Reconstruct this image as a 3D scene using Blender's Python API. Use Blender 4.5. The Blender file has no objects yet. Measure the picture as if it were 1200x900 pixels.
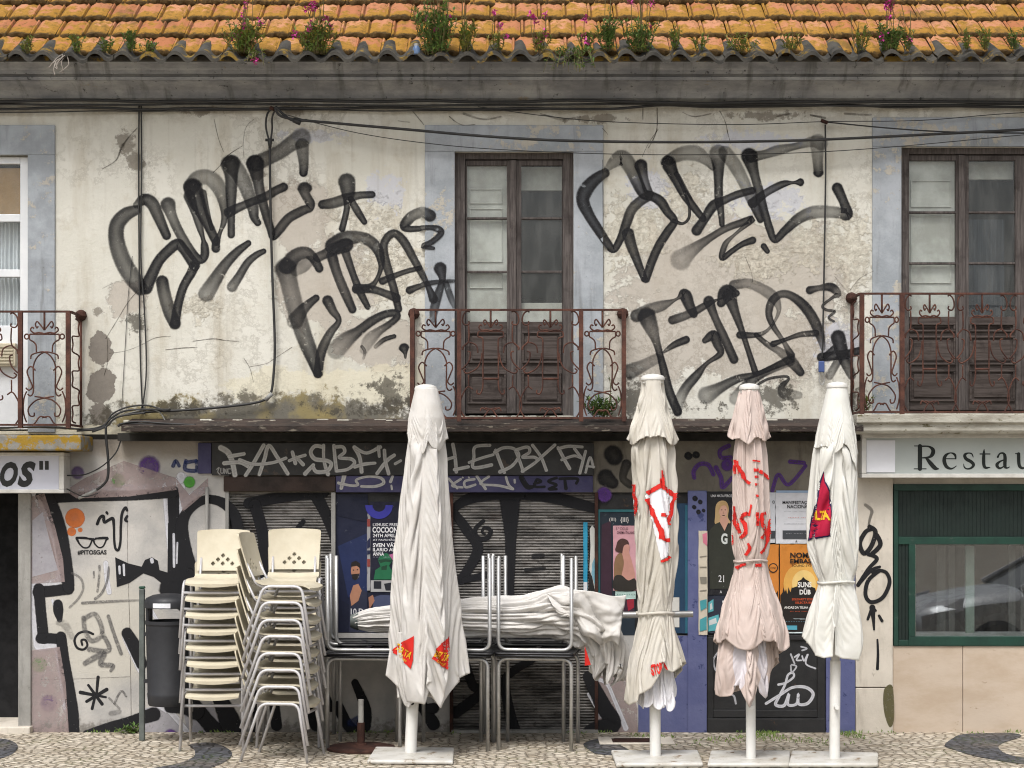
import bpy, bmesh, math, random
from mathutils import Vector, Matrix, noise
from mathutils.bvhtree import BVHTree
sc = bpy.context.scene
COL = sc.collection
PI = math.pi
rnd = random.Random(7)
# ------------------------------------------------------------------ camera geometry: wall plane y=0, ground z=0, camera 15 m away
D0, F0, EYE, HOR = 15.0, 2100.0, 2.0214, 575.0
def P(px, py, y=0.0):
    s = F0 / (D0 + y)
    return Vector(((px - 600) / s, y, EYE - (py - HOR) / s))
def PX(px, y=0.0): return (px - 600) * (D0 + y) / F0
def PZ(py, y=0.0): return EYE - (py - HOR) * (D0 + y) / F0
def G(px, py):
    d = F0 * EYE / (py - HOR)
    return Vector(((px - 600) * d / F0, d - D0, 0.0))
def lin(c): return c / 12.92 if c <= 0.04045 else ((c + 0.055) / 1.055) ** 2.4
def hx(h, k=1.0):
    h = h.lstrip('#')
    return tuple(min(1.0, lin(int(h[i:i + 2], 16) / 255) * k) for i in (0, 2, 4)) + (1.0,)
# ------------------------------------------------------------------ mesh builder
class MB:
    def __init__(s): s.v, s.f, s.a = [], [], []
    def add(s, vs, fs):
        o = len(s.v); s.v += [tuple(v) for v in vs]; s.f += [tuple(i + o for i in f) for f in fs]
    def box(s, x0, x1, y0, y1, z0, z1):
        s.add([(x0,y0,z0),(x1,y0,z0),(x1,y1,z0),(x0,y1,z0),(x0,y0,z1),(x1,y0,z1),(x1,y1,z1),(x0,y1,z1)],
              [(0,3,2,1),(4,5,6,7),(0,1,5,4),(1,2,6,5),(2,3,7,6),(3,0,4,7)]); return s
    def pbox(s, px0, px1, py0, py1, y0, y1):       # pixel rectangle measured on the front face at depth y0
        return s.box(PX(px0, y0), PX(px1, y0), y0, y1, PZ(py1, y0), PZ(py0, y0))
    def tube(s, pts, r, n=8, closed=False, cap=True):
        pts = [Vector(p) for p in pts]; m = len(pts); rings = []; up = None
        for i in range(m):
            a = pts[i - 1] if (i > 0 or closed) else pts[i]
            b = pts[(i + 1) % m] if (i < m - 1 or closed) else pts[i]
            t = (b - a)
            if t.length < 1e-9: t = Vector((0, 0, 1))
            t.normalize()
            if up is None:
                up = Vector((0, 1, 0)) if abs(t.y) < .9 else Vector((1, 0, 0))
            u = (up - t * up.dot(t))
            if u.length < 1e-6: u = t.orthogonal()
            u.normalize(); up = u; w = t.cross(u)
            rr = r[i] if isinstance(r, (list, tuple)) else r
            rings.append([pts[i] + (u * math.cos(2*PI*k/n) + w * math.sin(2*PI*k/n)) * rr for k in range(n)])
        vs = [v for ring in rings for v in ring]; fs = []
        for i in range(m if closed else m - 1):
            j = (i + 1) % m
            for k in range(n):
                l = (k + 1) % n
                fs.append((i*n + k, i*n + l, j*n + l, j*n + k))
        if cap and not closed:
            fs.append(tuple(range(n - 1, -1, -1))); fs.append(tuple((m-1)*n + k for k in range(n)))
        s.add(vs, fs); return s
    def lathe(s, prof, c=(0, 0, 0), n=32):
        vs, fs = [], []; m = len(prof)
        for (r, z) in prof:
            for k in range(n):
                a = 2*PI*k/n; vs.append((c[0] + r*math.cos(a), c[1] + r*math.sin(a), c[2] + z))
        for i in range(m - 1):
            for k in range(n):
                l = (k + 1) % n; fs.append((i*n + k, i*n + l, (i+1)*n + l, (i+1)*n + k))
        fs.append(tuple(range(n - 1, -1, -1))); fs.append(tuple((m-1)*n + k for k in range(n)))
        s.add(vs, fs); return s
    def extr(s, prof, x0, x1, nx=1):               # (y,z) profile pushed along x
        m = len(prof); vs, fs = [], []
        for i in range(nx + 1):
            x = x0 + (x1 - x0) * i / nx
            vs += [(x, p[0], p[1]) for p in prof]
        for i in range(nx):
            for k in range(m):
                l = (k + 1) % m; fs.append((i*m + k, i*m + l, (i+1)*m + l, (i+1)*m + k))
        fs.append(tuple(range(m))); fs.append(tuple(nx*m + k for k in range(m - 1, -1, -1)))
        s.add(vs, fs); return s
    def poly(s, pts, y0, y1=None):                  # (x,z) polygon facing the street, optional thickness
        m = len(pts); vs = [(p[0], y0, p[1]) for p in pts]; fs = [tuple(range(m))]
        if y1 is not None:
            vs += [(p[0], y1, p[1]) for p in pts]; fs.append(tuple(range(2*m - 1, m - 1, -1)))
            fs += [(k, m + k, m + (k+1) % m, (k+1) % m) for k in range(m)]
        s.add(vs, fs); return s
    def build(s, name, m, parent=None, smooth=False, bevel=0, label=None, cat=None, group=None, kind=None, loc=None, attr=None):
        me = bpy.data.meshes.new(name); me.from_pydata(s.v, [], s.f)
        if attr:
            at = me.attributes.new(attr, 'FLOAT_VECTOR', 'POINT')
            at.data.foreach_set('vector', [c for a in s.a for c in a])
        else:
            bm = bmesh.new(); bm.from_mesh(me); bmesh.ops.recalc_face_normals(bm, faces=bm.faces); bm.to_mesh(me); bm.free()
        if smooth:
            me.polygons.foreach_set('use_smooth', [True] * len(me.polygons))
            if smooth != 'all':
                try: me.set_sharp_from_angle(angle=math.radians(40))
                except Exception: pass
        me.materials.append(m); me.update()
        o = bpy.data.objects.new(name, me); COL.objects.link(o)
        if parent is not None: o.parent = parent
        if loc is not None: o.location = loc
        if bevel:
            b = o.modifiers.new('bevel', 'BEVEL'); b.width = bevel; b.segments = 2; b.limit_method = 'ANGLE'
        return tag(o, label, cat, group, kind)
def tag(o, label=None, cat=None, group=None, kind=None):
    if label: o['label'] = label
    if cat: o['category'] = cat
    if group: o['group'] = group
    if kind: o['kind'] = kind
    return o
def empty(name, label, cat, loc=(0, 0, 0), group=None, rz=0):
    o = bpy.data.objects.new(name, None); COL.objects.link(o); o.location = loc; o.rotation_euler = (0, 0, rz)
    o.empty_display_size = .1
    return tag(o, label, cat, group)
def dup(root, loc, rot=None, label=None):
    r = root.copy(); COL.objects.link(r); r.location = loc
    if rot is not None: r.rotation_euler = rot
    if label: r['label'] = label
    for ch in list(root.children):
        c = ch.copy(); COL.objects.link(c); c.parent = r
        for g in list(ch.children):
            d = g.copy(); COL.objects.link(d); d.parent = c
    return r
def cat_rom(p, n=8, closed=False):
    out = []; m = len(p)
    if m < 3 and not closed:
        return [[p[0][k] + (p[-1][k] - p[0][k]) * i / n for k in range(len(p[0]))] for i in range(n + 1)]
    for i in range(m if closed else m - 1):
        a, b, c, d = (p[(i-1) % m], p[i], p[(i+1) % m], p[(i+2) % m]) if closed else (p[max(i-1, 0)], p[i], p[i+1], p[min(i+2, m-1)])
        for j in range(n):
            t = j / n
            out.append([.5*((2*b[k]) + (c[k]-a[k])*t + (2*a[k]-5*b[k]+4*c[k]-d[k])*t*t + (3*b[k]-a[k]-3*c[k]+d[k])*t**3) for k in range(len(a))])
    if not closed: out.append(list(p[-1]))
    return out
# ------------------------------------------------------------------ node helper
class N:
    def __init__(s, name):
        s.m = bpy.data.materials.new(name); s.m.use_nodes = True; s.t = s.m.node_tree
        s.t.nodes.clear(); s.out = s.t.nodes.new('ShaderNodeOutputMaterial')
    def n(s, typ, **kw):
        nd = s.t.nodes.new(typ)
        for k, v in kw.items(): setattr(nd, k, v)
        return nd
    def L(s, a, b): s.t.links.new(a, b)
    def put(s, sock, v):
        if isinstance(v, bpy.types.NodeSocket): s.L(v, sock)
        else: sock.default_value = v
    def pos(s):
        return s.n('ShaderNodeNewGeometry').outputs['Position']
    def obj(s):
        return s.n('ShaderNodeTexCoord').outputs['Object']
    def sep(s, v):
        x = s.n('ShaderNodeSeparateXYZ'); s.L(v, x.inputs[0]); return x.outputs
    def comb(s, x, y, z):
        c = s.n('ShaderNodeCombineXYZ')
        for i, v in enumerate((x, y, z)): s.put(c.inputs[i], v)
        return c.outputs[0]
    def scale(s, v, sx, sy, sz):
        m = s.n('ShaderNodeVectorMath', operation='MULTIPLY'); s.L(v, m.inputs[0]); m.inputs[1].default_value = (sx, sy, sz); return m.outputs[0]
    def noise(s, v, sc, det=4, rough=.6, dist=0):
        x = s.n('ShaderNodeTexNoise'); s.L(v, x.inputs['Vector']); x.inputs['Scale'].default_value = sc
        x.inputs['Detail'].default_value = det; x.inputs['Roughness'].default_value = rough; x.inputs['Distortion'].default_value = dist
        return x.outputs['Fac']
    def math(s, op, a, b=0.0, c=None, clamp=False):
        x = s.n('ShaderNodeMath', operation=op, use_clamp=clamp); s.put(x.inputs[0], a); s.put(x.inputs[1], b)
        if c is not None: s.put(x.inputs[2], c)
        return x.outputs[0]
    def ss(s, v, a, b, c=0.0, d=1.0, typ='SMOOTHSTEP'):
        x = s.n('ShaderNodeMapRange', interpolation_type=typ); s.put(x.inputs[0], v)
        for i, q in enumerate((a, b, c, d)): x.inputs[i + 1].default_value = q
        return x.outputs[0]
    def mix(s, f, a, b, typ='MIX'):
        x = s.n('ShaderNodeMix', data_type='RGBA', blend_type=typ); s.put(x.inputs[0], f); s.put(x.inputs[6], a); s.put(x.inputs[7], b); return x.outputs[2]
    def bump(s, h, st=.3, d=.01):
        x = s.n('ShaderNodeBump'); x.inputs['Strength'].default_value = st; x.inputs['Distance'].default_value = d; s.L(h, x.inputs['Height']); return x.outputs[0]
    def blob(s, P3, cx, cz, rx, rz):               # 1 at the centre of an ellipse on the wall, 0 at its rim and beyond
        dx = s.math('MULTIPLY', s.math('SUBTRACT', P3[0], cx), 1 / rx); dz = s.math('MULTIPLY', s.math('SUBTRACT', P3[2], cz), 1 / rz)
        return s.math('SUBTRACT', 1.0, s.math('SQRT', s.math('ADD', s.math('MULTIPLY', dx, dx), s.math('MULTIPLY', dz, dz))), clamp=True)
    def fin(s, col, rough=.8, metal=0.0, bump=None, spec=.4, alpha=None, **kw):
        b = s.n('ShaderNodeBsdfPrincipled'); s.put(b.inputs['Base Color'], col); s.put(b.inputs['Roughness'], rough); s.put(b.inputs['Metallic'], metal)
        b.inputs['Specular IOR Level'].default_value = spec
        for k, v in kw.items(): s.put(b.inputs[k.replace('_', ' ')], v)
        if bump is not None: s.L(bump, b.inputs['Normal'])
        if alpha is not None: s.put(b.inputs['Alpha'], alpha)
        s.L(b.outputs[0], s.out.inputs[0]); return s.m
def plain(name, c1, c2=None, sc=6, rough=.7, metal=0.0, bmp=.15, spec=.4, stretch=(1, 1, 1), spots=None, bscale=30, coord='obj'):
    m = N(name); v = m.obj() if coord == 'obj' else m.pos(); v = m.scale(v, *stretch)
    c2 = c2 or tuple(c * .8 for c in c1[:3]) + (1,)
    col = m.mix(m.ss(m.noise(v, sc, 6, .65), .35, .65), c1, c2)
    if spots:
        col = m.mix(m.ss(m.noise(v, spots[1], 5, .7), spots[2], spots[2] + .06), col, spots[0])
    b = m.bump(m.noise(v, bscale, 5, .6), bmp, .01) if bmp else None
    r = m.ss(m.noise(v, sc * 2, 4), .3, .7, max(0, rough - .1), min(1, rough + .1))
    return m.fin(col, r, metal, b, spec)
# ------------------------------------------------------------------ materials
def m_plaster():
    m = N('aged_plaster'); p = m.pos(); q = m.sep(p); x, z = q[0], q[2]
    n1 = m.noise(p, .8, 6, .6); n2 = m.noise(p, 3.2, 10, .70); n3 = m.noise(p, 22, 6, .7); n4 = m.noise(p, 9, 9, .72); n5 = m.noise(p, 5.5, 10, .74)
    rag = m.math('ADD', m.math('MULTIPLY', n2, .75), m.math('MULTIPLY', n4, .45))
    def area(lst, thr, noi=None, A=.55, w=.03):
        acc = None
        for (cx, cy, rx, ry) in lst:
            b = m.blob(q, PX(cx), PZ(cy), rx / 140, ry / 140); acc = b if acc is None else m.math('MAXIMUM', acc, b)
        return m.ss(m.math('ADD', m.math('MULTIPLY', acc, A), rag if noi is None else noi), thr, thr + w)
    c = m.mix(m.ss(n1, .35, .65), hx('cac8bd', .94), hx('dad8cf', .94))
    c = m.mix(m.ss(m.noise(m.scale(p, 2.2, 1, .35), 1.6, 6, .65), .48, .72, 0, .6), c, hx('b5ab97', .85))
    c = m.mix(m.ss(n5, .52, .70, 0, .45), c, hx('b9af9a', .85))
    # bare, greyer undercoat where the cream limewash has come off
    bare = area([(860, 330, 230, 140), (770, 400, 130, 80), (890, 400, 150, 90), (380, 330, 110, 95), (350, 255, 60, 80), (440, 400, 80, 60), (150, 350, 40, 40)], .79, None, .5, .05)
    c = m.mix(m.math('MULTIPLY', bare, .7), c, m.mix(n4, hx('a99f94', .85), hx('c2b9ae', .85)))
    nf = m.math('ADD', m.math('MULTIPLY', n4, .9), m.math('MULTIPLY', n3, .35))
    flake = area([(960, 290, 90, 55), (890, 305, 90, 50), (460, 320, 90, 75), (740, 270, 80, 80), (1000, 300, 40, 120), (230, 360, 60, 30), (600, 300, 10, 10), (800, 230, 60, 60), (430, 260, 70, 60)], .84, nf, .42, .03)
    c = m.mix(m.math('MULTIPLY', flake, .6), c, m.mix(m.ss(n3, .35, .65), hx('d9d4c4', .93), hx('b5ac9b', .85)))
    lilac = area([(875, 165, 120, 22), (900, 235, 90, 40), (365, 160, 80, 18), (760, 220, 50, 50), (450, 225, 45, 45), (985, 400, 60, 50)], .85, nf, .42, .03)
    c = m.mix(m.math('MULTIPLY', lilac, .65), c, hx('c3c6d2', .9))
    hole = area([(117, 409, 26, 38), (120, 455, 28, 44), (118, 487, 24, 36)], .96, None, .8, .02)
    c = m.mix(hole, c, m.mix(n4, hx('77716b', .8), hx('9b948a', .8)))
    fresh = area([(440, 450, 190, 40), (300, 455, 80, 30), (330, 445, 90, 26)], .80, None, .5, .06)
    c = m.mix(m.math('MULTIPLY', fresh, .6), c, hx('dad3ba', .92))
    # moss and soot
    low = m.ss(z, 2.53, 3.05, 1.0, 0.0, 'LINEAR')
    lm = m.blob(q, PX(350), PZ(485), 1.9, .32); lm2 = m.blob(q, PX(220), PZ(490), 1.2, .22)
    mn = m.math('ADD', m.math('MULTIPLY', m.noise(p, 7, 10, .76), .9), m.math('MULTIPLY', n3, .25))
    moss = m.ss(m.math('ADD', m.math('ADD', m.math('MULTIPLY', low, .17), m.math('MULTIPLY', m.math('MAXIMUM', lm, lm2), .30)), mn), .74, .86)
    mc = m.mix(m.ss(m.noise(p, 2.0, 5), .44, .56), hx('4c473c', .9), hx('84743a', .85))
    c = m.mix(m.math('MULTIPLY', moss, .85), c, mc)
    mould = area([(905, 465, 90, 62), (460, 465, 75, 70), (990, 470, 60, 60), (560, 470, 40, 90), (740, 470, 50, 70), (205, 480, 90, 30), (160, 380, 34, 50), (600, 480, 700, 30)], .86, mn, .42, .06)
    c = m.mix(m.math('MULTIPLY', mould, .8), c, hx('4a463e', .9))
    crumb = m.ss(m.math('ADD', m.math('MULTIPLY', m.ss(z, 2.52, 2.62, 1.0, 0.0, 'LINEAR'), .45), mn), .80, .86)
    c = m.mix(m.math('MULTIPLY', crumb, .8), c, hx('d6cfb9', .95))
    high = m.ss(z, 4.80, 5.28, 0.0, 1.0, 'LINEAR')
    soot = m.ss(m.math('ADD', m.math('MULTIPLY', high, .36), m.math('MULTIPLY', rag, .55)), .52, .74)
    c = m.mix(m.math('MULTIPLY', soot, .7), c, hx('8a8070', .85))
    rub = area([(147, 165, 30, 40), (160, 190, 26, 34), (345, 130, 40, 22), (300, 205, 24, 20), (235, 130, 70, 16), (115, 365, 20, 12), (700, 140, 90, 14), (900, 135, 120, 14)], .84, mn, .45, .08)
    c = m.mix(m.math('MULTIPLY', rub, .7), c, hx('6f665a', .85))
    streak = m.ss(m.noise(m.scale(p, 7, 1, .35), 2.2, 6, .6), .56, .8, 0, .35)
    c = m.mix(m.math('MULTIPLY', streak, .8), c, hx('8f8673', .8))
    c = m.mix(m.ss(m.noise(p, 60, 3, .8), .68, .73, 0, .55), c, hx('5c5548', .8))
    edge = m.math('MULTIPLY', m.ss(rag, .57, .60), m.ss(rag, .64, .60))
    c = m.mix(m.math('MULTIPLY', m.math('MULTIPLY', edge, m.ss(n1, .45, .6)), .35), c, hx('7c7363', .8))
    h = m.math('ADD', m.math('MULTIPLY', n3, .5), m.math('ADD', m.math('MULTIPLY', flake, m.ss(n4, .45, .55)), m.math('MULTIPLY', m.math('ADD', bare, hole), -.6)))
    return m.fin(c, .9, 0, m.bump(m.math('ADD', h, m.math('MULTIPLY', n5, .6)), .55, .014), .2)
def m_stone(name, a, b, flakec, flake=.6, sc=3):
    m = N(name); p = m.pos(); n2 = m.noise(p, sc, 8, .68); n4 = m.noise(p, 11, 7, .7); n3 = m.noise(p, 40, 4)
    c = m.mix(m.ss(n2, .35, .65), a, b)
    f = m.ss(m.math('ADD', m.math('MULTIPLY', n4, .7), m.math('MULTIPLY', m.noise(p, 1.7, 4), .5)), flake, flake + .04)
    c = m.mix(m.math('MULTIPLY', f, .85), c, flakec)
    c = m.mix(m.ss(m.noise(m.scale(p, 5, 1, .5), 2, 6, .65), .52, .75, 0, .6), c, hx('6c6c6a', .8))
    c = m.mix(m.ss(n3, .68, .74, 0, .5), c, hx('5a5854', .8))
    return m.fin(c, .85, 0, m.bump(m.math('ADD', n3, f), .4, .008), .25)
def m_tiles():
    m = N('lichened_roof_tile'); p = m.pos()
    at = m.n('ShaderNodeAttribute', attribute_name='tile').outputs['Vector']; t = m.sep(at)
    n1 = m.noise(p, 9, 9, .72); n2 = m.noise(p, 26, 6, .72); n3 = m.noise(p, 1.3, 4)
    terra = m.mix(t[0], hx('b2734e', .78), hx('c68f6e', .82))
    lich = m.mix(n2, hx('86641e', .7), hx('c2923a', .8))
    down = m.ss(t[2], 0.0, .6, 0.0, .20, 'LINEAR')       # lichen thrives on the lower, wetter half of every tile
    f = m.ss(m.math('ADD', m.math('ADD', n1, m.math('MULTIPLY', t[0], .09)), m.math('ADD', m.math('MULTIPLY', n3, .35), down)), .70, .80)
    c = m.mix(m.math('MULTIPLY', f, .92), terra, lich)
    c = m.mix(m.ss(m.noise(p, 18, 7, .75), .52, .64, 0, .7), c, hx('64502a', .75))
    c = m.mix(m.ss(m.noise(m.scale(p, 2, 1, 1), 1.6, 6, .7), .54, .68, 0, .5), c, hx('4d4230', .75))
    groove = m.ss(m.math('ABSOLUTE', m.math('SUBTRACT', t[1], .155)), .02, .035, 1, 0)
    c = m.mix(m.math('MULTIPLY', groove, .6), c, hx('4a3020', .8))
    edge = m.ss(m.math('ADD', t[2], m.math('MULTIPLY', m.math('SUBTRACT', n2, .5), .9)), .62, .88)
    c = m.mix(m.math('MULTIPLY', edge, .88), c, hx('372c1c', .8))
    return m.fin(c, .9, 0, m.bump(m.math('ADD', n2, n1), .7, .014), .2)
def m_eave():
    m = N('grimy_eave_tile'); p = m.pos(); n1 = m.noise(p, 6, 7, .7); n2 = m.noise(p, 25, 6, .7)
    c = m.mix(m.ss(n1, .35, .6), hx('393835', .75), hx('54514b', .75))
    c = m.mix(m.ss(m.noise(p, 5, 6, .7), .54, .62, 0, .8), c, m.mix(n2, hx('6d5520', .8), hx('a98a35', .85)))
    c = m.mix(m.ss(n2, .6, .68, 0, .7), c, hx('2b2a26'))
    return m.fin(c, .92, 0, m.bump(n2, .5, .01), .2)
def m_cornice():
    m = N('sooty_cornice'); p = m.pos(); n1 = m.noise(m.scale(p, 1, 1, 2.5), 2.2, 8, .68); n2 = m.noise(p, 15, 7, .7)
    c = m.mix(m.ss(n1, .35, .68), hx('808184', .95), hx('a9a9a8', .95))
    c = m.mix(m.ss(m.noise(m.scale(p, 6, 1, .8), 1.6, 5), .52, .72, 0, .7), c, hx('5a5a58', .9))
    c = m.mix(m.ss(n2, .60, .67, 0, .8), c, hx('3a3a38', .8))
    f = m.ss(m.math('ADD', m.math('MULTIPLY', m.noise(p, 4.5, 7, .7), .8), m.math('MULTIPLY', m.noise(p, .9, 3), .3)), .66, .70)
    c = m.mix(m.math('MULTIPLY', f, .8), c, hx('a39785', .85))
    return m.fin(c, .9, 0, m.bump(m.math('ADD', n2, f), .5, .01), .2)
def m_wood(name, a, b, dark):
    m = N(name); p = m.pos(); g = m.noise(m.scale(p, 26, 26, 1.4), 2.2, 8, .7); n = m.noise(p, 5, 6, .65)
    c = m.mix(m.ss(g, .36, .64), a, b)
    c = m.mix(m.ss(n, .5, .7, 0, .75), c, dark)
    c = m.mix(m.ss(m.noise(m.scale(p, 60, 60, 3), 2, 4), .6, .7, 0, .5), c, hx('8f8378', .8))
    return m.fin(c, .8, 0, m.bump(g, .5, .006), .3)
def m_woodh(name, a, b, dark):
    m = N(name); p = m.pos(); g = m.noise(m.scale(p, 1.4, 26, 26), 2.2, 8, .7); n = m.noise(p, 5, 6, .65)
    c = m.mix(m.ss(g, .36, .64), a, b); c = m.mix(m.ss(n, .5, .7, 0, .75), c, dark)
    return m.fin(c, .8, 0, m.bump(g, .5, .006), .3)
def m_rust(name='rusty_iron', k=1.0):
    m = N(name); p = m.pos(); n1 = m.noise(p, 9, 7, .7); n2 = m.noise(p, 60, 4, .7)
    c = m.mix(m.ss(n1, .35, .65), hx('4a322c', .75 * k), hx('6c483c', .75 * k))
    c = m.mix(m.ss(n2, .5, .68, 0, .6), c, hx('3a2420', .8 * k)); c = m.mix(m.ss(m.noise(p, 5, 5), .6, .68, 0, .6), c, hx('7c5446', .8 * k))
    return m.fin(c, .85, .1, m.bump(n2, .4, .003), .3)
def m_paint(name, col, soft=.35, dens=(.72, 1.0), nsc=30, wear=None, maxop=1.0, core=.80):
    m = N(name); at = m.n('ShaderNodeAttribute', attribute_name='spray').outputs['Vector']; a = m.sep(at); p = m.pos()
    r = m.math('SQRT', m.math('ADD', m.math('MULTIPLY', a[0], a[0]), m.math('MULTIPLY', a[1], a[1])))
    r = m.math('ADD', r, m.math('MULTIPLY', m.math('SUBTRACT', m.noise(p, nsc * 2.0, 3), .5), .22))
    al = m.math('MULTIPLY', m.ss(r, 1.06, 1.0 - soft), a[2])
    al = m.math('MULTIPLY', al, m.ss(m.noise(p, nsc, 5, .7), .25, .6, dens[0], dens[1]))
    al = m.math('MULTIPLY', al, m.ss(r, 0.0, .75, core, 1.0))
    if wear: al = m.math('MULTIPLY', al, m.ss(m.noise(p, wear[0], 7, .72), wear[1], wear[1] + .06, 1.0, wear[2]))
    al = m.math('MULTIPLY', al, maxop, clamp=True)
    return m.fin(col, .75, 0, None, .25, al)
def m_glass(name, dirt=.06, dcol=(.5, .5, .48, 1), tint=(.95, .97, .97, 1), refl=.9):
    m = N(name); p = m.pos()
    tr = m.n('ShaderNodeBsdfTransparent'); tr.inputs[0].default_value = tint
    gl = m.n('ShaderNodeBsdfGlossy'); gl.inputs['Roughness'].default_value = .015
    fr = m.n('ShaderNodeFresnel'); m.L(m.ss(m.n('ShaderNodeNewGeometry').outputs['Backfacing'], 0, 1, 1.5, 1 / 1.5, 'LINEAR'), fr.inputs[0])
    mx = m.n('ShaderNodeMixShader'); m.L(m.math('MULTIPLY', fr.outputs[0], refl, clamp=True), mx.inputs[0]); m.L(tr.outputs[0], mx.inputs[1]); m.L(gl.outputs[0], mx.inputs[2])
    df = m.n('ShaderNodeBsdfDiffuse'); df.inputs[0].default_value = dcol
    m2 = m.n('ShaderNodeMixShader'); m.L(m.ss(m.noise(m.scale(p, 4, 1, 1), 2, 6, .65), .35, .7, dirt * .3, dirt * 1.8), m2.inputs[0])
    m.L(mx.outputs[0], m2.inputs[1]); m.L(df.outputs[0], m2.inputs[2]); m.L(m2.outputs[0], m.out.inputs[0]); return m.m
def m_shutter():
    m = N('grimy_roller_shutter'); p = m.pos(); q = m.sep(p); n1 = m.noise(m.scale(p, 1.1, 1, 6), 2.2, 8, .7); n2 = m.noise(p, 18, 6, .7)
    c = m.mix(m.ss(n1, .36, .62), hx('504e4c', .78), hx('9c9893', .85))
    c = m.mix(m.ss(m.noise(m.scale(p, 1.5, 1, 9), 2.6, 8, .72), .54, .64, 0, .65), c, hx('463a33', .8))
    c = m.mix(m.ss(n2, .58, .66, 0, .6), c, hx('302b27', .8))
    return m.fin(c, .65, .25, m.bump(n2, .3, .004), .4)
def m_shopwall():
    m = N('painted_shop_plaster'); p = m.pos(); q = m.sep(p); n1 = m.noise(p, 1.6, 7, .66); n2 = m.noise(p, 14, 7, .7); n3 = m.noise(p, 50, 3, .75)
    c = m.mix(m.ss(n1, .36, .64), hx('a9a7a4', .92), hx('c6c2bc', .92))
    c = m.mix(m.math('MULTIPLY', m.ss(m.math('ADD', m.blob(q, PX(125), PZ(740), .7, .65), m.math('MULTIPLY', n1, .5)), .35, .75), .7), c, hx('c5c0b3', .92))
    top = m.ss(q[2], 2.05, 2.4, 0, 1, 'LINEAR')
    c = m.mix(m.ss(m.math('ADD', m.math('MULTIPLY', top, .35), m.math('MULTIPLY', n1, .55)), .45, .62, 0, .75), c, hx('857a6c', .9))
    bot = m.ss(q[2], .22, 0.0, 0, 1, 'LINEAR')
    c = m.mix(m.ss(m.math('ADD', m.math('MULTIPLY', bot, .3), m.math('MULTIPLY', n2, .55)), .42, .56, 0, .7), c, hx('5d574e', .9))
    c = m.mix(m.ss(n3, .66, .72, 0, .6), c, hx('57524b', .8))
    return m.fin(c, .88, 0, m.bump(m.math('ADD', n2, n3), .4, .008), .25)
def m_conc(name, a, b, dark):
    m = N(name); p = m.pos(); n1 = m.noise(p, 2.2, 8, .68); n2 = m.noise(p, 16, 6, .7); st = m.noise(m.scale(p, 3.2, 1, .7), 2, 8, .7)
    c = m.mix(m.ss(n1, .35, .65), a, b); c = m.mix(m.ss(st, .50, .72, 0, .65), c, dark); c = m.mix(m.ss(n2, .62, .7, 0, .6), c, dark)
    return m.fin(c, .85, 0, m.bump(n2, .45, .008), .25)
def m_cobble(name, a, b, joint, moss):
    m = N(name); p = m.pos(); q = m.sep(p)
    wob = m.noise(p, 3, 3); v = m.comb(m.math('ADD', q[0], m.math('MULTIPLY', wob, .06)), m.math('ADD', q[1], m.math('MULTIPLY', m.noise(p, 2.1, 3), .06)), 0.0)
    vd = m.n('ShaderNodeTexVoronoi', feature='DISTANCE_TO_EDGE', voronoi_dimensions='2D'); m.L(v, vd.inputs['Vector']); vd.inputs['Scale'].default_value = 13; vd.inputs['Randomness'].default_value = .85
    vc = m.n('ShaderNodeTexVoronoi', feature='F1', voronoi_dimensions='2D'); m.L(v, vc.inputs['Vector']); vc.inputs['Scale'].default_value = 13; vc.inputs['Randomness'].default_value = .85
    cc = m.sep(vc.outputs['Color']); n2 = m.noise(p, 40, 5, .7)
    c = m.mix(cc[0], a, b); c = m.mix(m.ss(n2, .5, .7, 0, .4), c, tuple(x * .75 for x in a[:3]) + (1,))
    c = m.mix(m.ss(m.noise(p, 1.4, 5), .45, .7, 0, .45), c, hx('9c8d7a', .8))
    gap = m.ss(m.math('ADD', vd.outputs['Distance'], m.math('MULTIPLY', m.noise(p, 5, 5), .10)), .07, .16, 1, 0)
    jc = m.mix(m.ss(m.noise(p, 2.3, 4), .5, .62), joint, moss)
    c = m.mix(m.math('MULTIPLY', gap, .92), c, jc)
    h = m.math('ADD', m.ss(vd.outputs['Distance'], .02, .25), m.math('MULTIPLY', cc[1], .5))
    return m.fin(c, .75, 0, m.bump(m.math('ADD', h, m.math('MULTIPLY', n2, .2)), .9, .02), .35)
def m_cloth(name, a, b, inner=None, stain=.5):
    m = N(name); p = m.obj(); n1 = m.noise(p, 3.5, 7, .65); n2 = m.noise(m.scale(p, 1, 1, .3), 6, 6, .65)
    c = m.mix(m.ss(n1, .35, .65), a, b)
    c = m.mix(m.ss(n2, .55, .75, 0, stain), c, tuple(x * .72 for x in b[:3]) + (1,))
    c = m.mix(m.ss(m.noise(p, 45, 3, .8), .7, .75, 0, stain * .6), c, hx('8d877c', .8))
    if inner is not None:
        bf = m.n('ShaderNodeNewGeometry').outputs['Backfacing']; c = m.mix(bf, c, inner)
    w = m.noise(m.scale(p, 1.0, 1.0, .45), 14, 5, .6)
    b_ = m.n('ShaderNodeBsdfPrincipled'); m.put(b_.inputs['Base Color'], c); b_.inputs['Roughness'].default_value = .85; b_.inputs['Specular IOR Level'].default_value = .15
    m.L(m.bump(w, .35, .012), b_.inputs['Normal'])
    tl = m.n('ShaderNodeBsdfTranslucent'); m.L(c, tl.inputs[0]); mx = m.n('ShaderNodeMixShader'); mx.inputs[0].default_value = .12
    m.L(b_.outputs[0], mx.inputs[1]); m.L(tl.outputs[0], mx.inputs[2]); m.L(mx.outputs[0], m.out.inputs[0]); return m.m
M = {}
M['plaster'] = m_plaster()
M['surround'] = m_stone('blue_grey_limewashed_stone', hx('979da2', .9), hx('adb2b8', .9), hx('bdb6a8', .9), .67)
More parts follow.
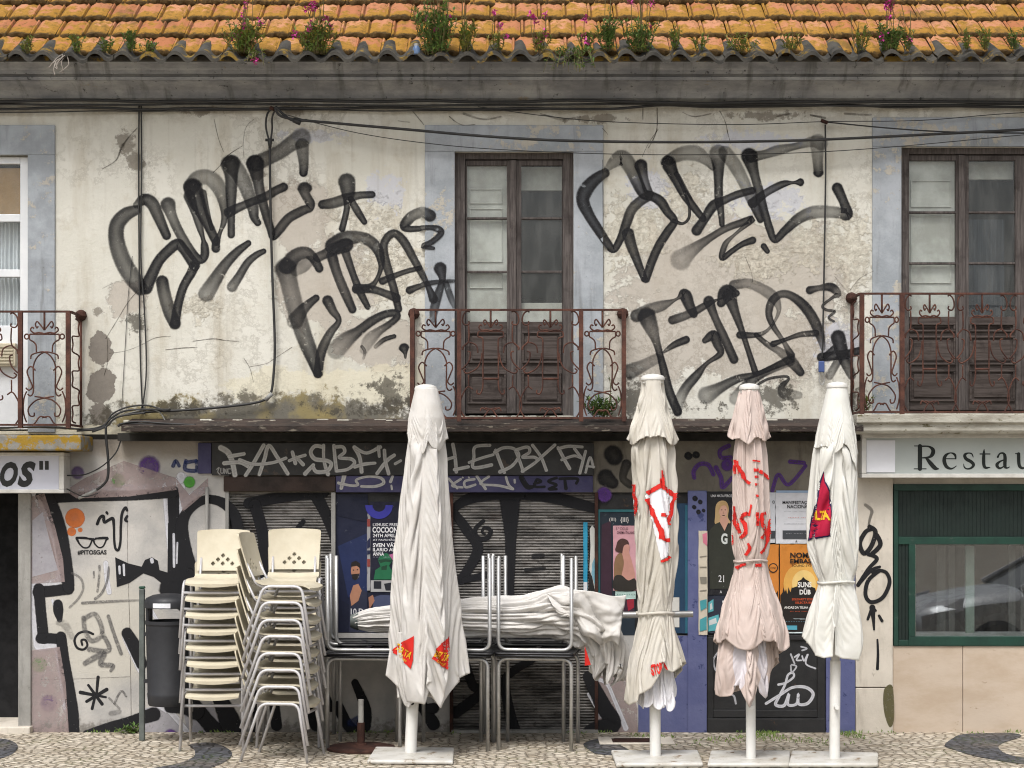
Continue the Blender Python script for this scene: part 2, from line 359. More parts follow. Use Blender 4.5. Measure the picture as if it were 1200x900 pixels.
M['surround_grey'] = m_stone('bare_grey_stone', hx('90959a', .9), hx('aab0b6', .9), hx('b9b2a6', .9), .68)
M['tile'] = m_tiles(); M['eave'] = m_eave(); M['cornice'] = m_cornice()
M['wood'] = m_wood('weathered_brown_wood', hx('4b4442', .75), hx('6e6764', .75), hx('312a28', .75))
M['woodh'] = m_woodh('weathered_brown_panel', hx('473e3a', .72), hx('625955', .72), hx('2e2623', .72))
M['rust'] = m_rust(); M['rustdark'] = m_rust('dark_rusty_iron', .6)
M['glass'] = m_glass('dusty_window_glass', .035); M['shopglass'] = m_glass('shop_window_glass', .015, tint=(.82, .85, .86, 1), refl=3.0)
M['interior'] = plain('unlit_interior_black', (.010, .010, .011, 1), rough=.9, bmp=0)  # near-black colour stands in for the darkness of unlit rooms
M['intshutter'] = plain('white_inner_shutter', hx('dcdad2', .75), hx('bdbab0', .7), 3)
M['upvc'] = plain('white_plastic_frame', hx('eef0f2', .85), hx('e2e5e8', .85), 3, .4)
M['curtain'] = plain('white_net_curtain', hx('f0f1f3', .9), hx('e2e5e9', .9), 4)
M['brownpaper'] = plain('brown_packing_paper', hx('b08a5a', .8), hx('a07c4e', .8), 5)
M['slab_lichen'] = plain('lichened_stone_slab', hx('8c8a84', .85), hx('75726b', .8), 4, .9, bmp=.5, spots=(hx('9c7d28', .8), 6, .47))
M['slab'] = plain('stained_white_slab', hx('bfbcb0', .85), hx('a29d90', .8), 4, .9, bmp=.4, spots=(hx('6c664a', .8), 9, .6), stretch=(1, 1, 3))
M['ledge'] = plain('rusted_ledge_sheet', hx('4a3c35', .75), hx('2e2825', .75), 4, .9, bmp=.5, spots=(hx('7b7367', .8), 8, .58), stretch=(1, 1, 5))
M['shade_beam'] = plain('ledge_shade_dark', hx('35332f', .7), hx('23221f', .7), 4, .9)  # near-black, so the deep shade under the ledge sits in the colour
M['shopwall'] = m_shopwall()
M['conc'] = m_conc('grimy_concrete', hx('736d63', .75), hx('8e877a', .78), hx('37332e', .75))
M['stonepil'] = m_conc('pale_limestone', hx('c3bbae', .95), hx('d2cabd', .95), hx('a39a8c', .9))
M['jamb'] = m_conc('grey_stone_jamb', hx('a3a19c', .95), hx('8d8b86', .95), hx('6b6965', .9))
M['base'] = plain('beige_stone_panel', hx('c8b8a6', .9), hx('bba893', .9), 1.8, .6, bmp=.1, stretch=(1, 1, 2.2), spots=(hx('a5927c', .88), 5, .63))
M['green'] = plain('dark_green_paint', hx('1f483b', .75), hx('183a30', .75), 5, .5, bmp=.15, spots=(hx('44564d', .7), 9, .62))
M['greendark'] = plain('dark_green_slats', hx('1d332c', .5), hx('192c27', .5), 5, .6, bmp=.1)
M['blackboard'] = plain('black_fascia_paint', hx('302f2e', .8), hx('242322', .8), 3, .6, bmp=.2, spots=(hx('4c4037', .8), 7, .62))
M['purple'] = plain('purple_blue_paint', hx('4d4a6e', .75), hx('403e60', .75), 4, .7, bmp=.25, spots=(hx('3a3860', .8), 8, .6))
M['blue'] = plain('blue_violet_paint', hx('6a6f98', .8), hx('5c628e', .8), 3, .7, bmp=.3, spots=(hx('37406e', .8), 7, .58))
M['brownbox'] = plain('brown_shutter_box', hx('3b2a22', .8), hx('2a201b', .8), 4, .7, bmp=.2)
M['shutter'] = m_shutter()
M['blackdoor'] = plain('black_painted_metal', hx('2e2e2f', .8), hx('212122', .8), 4, .55, bmp=.2, spots=(hx('57402f', .8), 6, .63))
M['signwhite'] = plain('white_sign_face', hx('c4cbc7', .82), hx('bcc3bf', .82), 1.2, .45, bmp=0)
M['signframe'] = plain('white_sign_frame', hx('dedcd6', .9), hx('c9c6be', .9), 5, .5, bmp=.1)
M['signlav'] = plain('pale_sign_face', hx('d6d8e4', .85), hx('cdcfdc', .85), 1.5, .45, bmp=0)
M['patch'] = plain('white_cover_sheet', hx('e6e7ec', .95), hx('e0e1e6', .95), 3, .6, bmp=0)
M['ink'] = plain('black_lettering', (.012, .012, .013, 1), (.02, .02, .02, 1), 8, .5, bmp=0)
M['cable'] = plain('black_cable', (.018, .018, .018, 1), (.03, .03, .03, 1), 12, .55, bmp=0)
M['cablegrey'] = plain('grey_cable', hx('b4b4b0', .8), hx('8c8c88', .8), 12, .5, bmp=0)
M['cobble'] = m_cobble('limestone_cobbles', hx('d9cfbe', .9), hx('b5a894', .82), hx('7b6f5e', .75), hx('6b6c44', .72))
M['cobbledark'] = m_cobble('basalt_cobbles', hx('63646a', .8), hx('4a4b50', .8), hx('3a3833', .7), hx('4c5a34', .7))
M['chrome'] = plain('brushed_steel_tube', hx('bdbdbc', 1), hx('a5a4a1', 1), 5, .42, .7, bmp=.03)
M['alu'] = plain('satin_chair_tube', hx('d0cfd0', 1), hx('bbb9bb', 1), 6, .5, .4, bmp=.03)
M['cream'] = plain('cream_plastic', hx('dad1ba', .84), hx('ccc2a9', .82), 2.5, .5, bmp=.05, spots=(hx('b3a890', .8), 9, .67))
M['tabletop'] = plain('black_tabletop', hx('26262a', .8), hx('1c1c1f', .8), 5, .35, bmp=.05)
M['bin'] = plain('dark_grey_bin_plastic', hx('37383c', .7), hx('2f3034', .7), 4, .5, bmp=.08)
M['binpost'] = plain('grey_green_post', hx('6f7672', .85), hx('5c625f', .8), 6, .5, .2)
M['white'] = plain('white_enamel', hx('e8e7e3', .9), hx('dcdad4', .9), 3, .45, bmp=.04, spots=(hx('a98e6c', .8), 5, .69))
M['plate'] = plain('scuffed_white_plate', hx('dddbd5', .85), hx('c6c2b8', .82), 5, .5, bmp=.08, spots=(hx('8f7a60', .75), 9, .60))
M['cloth_grey'] = m_cloth('dirty_white_canvas', hx('e1deda', .93), hx('d5d1cb', .93), None, .45)
M['cloth_beige'] = m_cloth('beige_canvas', hx('dad5cb', .92), hx('cfc9bc', .92), hx('e6e4ea', .9), .3)
M['cloth_pink'] = m_cloth('faded_pink_canvas', hx('d9c9c1', .92), hx('cfbdb4', .92), hx('e4e1e8', .9), .35)
M['cloth_pinkin'] = m_cloth('pale_lining_canvas', hx('e2dde2', .92), hx('d8d1d4', .92), hx('dcc6bc', .92), .25)
M['cloth_white'] = m_cloth('white_canvas', hx('e9e8e2', .95), hx('deddd5', .95), None, .25)
M['red'] = plain('red_print', hx('d8281f', .9), hx('cc241c', .9), 4, .8, bmp=0)
M['crimson'] = plain('crimson_print', hx('b8123c', .9), hx('a80f38', .9), 4, .8, bmp=0)
M['navy'] = plain('navy_print', hx('2a1c4a', .9), None, 4, .8, bmp=0)
M['yellow'] = plain('yellow_print', hx('eec02c', .9), hx('e4b424', .9), 4, .8, bmp=0)
M['printwhite'] = plain('white_print', hx('ecebee', .92), hx('e6e5e9', .92), 4, .8, bmp=0)
M['leaf'] = plain('weed_leaf', hx('6b8a3c', .7), hx('8ca352', .75), 9, .7, bmp=0)
M['leafdark'] = plain('dark_weed_leaf', hx('557536', .65), hx('6d8d46', .7), 9, .7, bmp=0)
M['leafdry'] = plain('yellow_weed_leaf', hx('9a963f', .65), hx('7d8138', .6), 9, .7, bmp=0)
M['stem'] = plain('weed_stem', hx('6c6a3c', .6), hx('7a6a48', .6), 9, .8, bmp=0)
M['flower'] = plain('pink_flower', hx('d44aa0', .85), hx('c23690', .8), 9, .7, bmp=0)
M['twig'] = plain('dead_twig', hx('b3aaa0', .8), hx('8d847a', .8), 9, .8, bmp=0)
def spray(name, h, k=1, **kw): return m_paint(name, hx(h, k), **kw)
M['sp_black'] = m_paint('black_spray', (.012, .012, .014, 1), .22, (.90, 1.0), 40, (13, .60, .3), 1.0, .76)
M['sp_hard'] = m_paint('black_roller_paint', (.012, .012, .014, 1), .16, (.96, 1.0), 18, (22, .62, .45), 1.0, .98)
M['sp_white'] = m_paint('white_spray', hx('d6d6dc', .95), .4, (.72, 1.0), 30, (16, .62, .4), .93)
M['sp_grey'] = m_paint('grey_spray', hx('6f6d6c', .8), .5, (.4, .95), 40, (14, .55, .3), .8)
M['sp_light'] = m_paint('light_grey_spray', hx('b9b7b3', .95), .4, (.75, 1.0), 30, (16, .64, .4))
M['sp_purple'] = m_paint('purple_spray', hx('5c3a80', .9), .3, (.75, 1.0), 30, None, .92)
M['sp_navy'] = m_paint('navy_spray', hx('2c3a6c', .9), .4, (.7, 1.0), 30, (14, .6, .4), .85)
M['sp_green'] = m_paint('green_spray', hx('58a83f', .8), .3, (.85, 1.0), 30, None, .95)
M['sp_orange'] = m_paint('orange_spray', hx('d0743c', .9), .14, (.85, 1.0), 30, None, .95)
M['sp_pink'] = m_paint('dusty_pink_paint', hx('ac9a98', .85), .1, (.55, 1.0), 9, (7, .55, .35), .8)
M['sp_lav'] = m_paint('grey_lavender_paint', hx('b2b0b6', .95), .1, (.8, 1.0), 12, (9, .6, .5), .85)
M['crack'] = m_paint('plaster_crack', hx('4d463b', .7), .7, (.2, 1.0), 24, None, .85)
# ------------------------------------------------------------------ painted strokes: thin ribbons of paint lying on a surface
_lift = [0]
WK = {'graffiti': 1.24, 'crack': 1.1, 'sign_lettering': 1.0}
SPLIT = ('shop_wall', 'spray_dot', 'painted_ground', 'pilaster', 'stone_pier', 'door_jamb', 'stone_base', 'lintel_wall', 'doorway', 'shutter_rail', 'inner_curtain', 'crack')
def ribbons(strokes, ox, oy, sc_, yf, name, mat, parent, n=7, y=0.0, res=None):
    """strokes: lists of (x, y, width[, density]) read off at (ox,oy) + (x,y)/sc_ ; yf(X,Z) gives the surface the paint lies on"""
    if name in SPLIT and len(strokes) > 1:
        return [ribbons([s_], ox, oy, sc_, yf, name, mat, parent, n, y) for s_ in strokes][0]
    mb = MB()
    for st in strokes:
        w = 10; op = 1.0; pts = []
        for q in st:
            if len(q) > 2: w = q[2]
            if len(q) > 3: op = q[3]
            v = P(ox + q[0] / sc_, oy + q[1] / sc_, y); pts.append([v.x, v.z, w * WK.get(name, 1.15) / sc_ * (D0 + y) / F0, op])
        if len(pts) == 1: pts.append([pts[0][0] + .001, pts[0][1], pts[0][2], pts[0][3]])
        cr = cat_rom(pts, n); _lift[0] += 1; base = .0012 + (_lift[0] % 40) * .00006
        L = []
        def row(c, t, w_, v, o, i):
            nx, nz = -t[1], t[0]
            for sgn in (-1, 1):
                X, Z = c[0] + nx * w_ * .5 * sgn, c[1] + nz * w_ * .5 * sgn
                mb.v.append((X, yf(X, Z) - base - i * 4e-6, Z)); mb.a.append((sgn, v, o))
        o0 = len(mb.v); m = len(cr)
        for i, c in enumerate(cr):
            a, b = cr[max(i-1, 0)], cr[min(i+1, m-1)]; t = [b[0]-a[0], b[1]-a[1]]; l = math.hypot(*t) or 1; t = [t[0]/l, t[1]/l]
            if i == 0: row([c[0]-t[0]*c[2]*.5, c[1]-t[1]*c[2]*.5], t, c[2], -1, c[3], i)
            row(c, t, c[2], 0, c[3], i + 1)
            if i == m - 1: row([c[0]+t[0]*c[2]*.5, c[1]+t[1]*c[2]*.5], t, c[2], 1, c[3], i + 2)
        for i in range(m + 1):
            k = o0 + 2*i; mb.f.append((k, k+1, k+3, k+2))
    return mb.build(name, mat, parent, attr='spray')
def fillpoly(polys, yf, name, mat, parent, y=0.0, smooth=False, op=1.0):
    if name in SPLIT and len(polys) > 1:
        return [fillpoly([p_], yf, name, mat, parent, y, smooth, op) for p_ in polys][0]
    mb = MB()
    for pl in polys:
        pts = [(P(a, b, y).x, P(a, b, y).z) for a, b in pl]
        if smooth: pts = cat_rom(pts, 5, True)
        _lift[0] += 1; base = .0010 + (_lift[0] % 40) * .00006; o = len(mb.v)
        cx = sum(p[0] for p in pts) / len(pts); cz = sum(p[1] for p in pts) / len(pts)
        for p in pts: mb.v.append((p[0], yf(p[0], p[1]) - base, p[1])); mb.a.append((0, .3, op))
        mb.f.append(tuple(range(o, o + len(pts))))
    return mb.build(name, mat, parent, attr='spray')
def text_mb(body, px0, px1, py0, py1, y, off=0.0, shear=0.0, lift=0.0, rot=0.0, mb=None, spacing=1.0):
    """flat lettering fitted into a pixel rectangle on the plane at depth y (py0 top of capitals, py1 baseline)"""
    cu = bpy.data.curves.new('t', 'FONT'); cu.body = body; cu.offset = off; cu.shear = shear; cu.resolution_u = 3; cu.space_character = spacing
    ob = bpy.data.objects.new('t', cu); COL.objects.link(ob); dg = bpy.context.evaluated_depsgraph_get(); dg.update()
    me = bpy.data.meshes.new_from_object(ob.evaluated_get(dg)); vs = [v.co.copy() for v in me.vertices]; fs = [tuple(p.vertices) for p in me.polygons]
    bpy.data.objects.remove(ob); bpy.data.curves.remove(cu); bpy.data.meshes.remove(me)
    mb = mb or MB()
    if not vs: return mb
    x0 = min(v.x for v in vs); x1 = max(v.x for v in vs); z0 = 0 if py1 is not None else 0; z1 = max(v.y for v in vs)
    a, b = P(px0, py1, y), P(px1, py0, y); cx, cz = (a.x + b.x) / 2, (a.z + b.z) / 2; out = []
    for v in vs:
        X = a.x + (v.x - x0) / max(x1 - x0, 1e-6) * (b.x - a.x); Z = a.z + v.y / max(z1, 1e-6) * (b.z - a.z)
        if rot: X, Z = cx + (X-cx)*math.cos(rot) - (Z-cz)*math.sin(rot), cz + (X-cx)*math.sin(rot) + (Z-cz)*math.cos(rot)
        out.append((X, y - lift, Z))
    mb.add(out, fs); return mb
flat = lambda yy: (lambda X, Z: yy)
# ------------------------------------------------------------------ the building
B = empty('building', 'two-storey old plaster building with mossy orange tile roof and graffiti all over its front', 'building', (0, 0, 0))
XL, XR = -9.0, 9.0
ZW0, ZW1 = PZ(509), PZ(112)
CW = (PX(533), PX(672), PZ(487), PZ(178))      # centre french window opening
RW = (PX(1056), PX(1216), PZ(484), PZ(172))
LW = (PX(-107), PX(33), PZ(505), PZ(182))
mb = MB()
xs = [XL, LW[0], LW[1], CW[0], CW[1], RW[0], RW[1], XR]
for i in range(0, 8, 2): mb.box(xs[i], xs[i+1], 0, .35, ZW0, ZW1)
for w in (LW, CW, RW):
    mb.box(w[0], w[1], 0, .35, w[3], ZW1); mb.box(w[0], w[1], 0, .35, ZW0, w[2])
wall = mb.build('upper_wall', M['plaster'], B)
SUR = [(PX(498), PX(707), PZ(147)), (PX(1022), PX(1250), PZ(138)), (PX(-141), PX(65), PZ(147))]
def wall_y(X, Z):
    for a, b, zt in SUR:
        if a - .035 < X < b + .035 and Z < zt + .035: return -.022
    return 0.0
def surround(w, s, mat, zb):
    m = MB(); y0, y1 = -.02, .02
    m.box(s[0], w[0], y0, y1, zb, w[3]); m.box(w[1], s[1], y0, y1, zb, w[3]); m.box(s[0], s[1], y0, y1, w[3], s[2])
    return m.build('window_surround', mat, B, bevel=.006)
surround(CW, SUR[0], M['surround'], PZ(490)); surround(RW, SUR[1], M['surround'], PZ(486)); surround(LW, SUR[2], M['surround_grey'], PZ(507))
# dark backing sheets in place of the unlit rooms behind the upper windows
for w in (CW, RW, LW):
    MB().box(w[0] - .2, w[1] + .2, .75, .78, w[2] - .1, w[3] + .1).build('dark_room_backing', M['interior'], B)
def french_window(o, frame_w, g1, g2, gz, munt, panel, mat, math_, inner):
    """o opening in px (x0,x1,y0,y1); g1,g2 glass px ranges; gz glass top/bottom; munt muntin px rows; panel lower panel rows"""
    root = bpy.data.objects.new('french_window', None); COL.objects.link(root); root.parent = B
    x0, x1, y0, y1 = o
    X = lambda p: PX(p); Z = lambda p: PZ(p)
    f = MB(); yf0, yf1 = .05, .14
    f.box(X(x0), X(x0 + frame_w), yf0, yf1, Z(y1), Z(y0)); f.box(X(x1 - frame_w), X(x1), yf0, yf1, Z(y1), Z(y0)); f.box(X(x0 + frame_w), X(x1 - frame_w), yf0, yf1, Z(y0 + 7), Z(y0))
    f.build('window_frame', mat, root, bevel=.004)
    for k, (a, b) in enumerate((g1, g2)):
        lx0 = x0 + frame_w + .3 if k == 0 else (g1[1] + g2[0]) / 2 + .2
        lx1 = (g1[1] + g2[0]) / 2 - .2 if k == 0 else x1 - frame_w - .3
        lf = MB(); ya, yb = .075, .125
        zt, zb = Z(y0 + 8), Z(y1 - 4)
        lf.box(X(lx0), X(a), ya, yb, zb, zt); lf.box(X(b), X(lx1), ya, yb, zb, zt); lf.box(X(a), X(b), ya, yb, Z(gz[0]), zt)
        for mrow in munt: lf.box(X(a), X(b), ya + .008, yb - .008, Z(mrow + 1.3), Z(mrow - 1.3))
        if k == 0: lf.box(X(lx1) - .035, X(lx1) + .018, ya - .022, ya - .001, zb, zt)     # meeting stile
        lf.build('casement', mat, root, bevel=.004)
        pn = MB(); pn.box(X(a), X(b), ya + .004, yb - .004, zb, Z(gz[1]))
        for (p0, p1) in panel:
            for q in ((a + 1, b - 1, p0, p0 + 2.2), (a + 1, b - 1, p1 - 2.2, p1), (a + 1, a + 3.2, p0 + 2.2, p1 - 2.2), (b - 3.2, b - 1, p0 + 2.2, p1 - 2.2)):
                pn.box(X(q[0]), X(q[1]), ya - .014, ya + .006, Z(q[3]), Z(q[2]))
            pn.box(X(a + 6), X(b - 6), ya - .009, ya + .005, Z(p1 - 5), Z(p0 + 5))
        pn.build('lower_panel', math_, root, bevel=.004)
        MB().box(X(a) - .004, X(b) + .004, .098, .102, Z(gz[1]) - .004, Z(gz[0]) + .004).build('pane', M['glass'], root)
    for (a, b, c, d, yy, rows) in inner:
        s_ = MB(); s_.box(X(a), X(b), yy, yy + .02, Z(d), Z(c))
        for (r0, r1) in rows:
            for q in ((a + 7, b - 7, r0, r0 + 1.5), (a + 7, b - 7, r1 - 1.5, r1), (a + 7, a + 8.5, r0 + 1.5, r1 - 1.5), (b - 8.5, b - 7, r0 + 1.5, r1 - 1.5)):
                s_.box(X(q[0]), X(q[1]), yy - .012, yy, Z(q[3]), Z(q[2]))
        s_.build('inner_shutter', M['intshutter'], root, bevel=.003)
    return root
FW1 = french_window((533, 672, 178, 488), 12, (547, 594), (611, 659), (192, 376), (254, 317), ((388, 425), (436, 473)), M['wood'], M['woodh'],
    [(543, 596, 190, 379, .135, ((218, 236), (241, 305), (318, 336))), (609, 661, 190, 218, .22, ()), (609, 661, 353, 379, .135, ())])
FW2 = french_window((1056, 1216, 172, 484), 11, (1067, 1123), (1138, 1193), (186, 370), (247, 307), ((378, 388), (393, 427), (433, 470)), M['wood'], M['woodh'],
    [(1064, 1126, 184, 373, .135, ((208, 240), (250, 330))), (1135, 1196, 184, 205, .22, ())])
MB().box(PX(1137), PX(1190), .34, .36, PZ(372), PZ(250)).build('curtain', plain('blue_grey_curtain', hx('5a606a', .5), hx('3c424c', .5), 3, .9, bmp=0, stretch=(14, 1, .4)), FW2)
for sx in ((535, 578), (600, 640), (644, 671)):
    MB().box(PX(sx[0], -.06), PX(sx[1], -.06), -.06, .05, PZ(491), PZ(488)).build('sill', M['slab'], FW1, bevel=.003)
MB().box(PX(1050, -.06), PX(1225, -.06), -.06, .05, PZ(486.5), PZ(483.5)).build('sill', M['slab'], FW2, bevel=.003)
# left: white plastic glazed door
LD = bpy.data.objects.new('glazed_door', None); COL.objects.link(LD); LD.parent = B; LD['label'] = 'white plastic balcony door with net curtain and brown paper in its top pane'
f = MB(); ya, yb = .04, .11
for a, b, c, d in ((22, 32, 183, 503), (-106, -96, 183, 503), (-96, 22, 183, 191), (-96, 22, 250, 259), (-96, 22, 315, 324), (-96, 22, 381, 503), (-42, -32, 191, 250), (-42, -32, 259, 315), (-42, -32, 324, 381)):
    f.box(PX(a), PX(b), ya, yb, PZ(d), PZ(c))
f.build('door_frame', M['upvc'], LD, bevel=.005)
for c, d in ((191, 250), (259, 315), (324, 381)):
    for a, b in ((-96, -42), (-32, 22)): MB().box(PX(a), PX(b), .07, .075, PZ(d), PZ(c)).build('pane', M['glass'], LD)
cm = MB(); nn = 260
for zz in (PZ(385), PZ(255)):
    for i in range(nn + 1): cm.v.append((PX(-98 + 122 * i / nn), .16 + .018 * math.sin(i * .62) + .008 * math.sin(i * .23), zz))
cm.f = [(i, i + 1, nn + 2 + i, nn + 1 + i) for i in range(nn)]
cm.build('net_curtain', M['curtain'], LD, smooth='all')
MB().box(PX(-34), PX(21), .085, .09, PZ(249), PZ(195)).build('paper_sheet', M['brownpaper'], LD)
# ---- cornice, eaves and roof
pr = []
for (py, y) in ((119, 0), (117, -.035), (115, -.06), (111, -.075), (106, -.10), (101, -.15), (97, -.21), (95, -.25), (94, -.25), (93.5, -.285), (90, -.29), (89.5, -.265), (87, -.265), (86.5, -.31), (82, -.315), (80, -.33), (74, -.345), (68, -.40)): pr.append((y, PZ(py, y)))
pr += [(-.40, PZ(64, -.4)), (.3, PZ(64, -.4)), (.3, PZ(119))]
cmb = MB(); cmb.extr(pr, XL, XR, 1); cmb.build('cornice', M['cornice'], B)
SL = math.radians(38); EX = .345; TW = .2143
ey, ez = -.40, PZ(69.5, -.40)
def tile_row(mb, k):
    """one course of interlocking clay tiles: wavy cross profile, thick drip edge lapping over the course below"""
    sub = 22; nx = int((XR - XL) / TW); rr = random.Random(k * 31 + 5)
    s0 = EX * k; s1 = EX * (k + 1) + .07
    for t in range(nx):
        tid = rr.random(); dz = (rr.random() - .5) * .016; ds = (rr.random() - .5) * .030 - (.05 if rr.random() < .025 else 0); x0 = XL + t * TW + (.07 if k % 2 else 0) + (rr.random() - .5) * .006
        o = len(mb.v); tl = (rr.random() - .5) * .02
        for j, (ss_, hh, e) in enumerate(((s0 + ds + .004, -.020, 1.0), (s0 + ds, .012, 1.0), (s0 + ds + .016, .030, .95), (s0 + ds + .06, .032, .62), (s0 + ds + .14, .024, .30), (s0 + ds + .25, .014, 0), (s1, 0.0, 0))):
            for i in range(sub + 1):
                u = i / sub
                if u < .13: w = .012 + .012 * math.sin(u / .13 * PI)
                elif u < .18: w = .0
                else: w = .006 + .010 * math.sin((u - .18) / .82 * PI) + .008 * math.sin((u - .18) / .82 * PI * 2) ** 2
                ww = w * (1 if j else .4) + hh + dz + .012 * (1 if k >= 0 else 0)
                if j >= 1 and j < 4: ww -= .006 * (abs(u - .6) * 2) ** 3
                ss2 = ss_ + (.014 * math.cos((u - .18) / .82 * PI * 4) * (u > .18) + .004 * rr.uniform(-1, 1) if j < 3 else 0) + tl * (u - .5)
                yy = ey + ss2 * math.cos(SL) - ww * math.sin(SL); zz = ez + ss2 * math.sin(SL) + ww * math.cos(SL)
                mb.v.append((x0 + u * (TW - .003), yy, zz)); mb.a.append((tid, u, e))
        for j in range(6):
            for i in range(sub):
                a = o + j * (sub + 1) + i; mb.f.append((a, a + 1, a + sub + 2, a + sub + 1))
rf = MB()
for k in range(0, 12): tile_row(rf, k)
rf.build('roof', M['tile'], B, attr='tile', smooth=True)
rb = MB(); rb.add([(XL, ey + .1, ez + .02), (XR, ey + .1, ez + .02), (XR, ey + .1 + 4.2*math.cos(SL), ez + .02 + 4.2*math.sin(SL)), (XL, ey + .1 + 4.2*math.cos(SL), ez + .02 + 4.2*math.sin(SL))], [(0, 1, 2, 3)])
rb.build('roof_deck', M['ledge'], B)
ev = MB(); nw = int((XR - XL) / TW)
for t in range(nw):                                   # undulating row of curved tiles over the cornice
    x0 = XL + t * TW; rr = random.Random(t); h = rr.uniform(-.016, .012); o = len(ev.v); d0 = rr.uniform(-.02, .02)
    for yy, zo, th in ((-.55 + d0, 0, 0), (-.55 + d0, 0, 1), (-.45, .045, 1), (-.22, .17, 1)):
        for i in range(15):
            u = i / 14; w = .046 * math.sin(PI * min(1, u / .62)) if u < .62 else -.020 * math.sin(PI * (u - .62) / .38)
            if u < .62: w = .046 * math.sin(PI * u / .62) ** .8
            ev.v.append((x0 + u * TW, yy, PZ(70, -.55) + w + h + zo + (.026 if th else -.004)))
    for j in range(3):
        for i in range(14): a = o + j * 15 + i; ev.f.append((a, a + 1, a + 16, a + 15))
for yy, zo in ((-.55, 0),):
    pass
ev.build('eave_tile', M['eave'], B, smooth=True)
MB().box(XL, XR, -.44, -.40, PZ(71, -.44), PZ(66, -.44) ).build('eave_bed', M['eave'], B)
# ---- ledge over the shop fronts and balcony slabs
LD0 = -.42
lg = MB(); zt, zb_ = PZ(499, LD0), PZ(505.5, LD0)
pf = [(0, zt + .075), (-.05, zt + .065), (LD0, zt), (LD0, zb_), (LD0 + .02, zb_), (LD0 + .02, zb_ + .012), (0, zb_ + .012)]
lg.extr(pf, PX(142, LD0), PX(1012, LD0), 1); lg.build('ledge', M['ledge'], B)
rr = random.Random(3); crm = MB()                      # broken mortar edge on top of the ledge
for i in range(150):
    x = rr.uniform(PX(145), PX(1000)); w = rr.uniform(.03, .12)
    if PX(470) < x < PX(735): continue
    zz = PZ(498) + rr.uniform(0, .05); yy = rr.uniform(-.07, -.01)
    crm.box(x, x + w, yy - rr.uniform(.02, .06), 0.0 - i * 1e-4, PZ(503), zz)
crm.build('mortar_edge', M['slab'], B, bevel=.008)
MB().box(PX(142), PX(1010), -.14, -.01, PZ(516.5, -.14), PZ(507.5, -.14)).build('shade_beam', M['shade_beam'], B)  # dark beam painted for the band of shadow below the ledge
sl = MB().box(PX(-150, LD0), PX(95, LD0), LD0, .0 - .001, PZ(528, LD0), PZ(510, LD0)); sl.build('balcony_slab', M['slab_lichen'], B, bevel=.012)
sr = MB(); zt, zb_ = PZ(485, LD0), PZ(508, LD0)
sr.extr([(-.001, zt), (LD0, zt), (LD0, zt - .07), (LD0 + .03, zt - .085), (LD0 + .03, zt - .135), (LD0 + .05, zb_), (-.001, zb_)], PX(1004, LD0), PX(1300, LD0)); sr.build('balcony_slab', M['slab'], B, bevel=.006)
# ---- wrought-iron railings
def mir(c): return [(-x, y) for x, y in c]
def spiral(cx, cy, r, a0, turns, d=1, n=14):
    return [(cx + r * (1 - .75 * i / n) * math.cos(a0 + d * 2*PI*turns * i / n), cy + r * (1 - .75 * i / n) * math.sin(a0 + d * 2*PI*turns * i / n)) for i in range(n + 1)]
def circ(cx, cy, r, n=14): return [(cx + r*math.cos(2*PI*i/n), cy + r*math.sin(2*PI*i/n)) for i in range(n + 1)]
# half motifs, unit 1 = half the bay width across, 1 = rail height down
NAR = [[(0, .17), (.16, .13), (.32, .095), (.40, .12), (.34, .15), (.28, .135)], [(0, .20), (.25, .19), (.45, .195), (.62, .17), (.56, .145), (.46, .155)],
       [(.66, .205), (.66, .25), (.50, .27), (.38, .30), (.36, .36)], [(.80 + .10 * math.cos(2*PI*i/14), .225 + .021 * math.sin(2*PI*i/14)) for i in range(15)], 
       [(.62, .42), (.58, .385), (.30, .365), (.0, .36), (-.30, .40), (-.48, .47), (-.50, .55), (-.50, .70), (-.62, .74), (-.76, .725)],
       [(.40, .52), (.62, .485), (.78, .53), (.66, .60), (.55, .66), (.70, .69), (.84, .67)],
       [(-.44, .745), (-.1, .755), (.38, .78), (.72, .85), (.66, .91), (.48, .915), (.46, .885)],
       [(-.1, .93), (.20, .92), (.40, .97), (.56, 1.0)], [(.80, .70), (.92, .76), (.96, .85), (.90, .92), (.80, .97)]]
NARS = [[(-.66, .205), (.66, .205)]]
WID = [[(0, .17), (.10, .13), (.20, .10), (.24, .12), (.20, .145), (.16, .13)], [(0, .20), (.16, .19), (.30, .195), (.40, .17), (.36, .145), (.30, .155)],
       [(.42, .205), (.44, .25), (.28, .27), (.26, .35), (.27, .55), (.27, .70), (.36, .77), (.47, .765), (.46, .735)],
       [(.72, .03), (.80, .02), (.93, .05), (.97, .11), (.88, .145), (.74, .135), (.76, .11)], [(.76, .15), (.76, .29), (.96, .345), (.97, .37)],
       [(.44, .40), (.50, .33), (.76, .305), (.94, .345), (.95, .375)], [(.80, .385), (.70, .40), (.76, .48), (1.0, .55)], [(.30, .40), (.34, .47), (.48, .54), (.80, .585), (.92, .56), (.84, .54)],
       [(.76, .60), (.76, .71)], [(.62, .73), (.80, .71), (1.0, .80), (1.06, .90), (.86, 1.0)], [(-.2, .90), (.06, .92), (.24, .99)], [(.12, .92), (.30, .90), (.36, .93)]]
WIDS = [[(-.42, .205), (.42, .205)]]
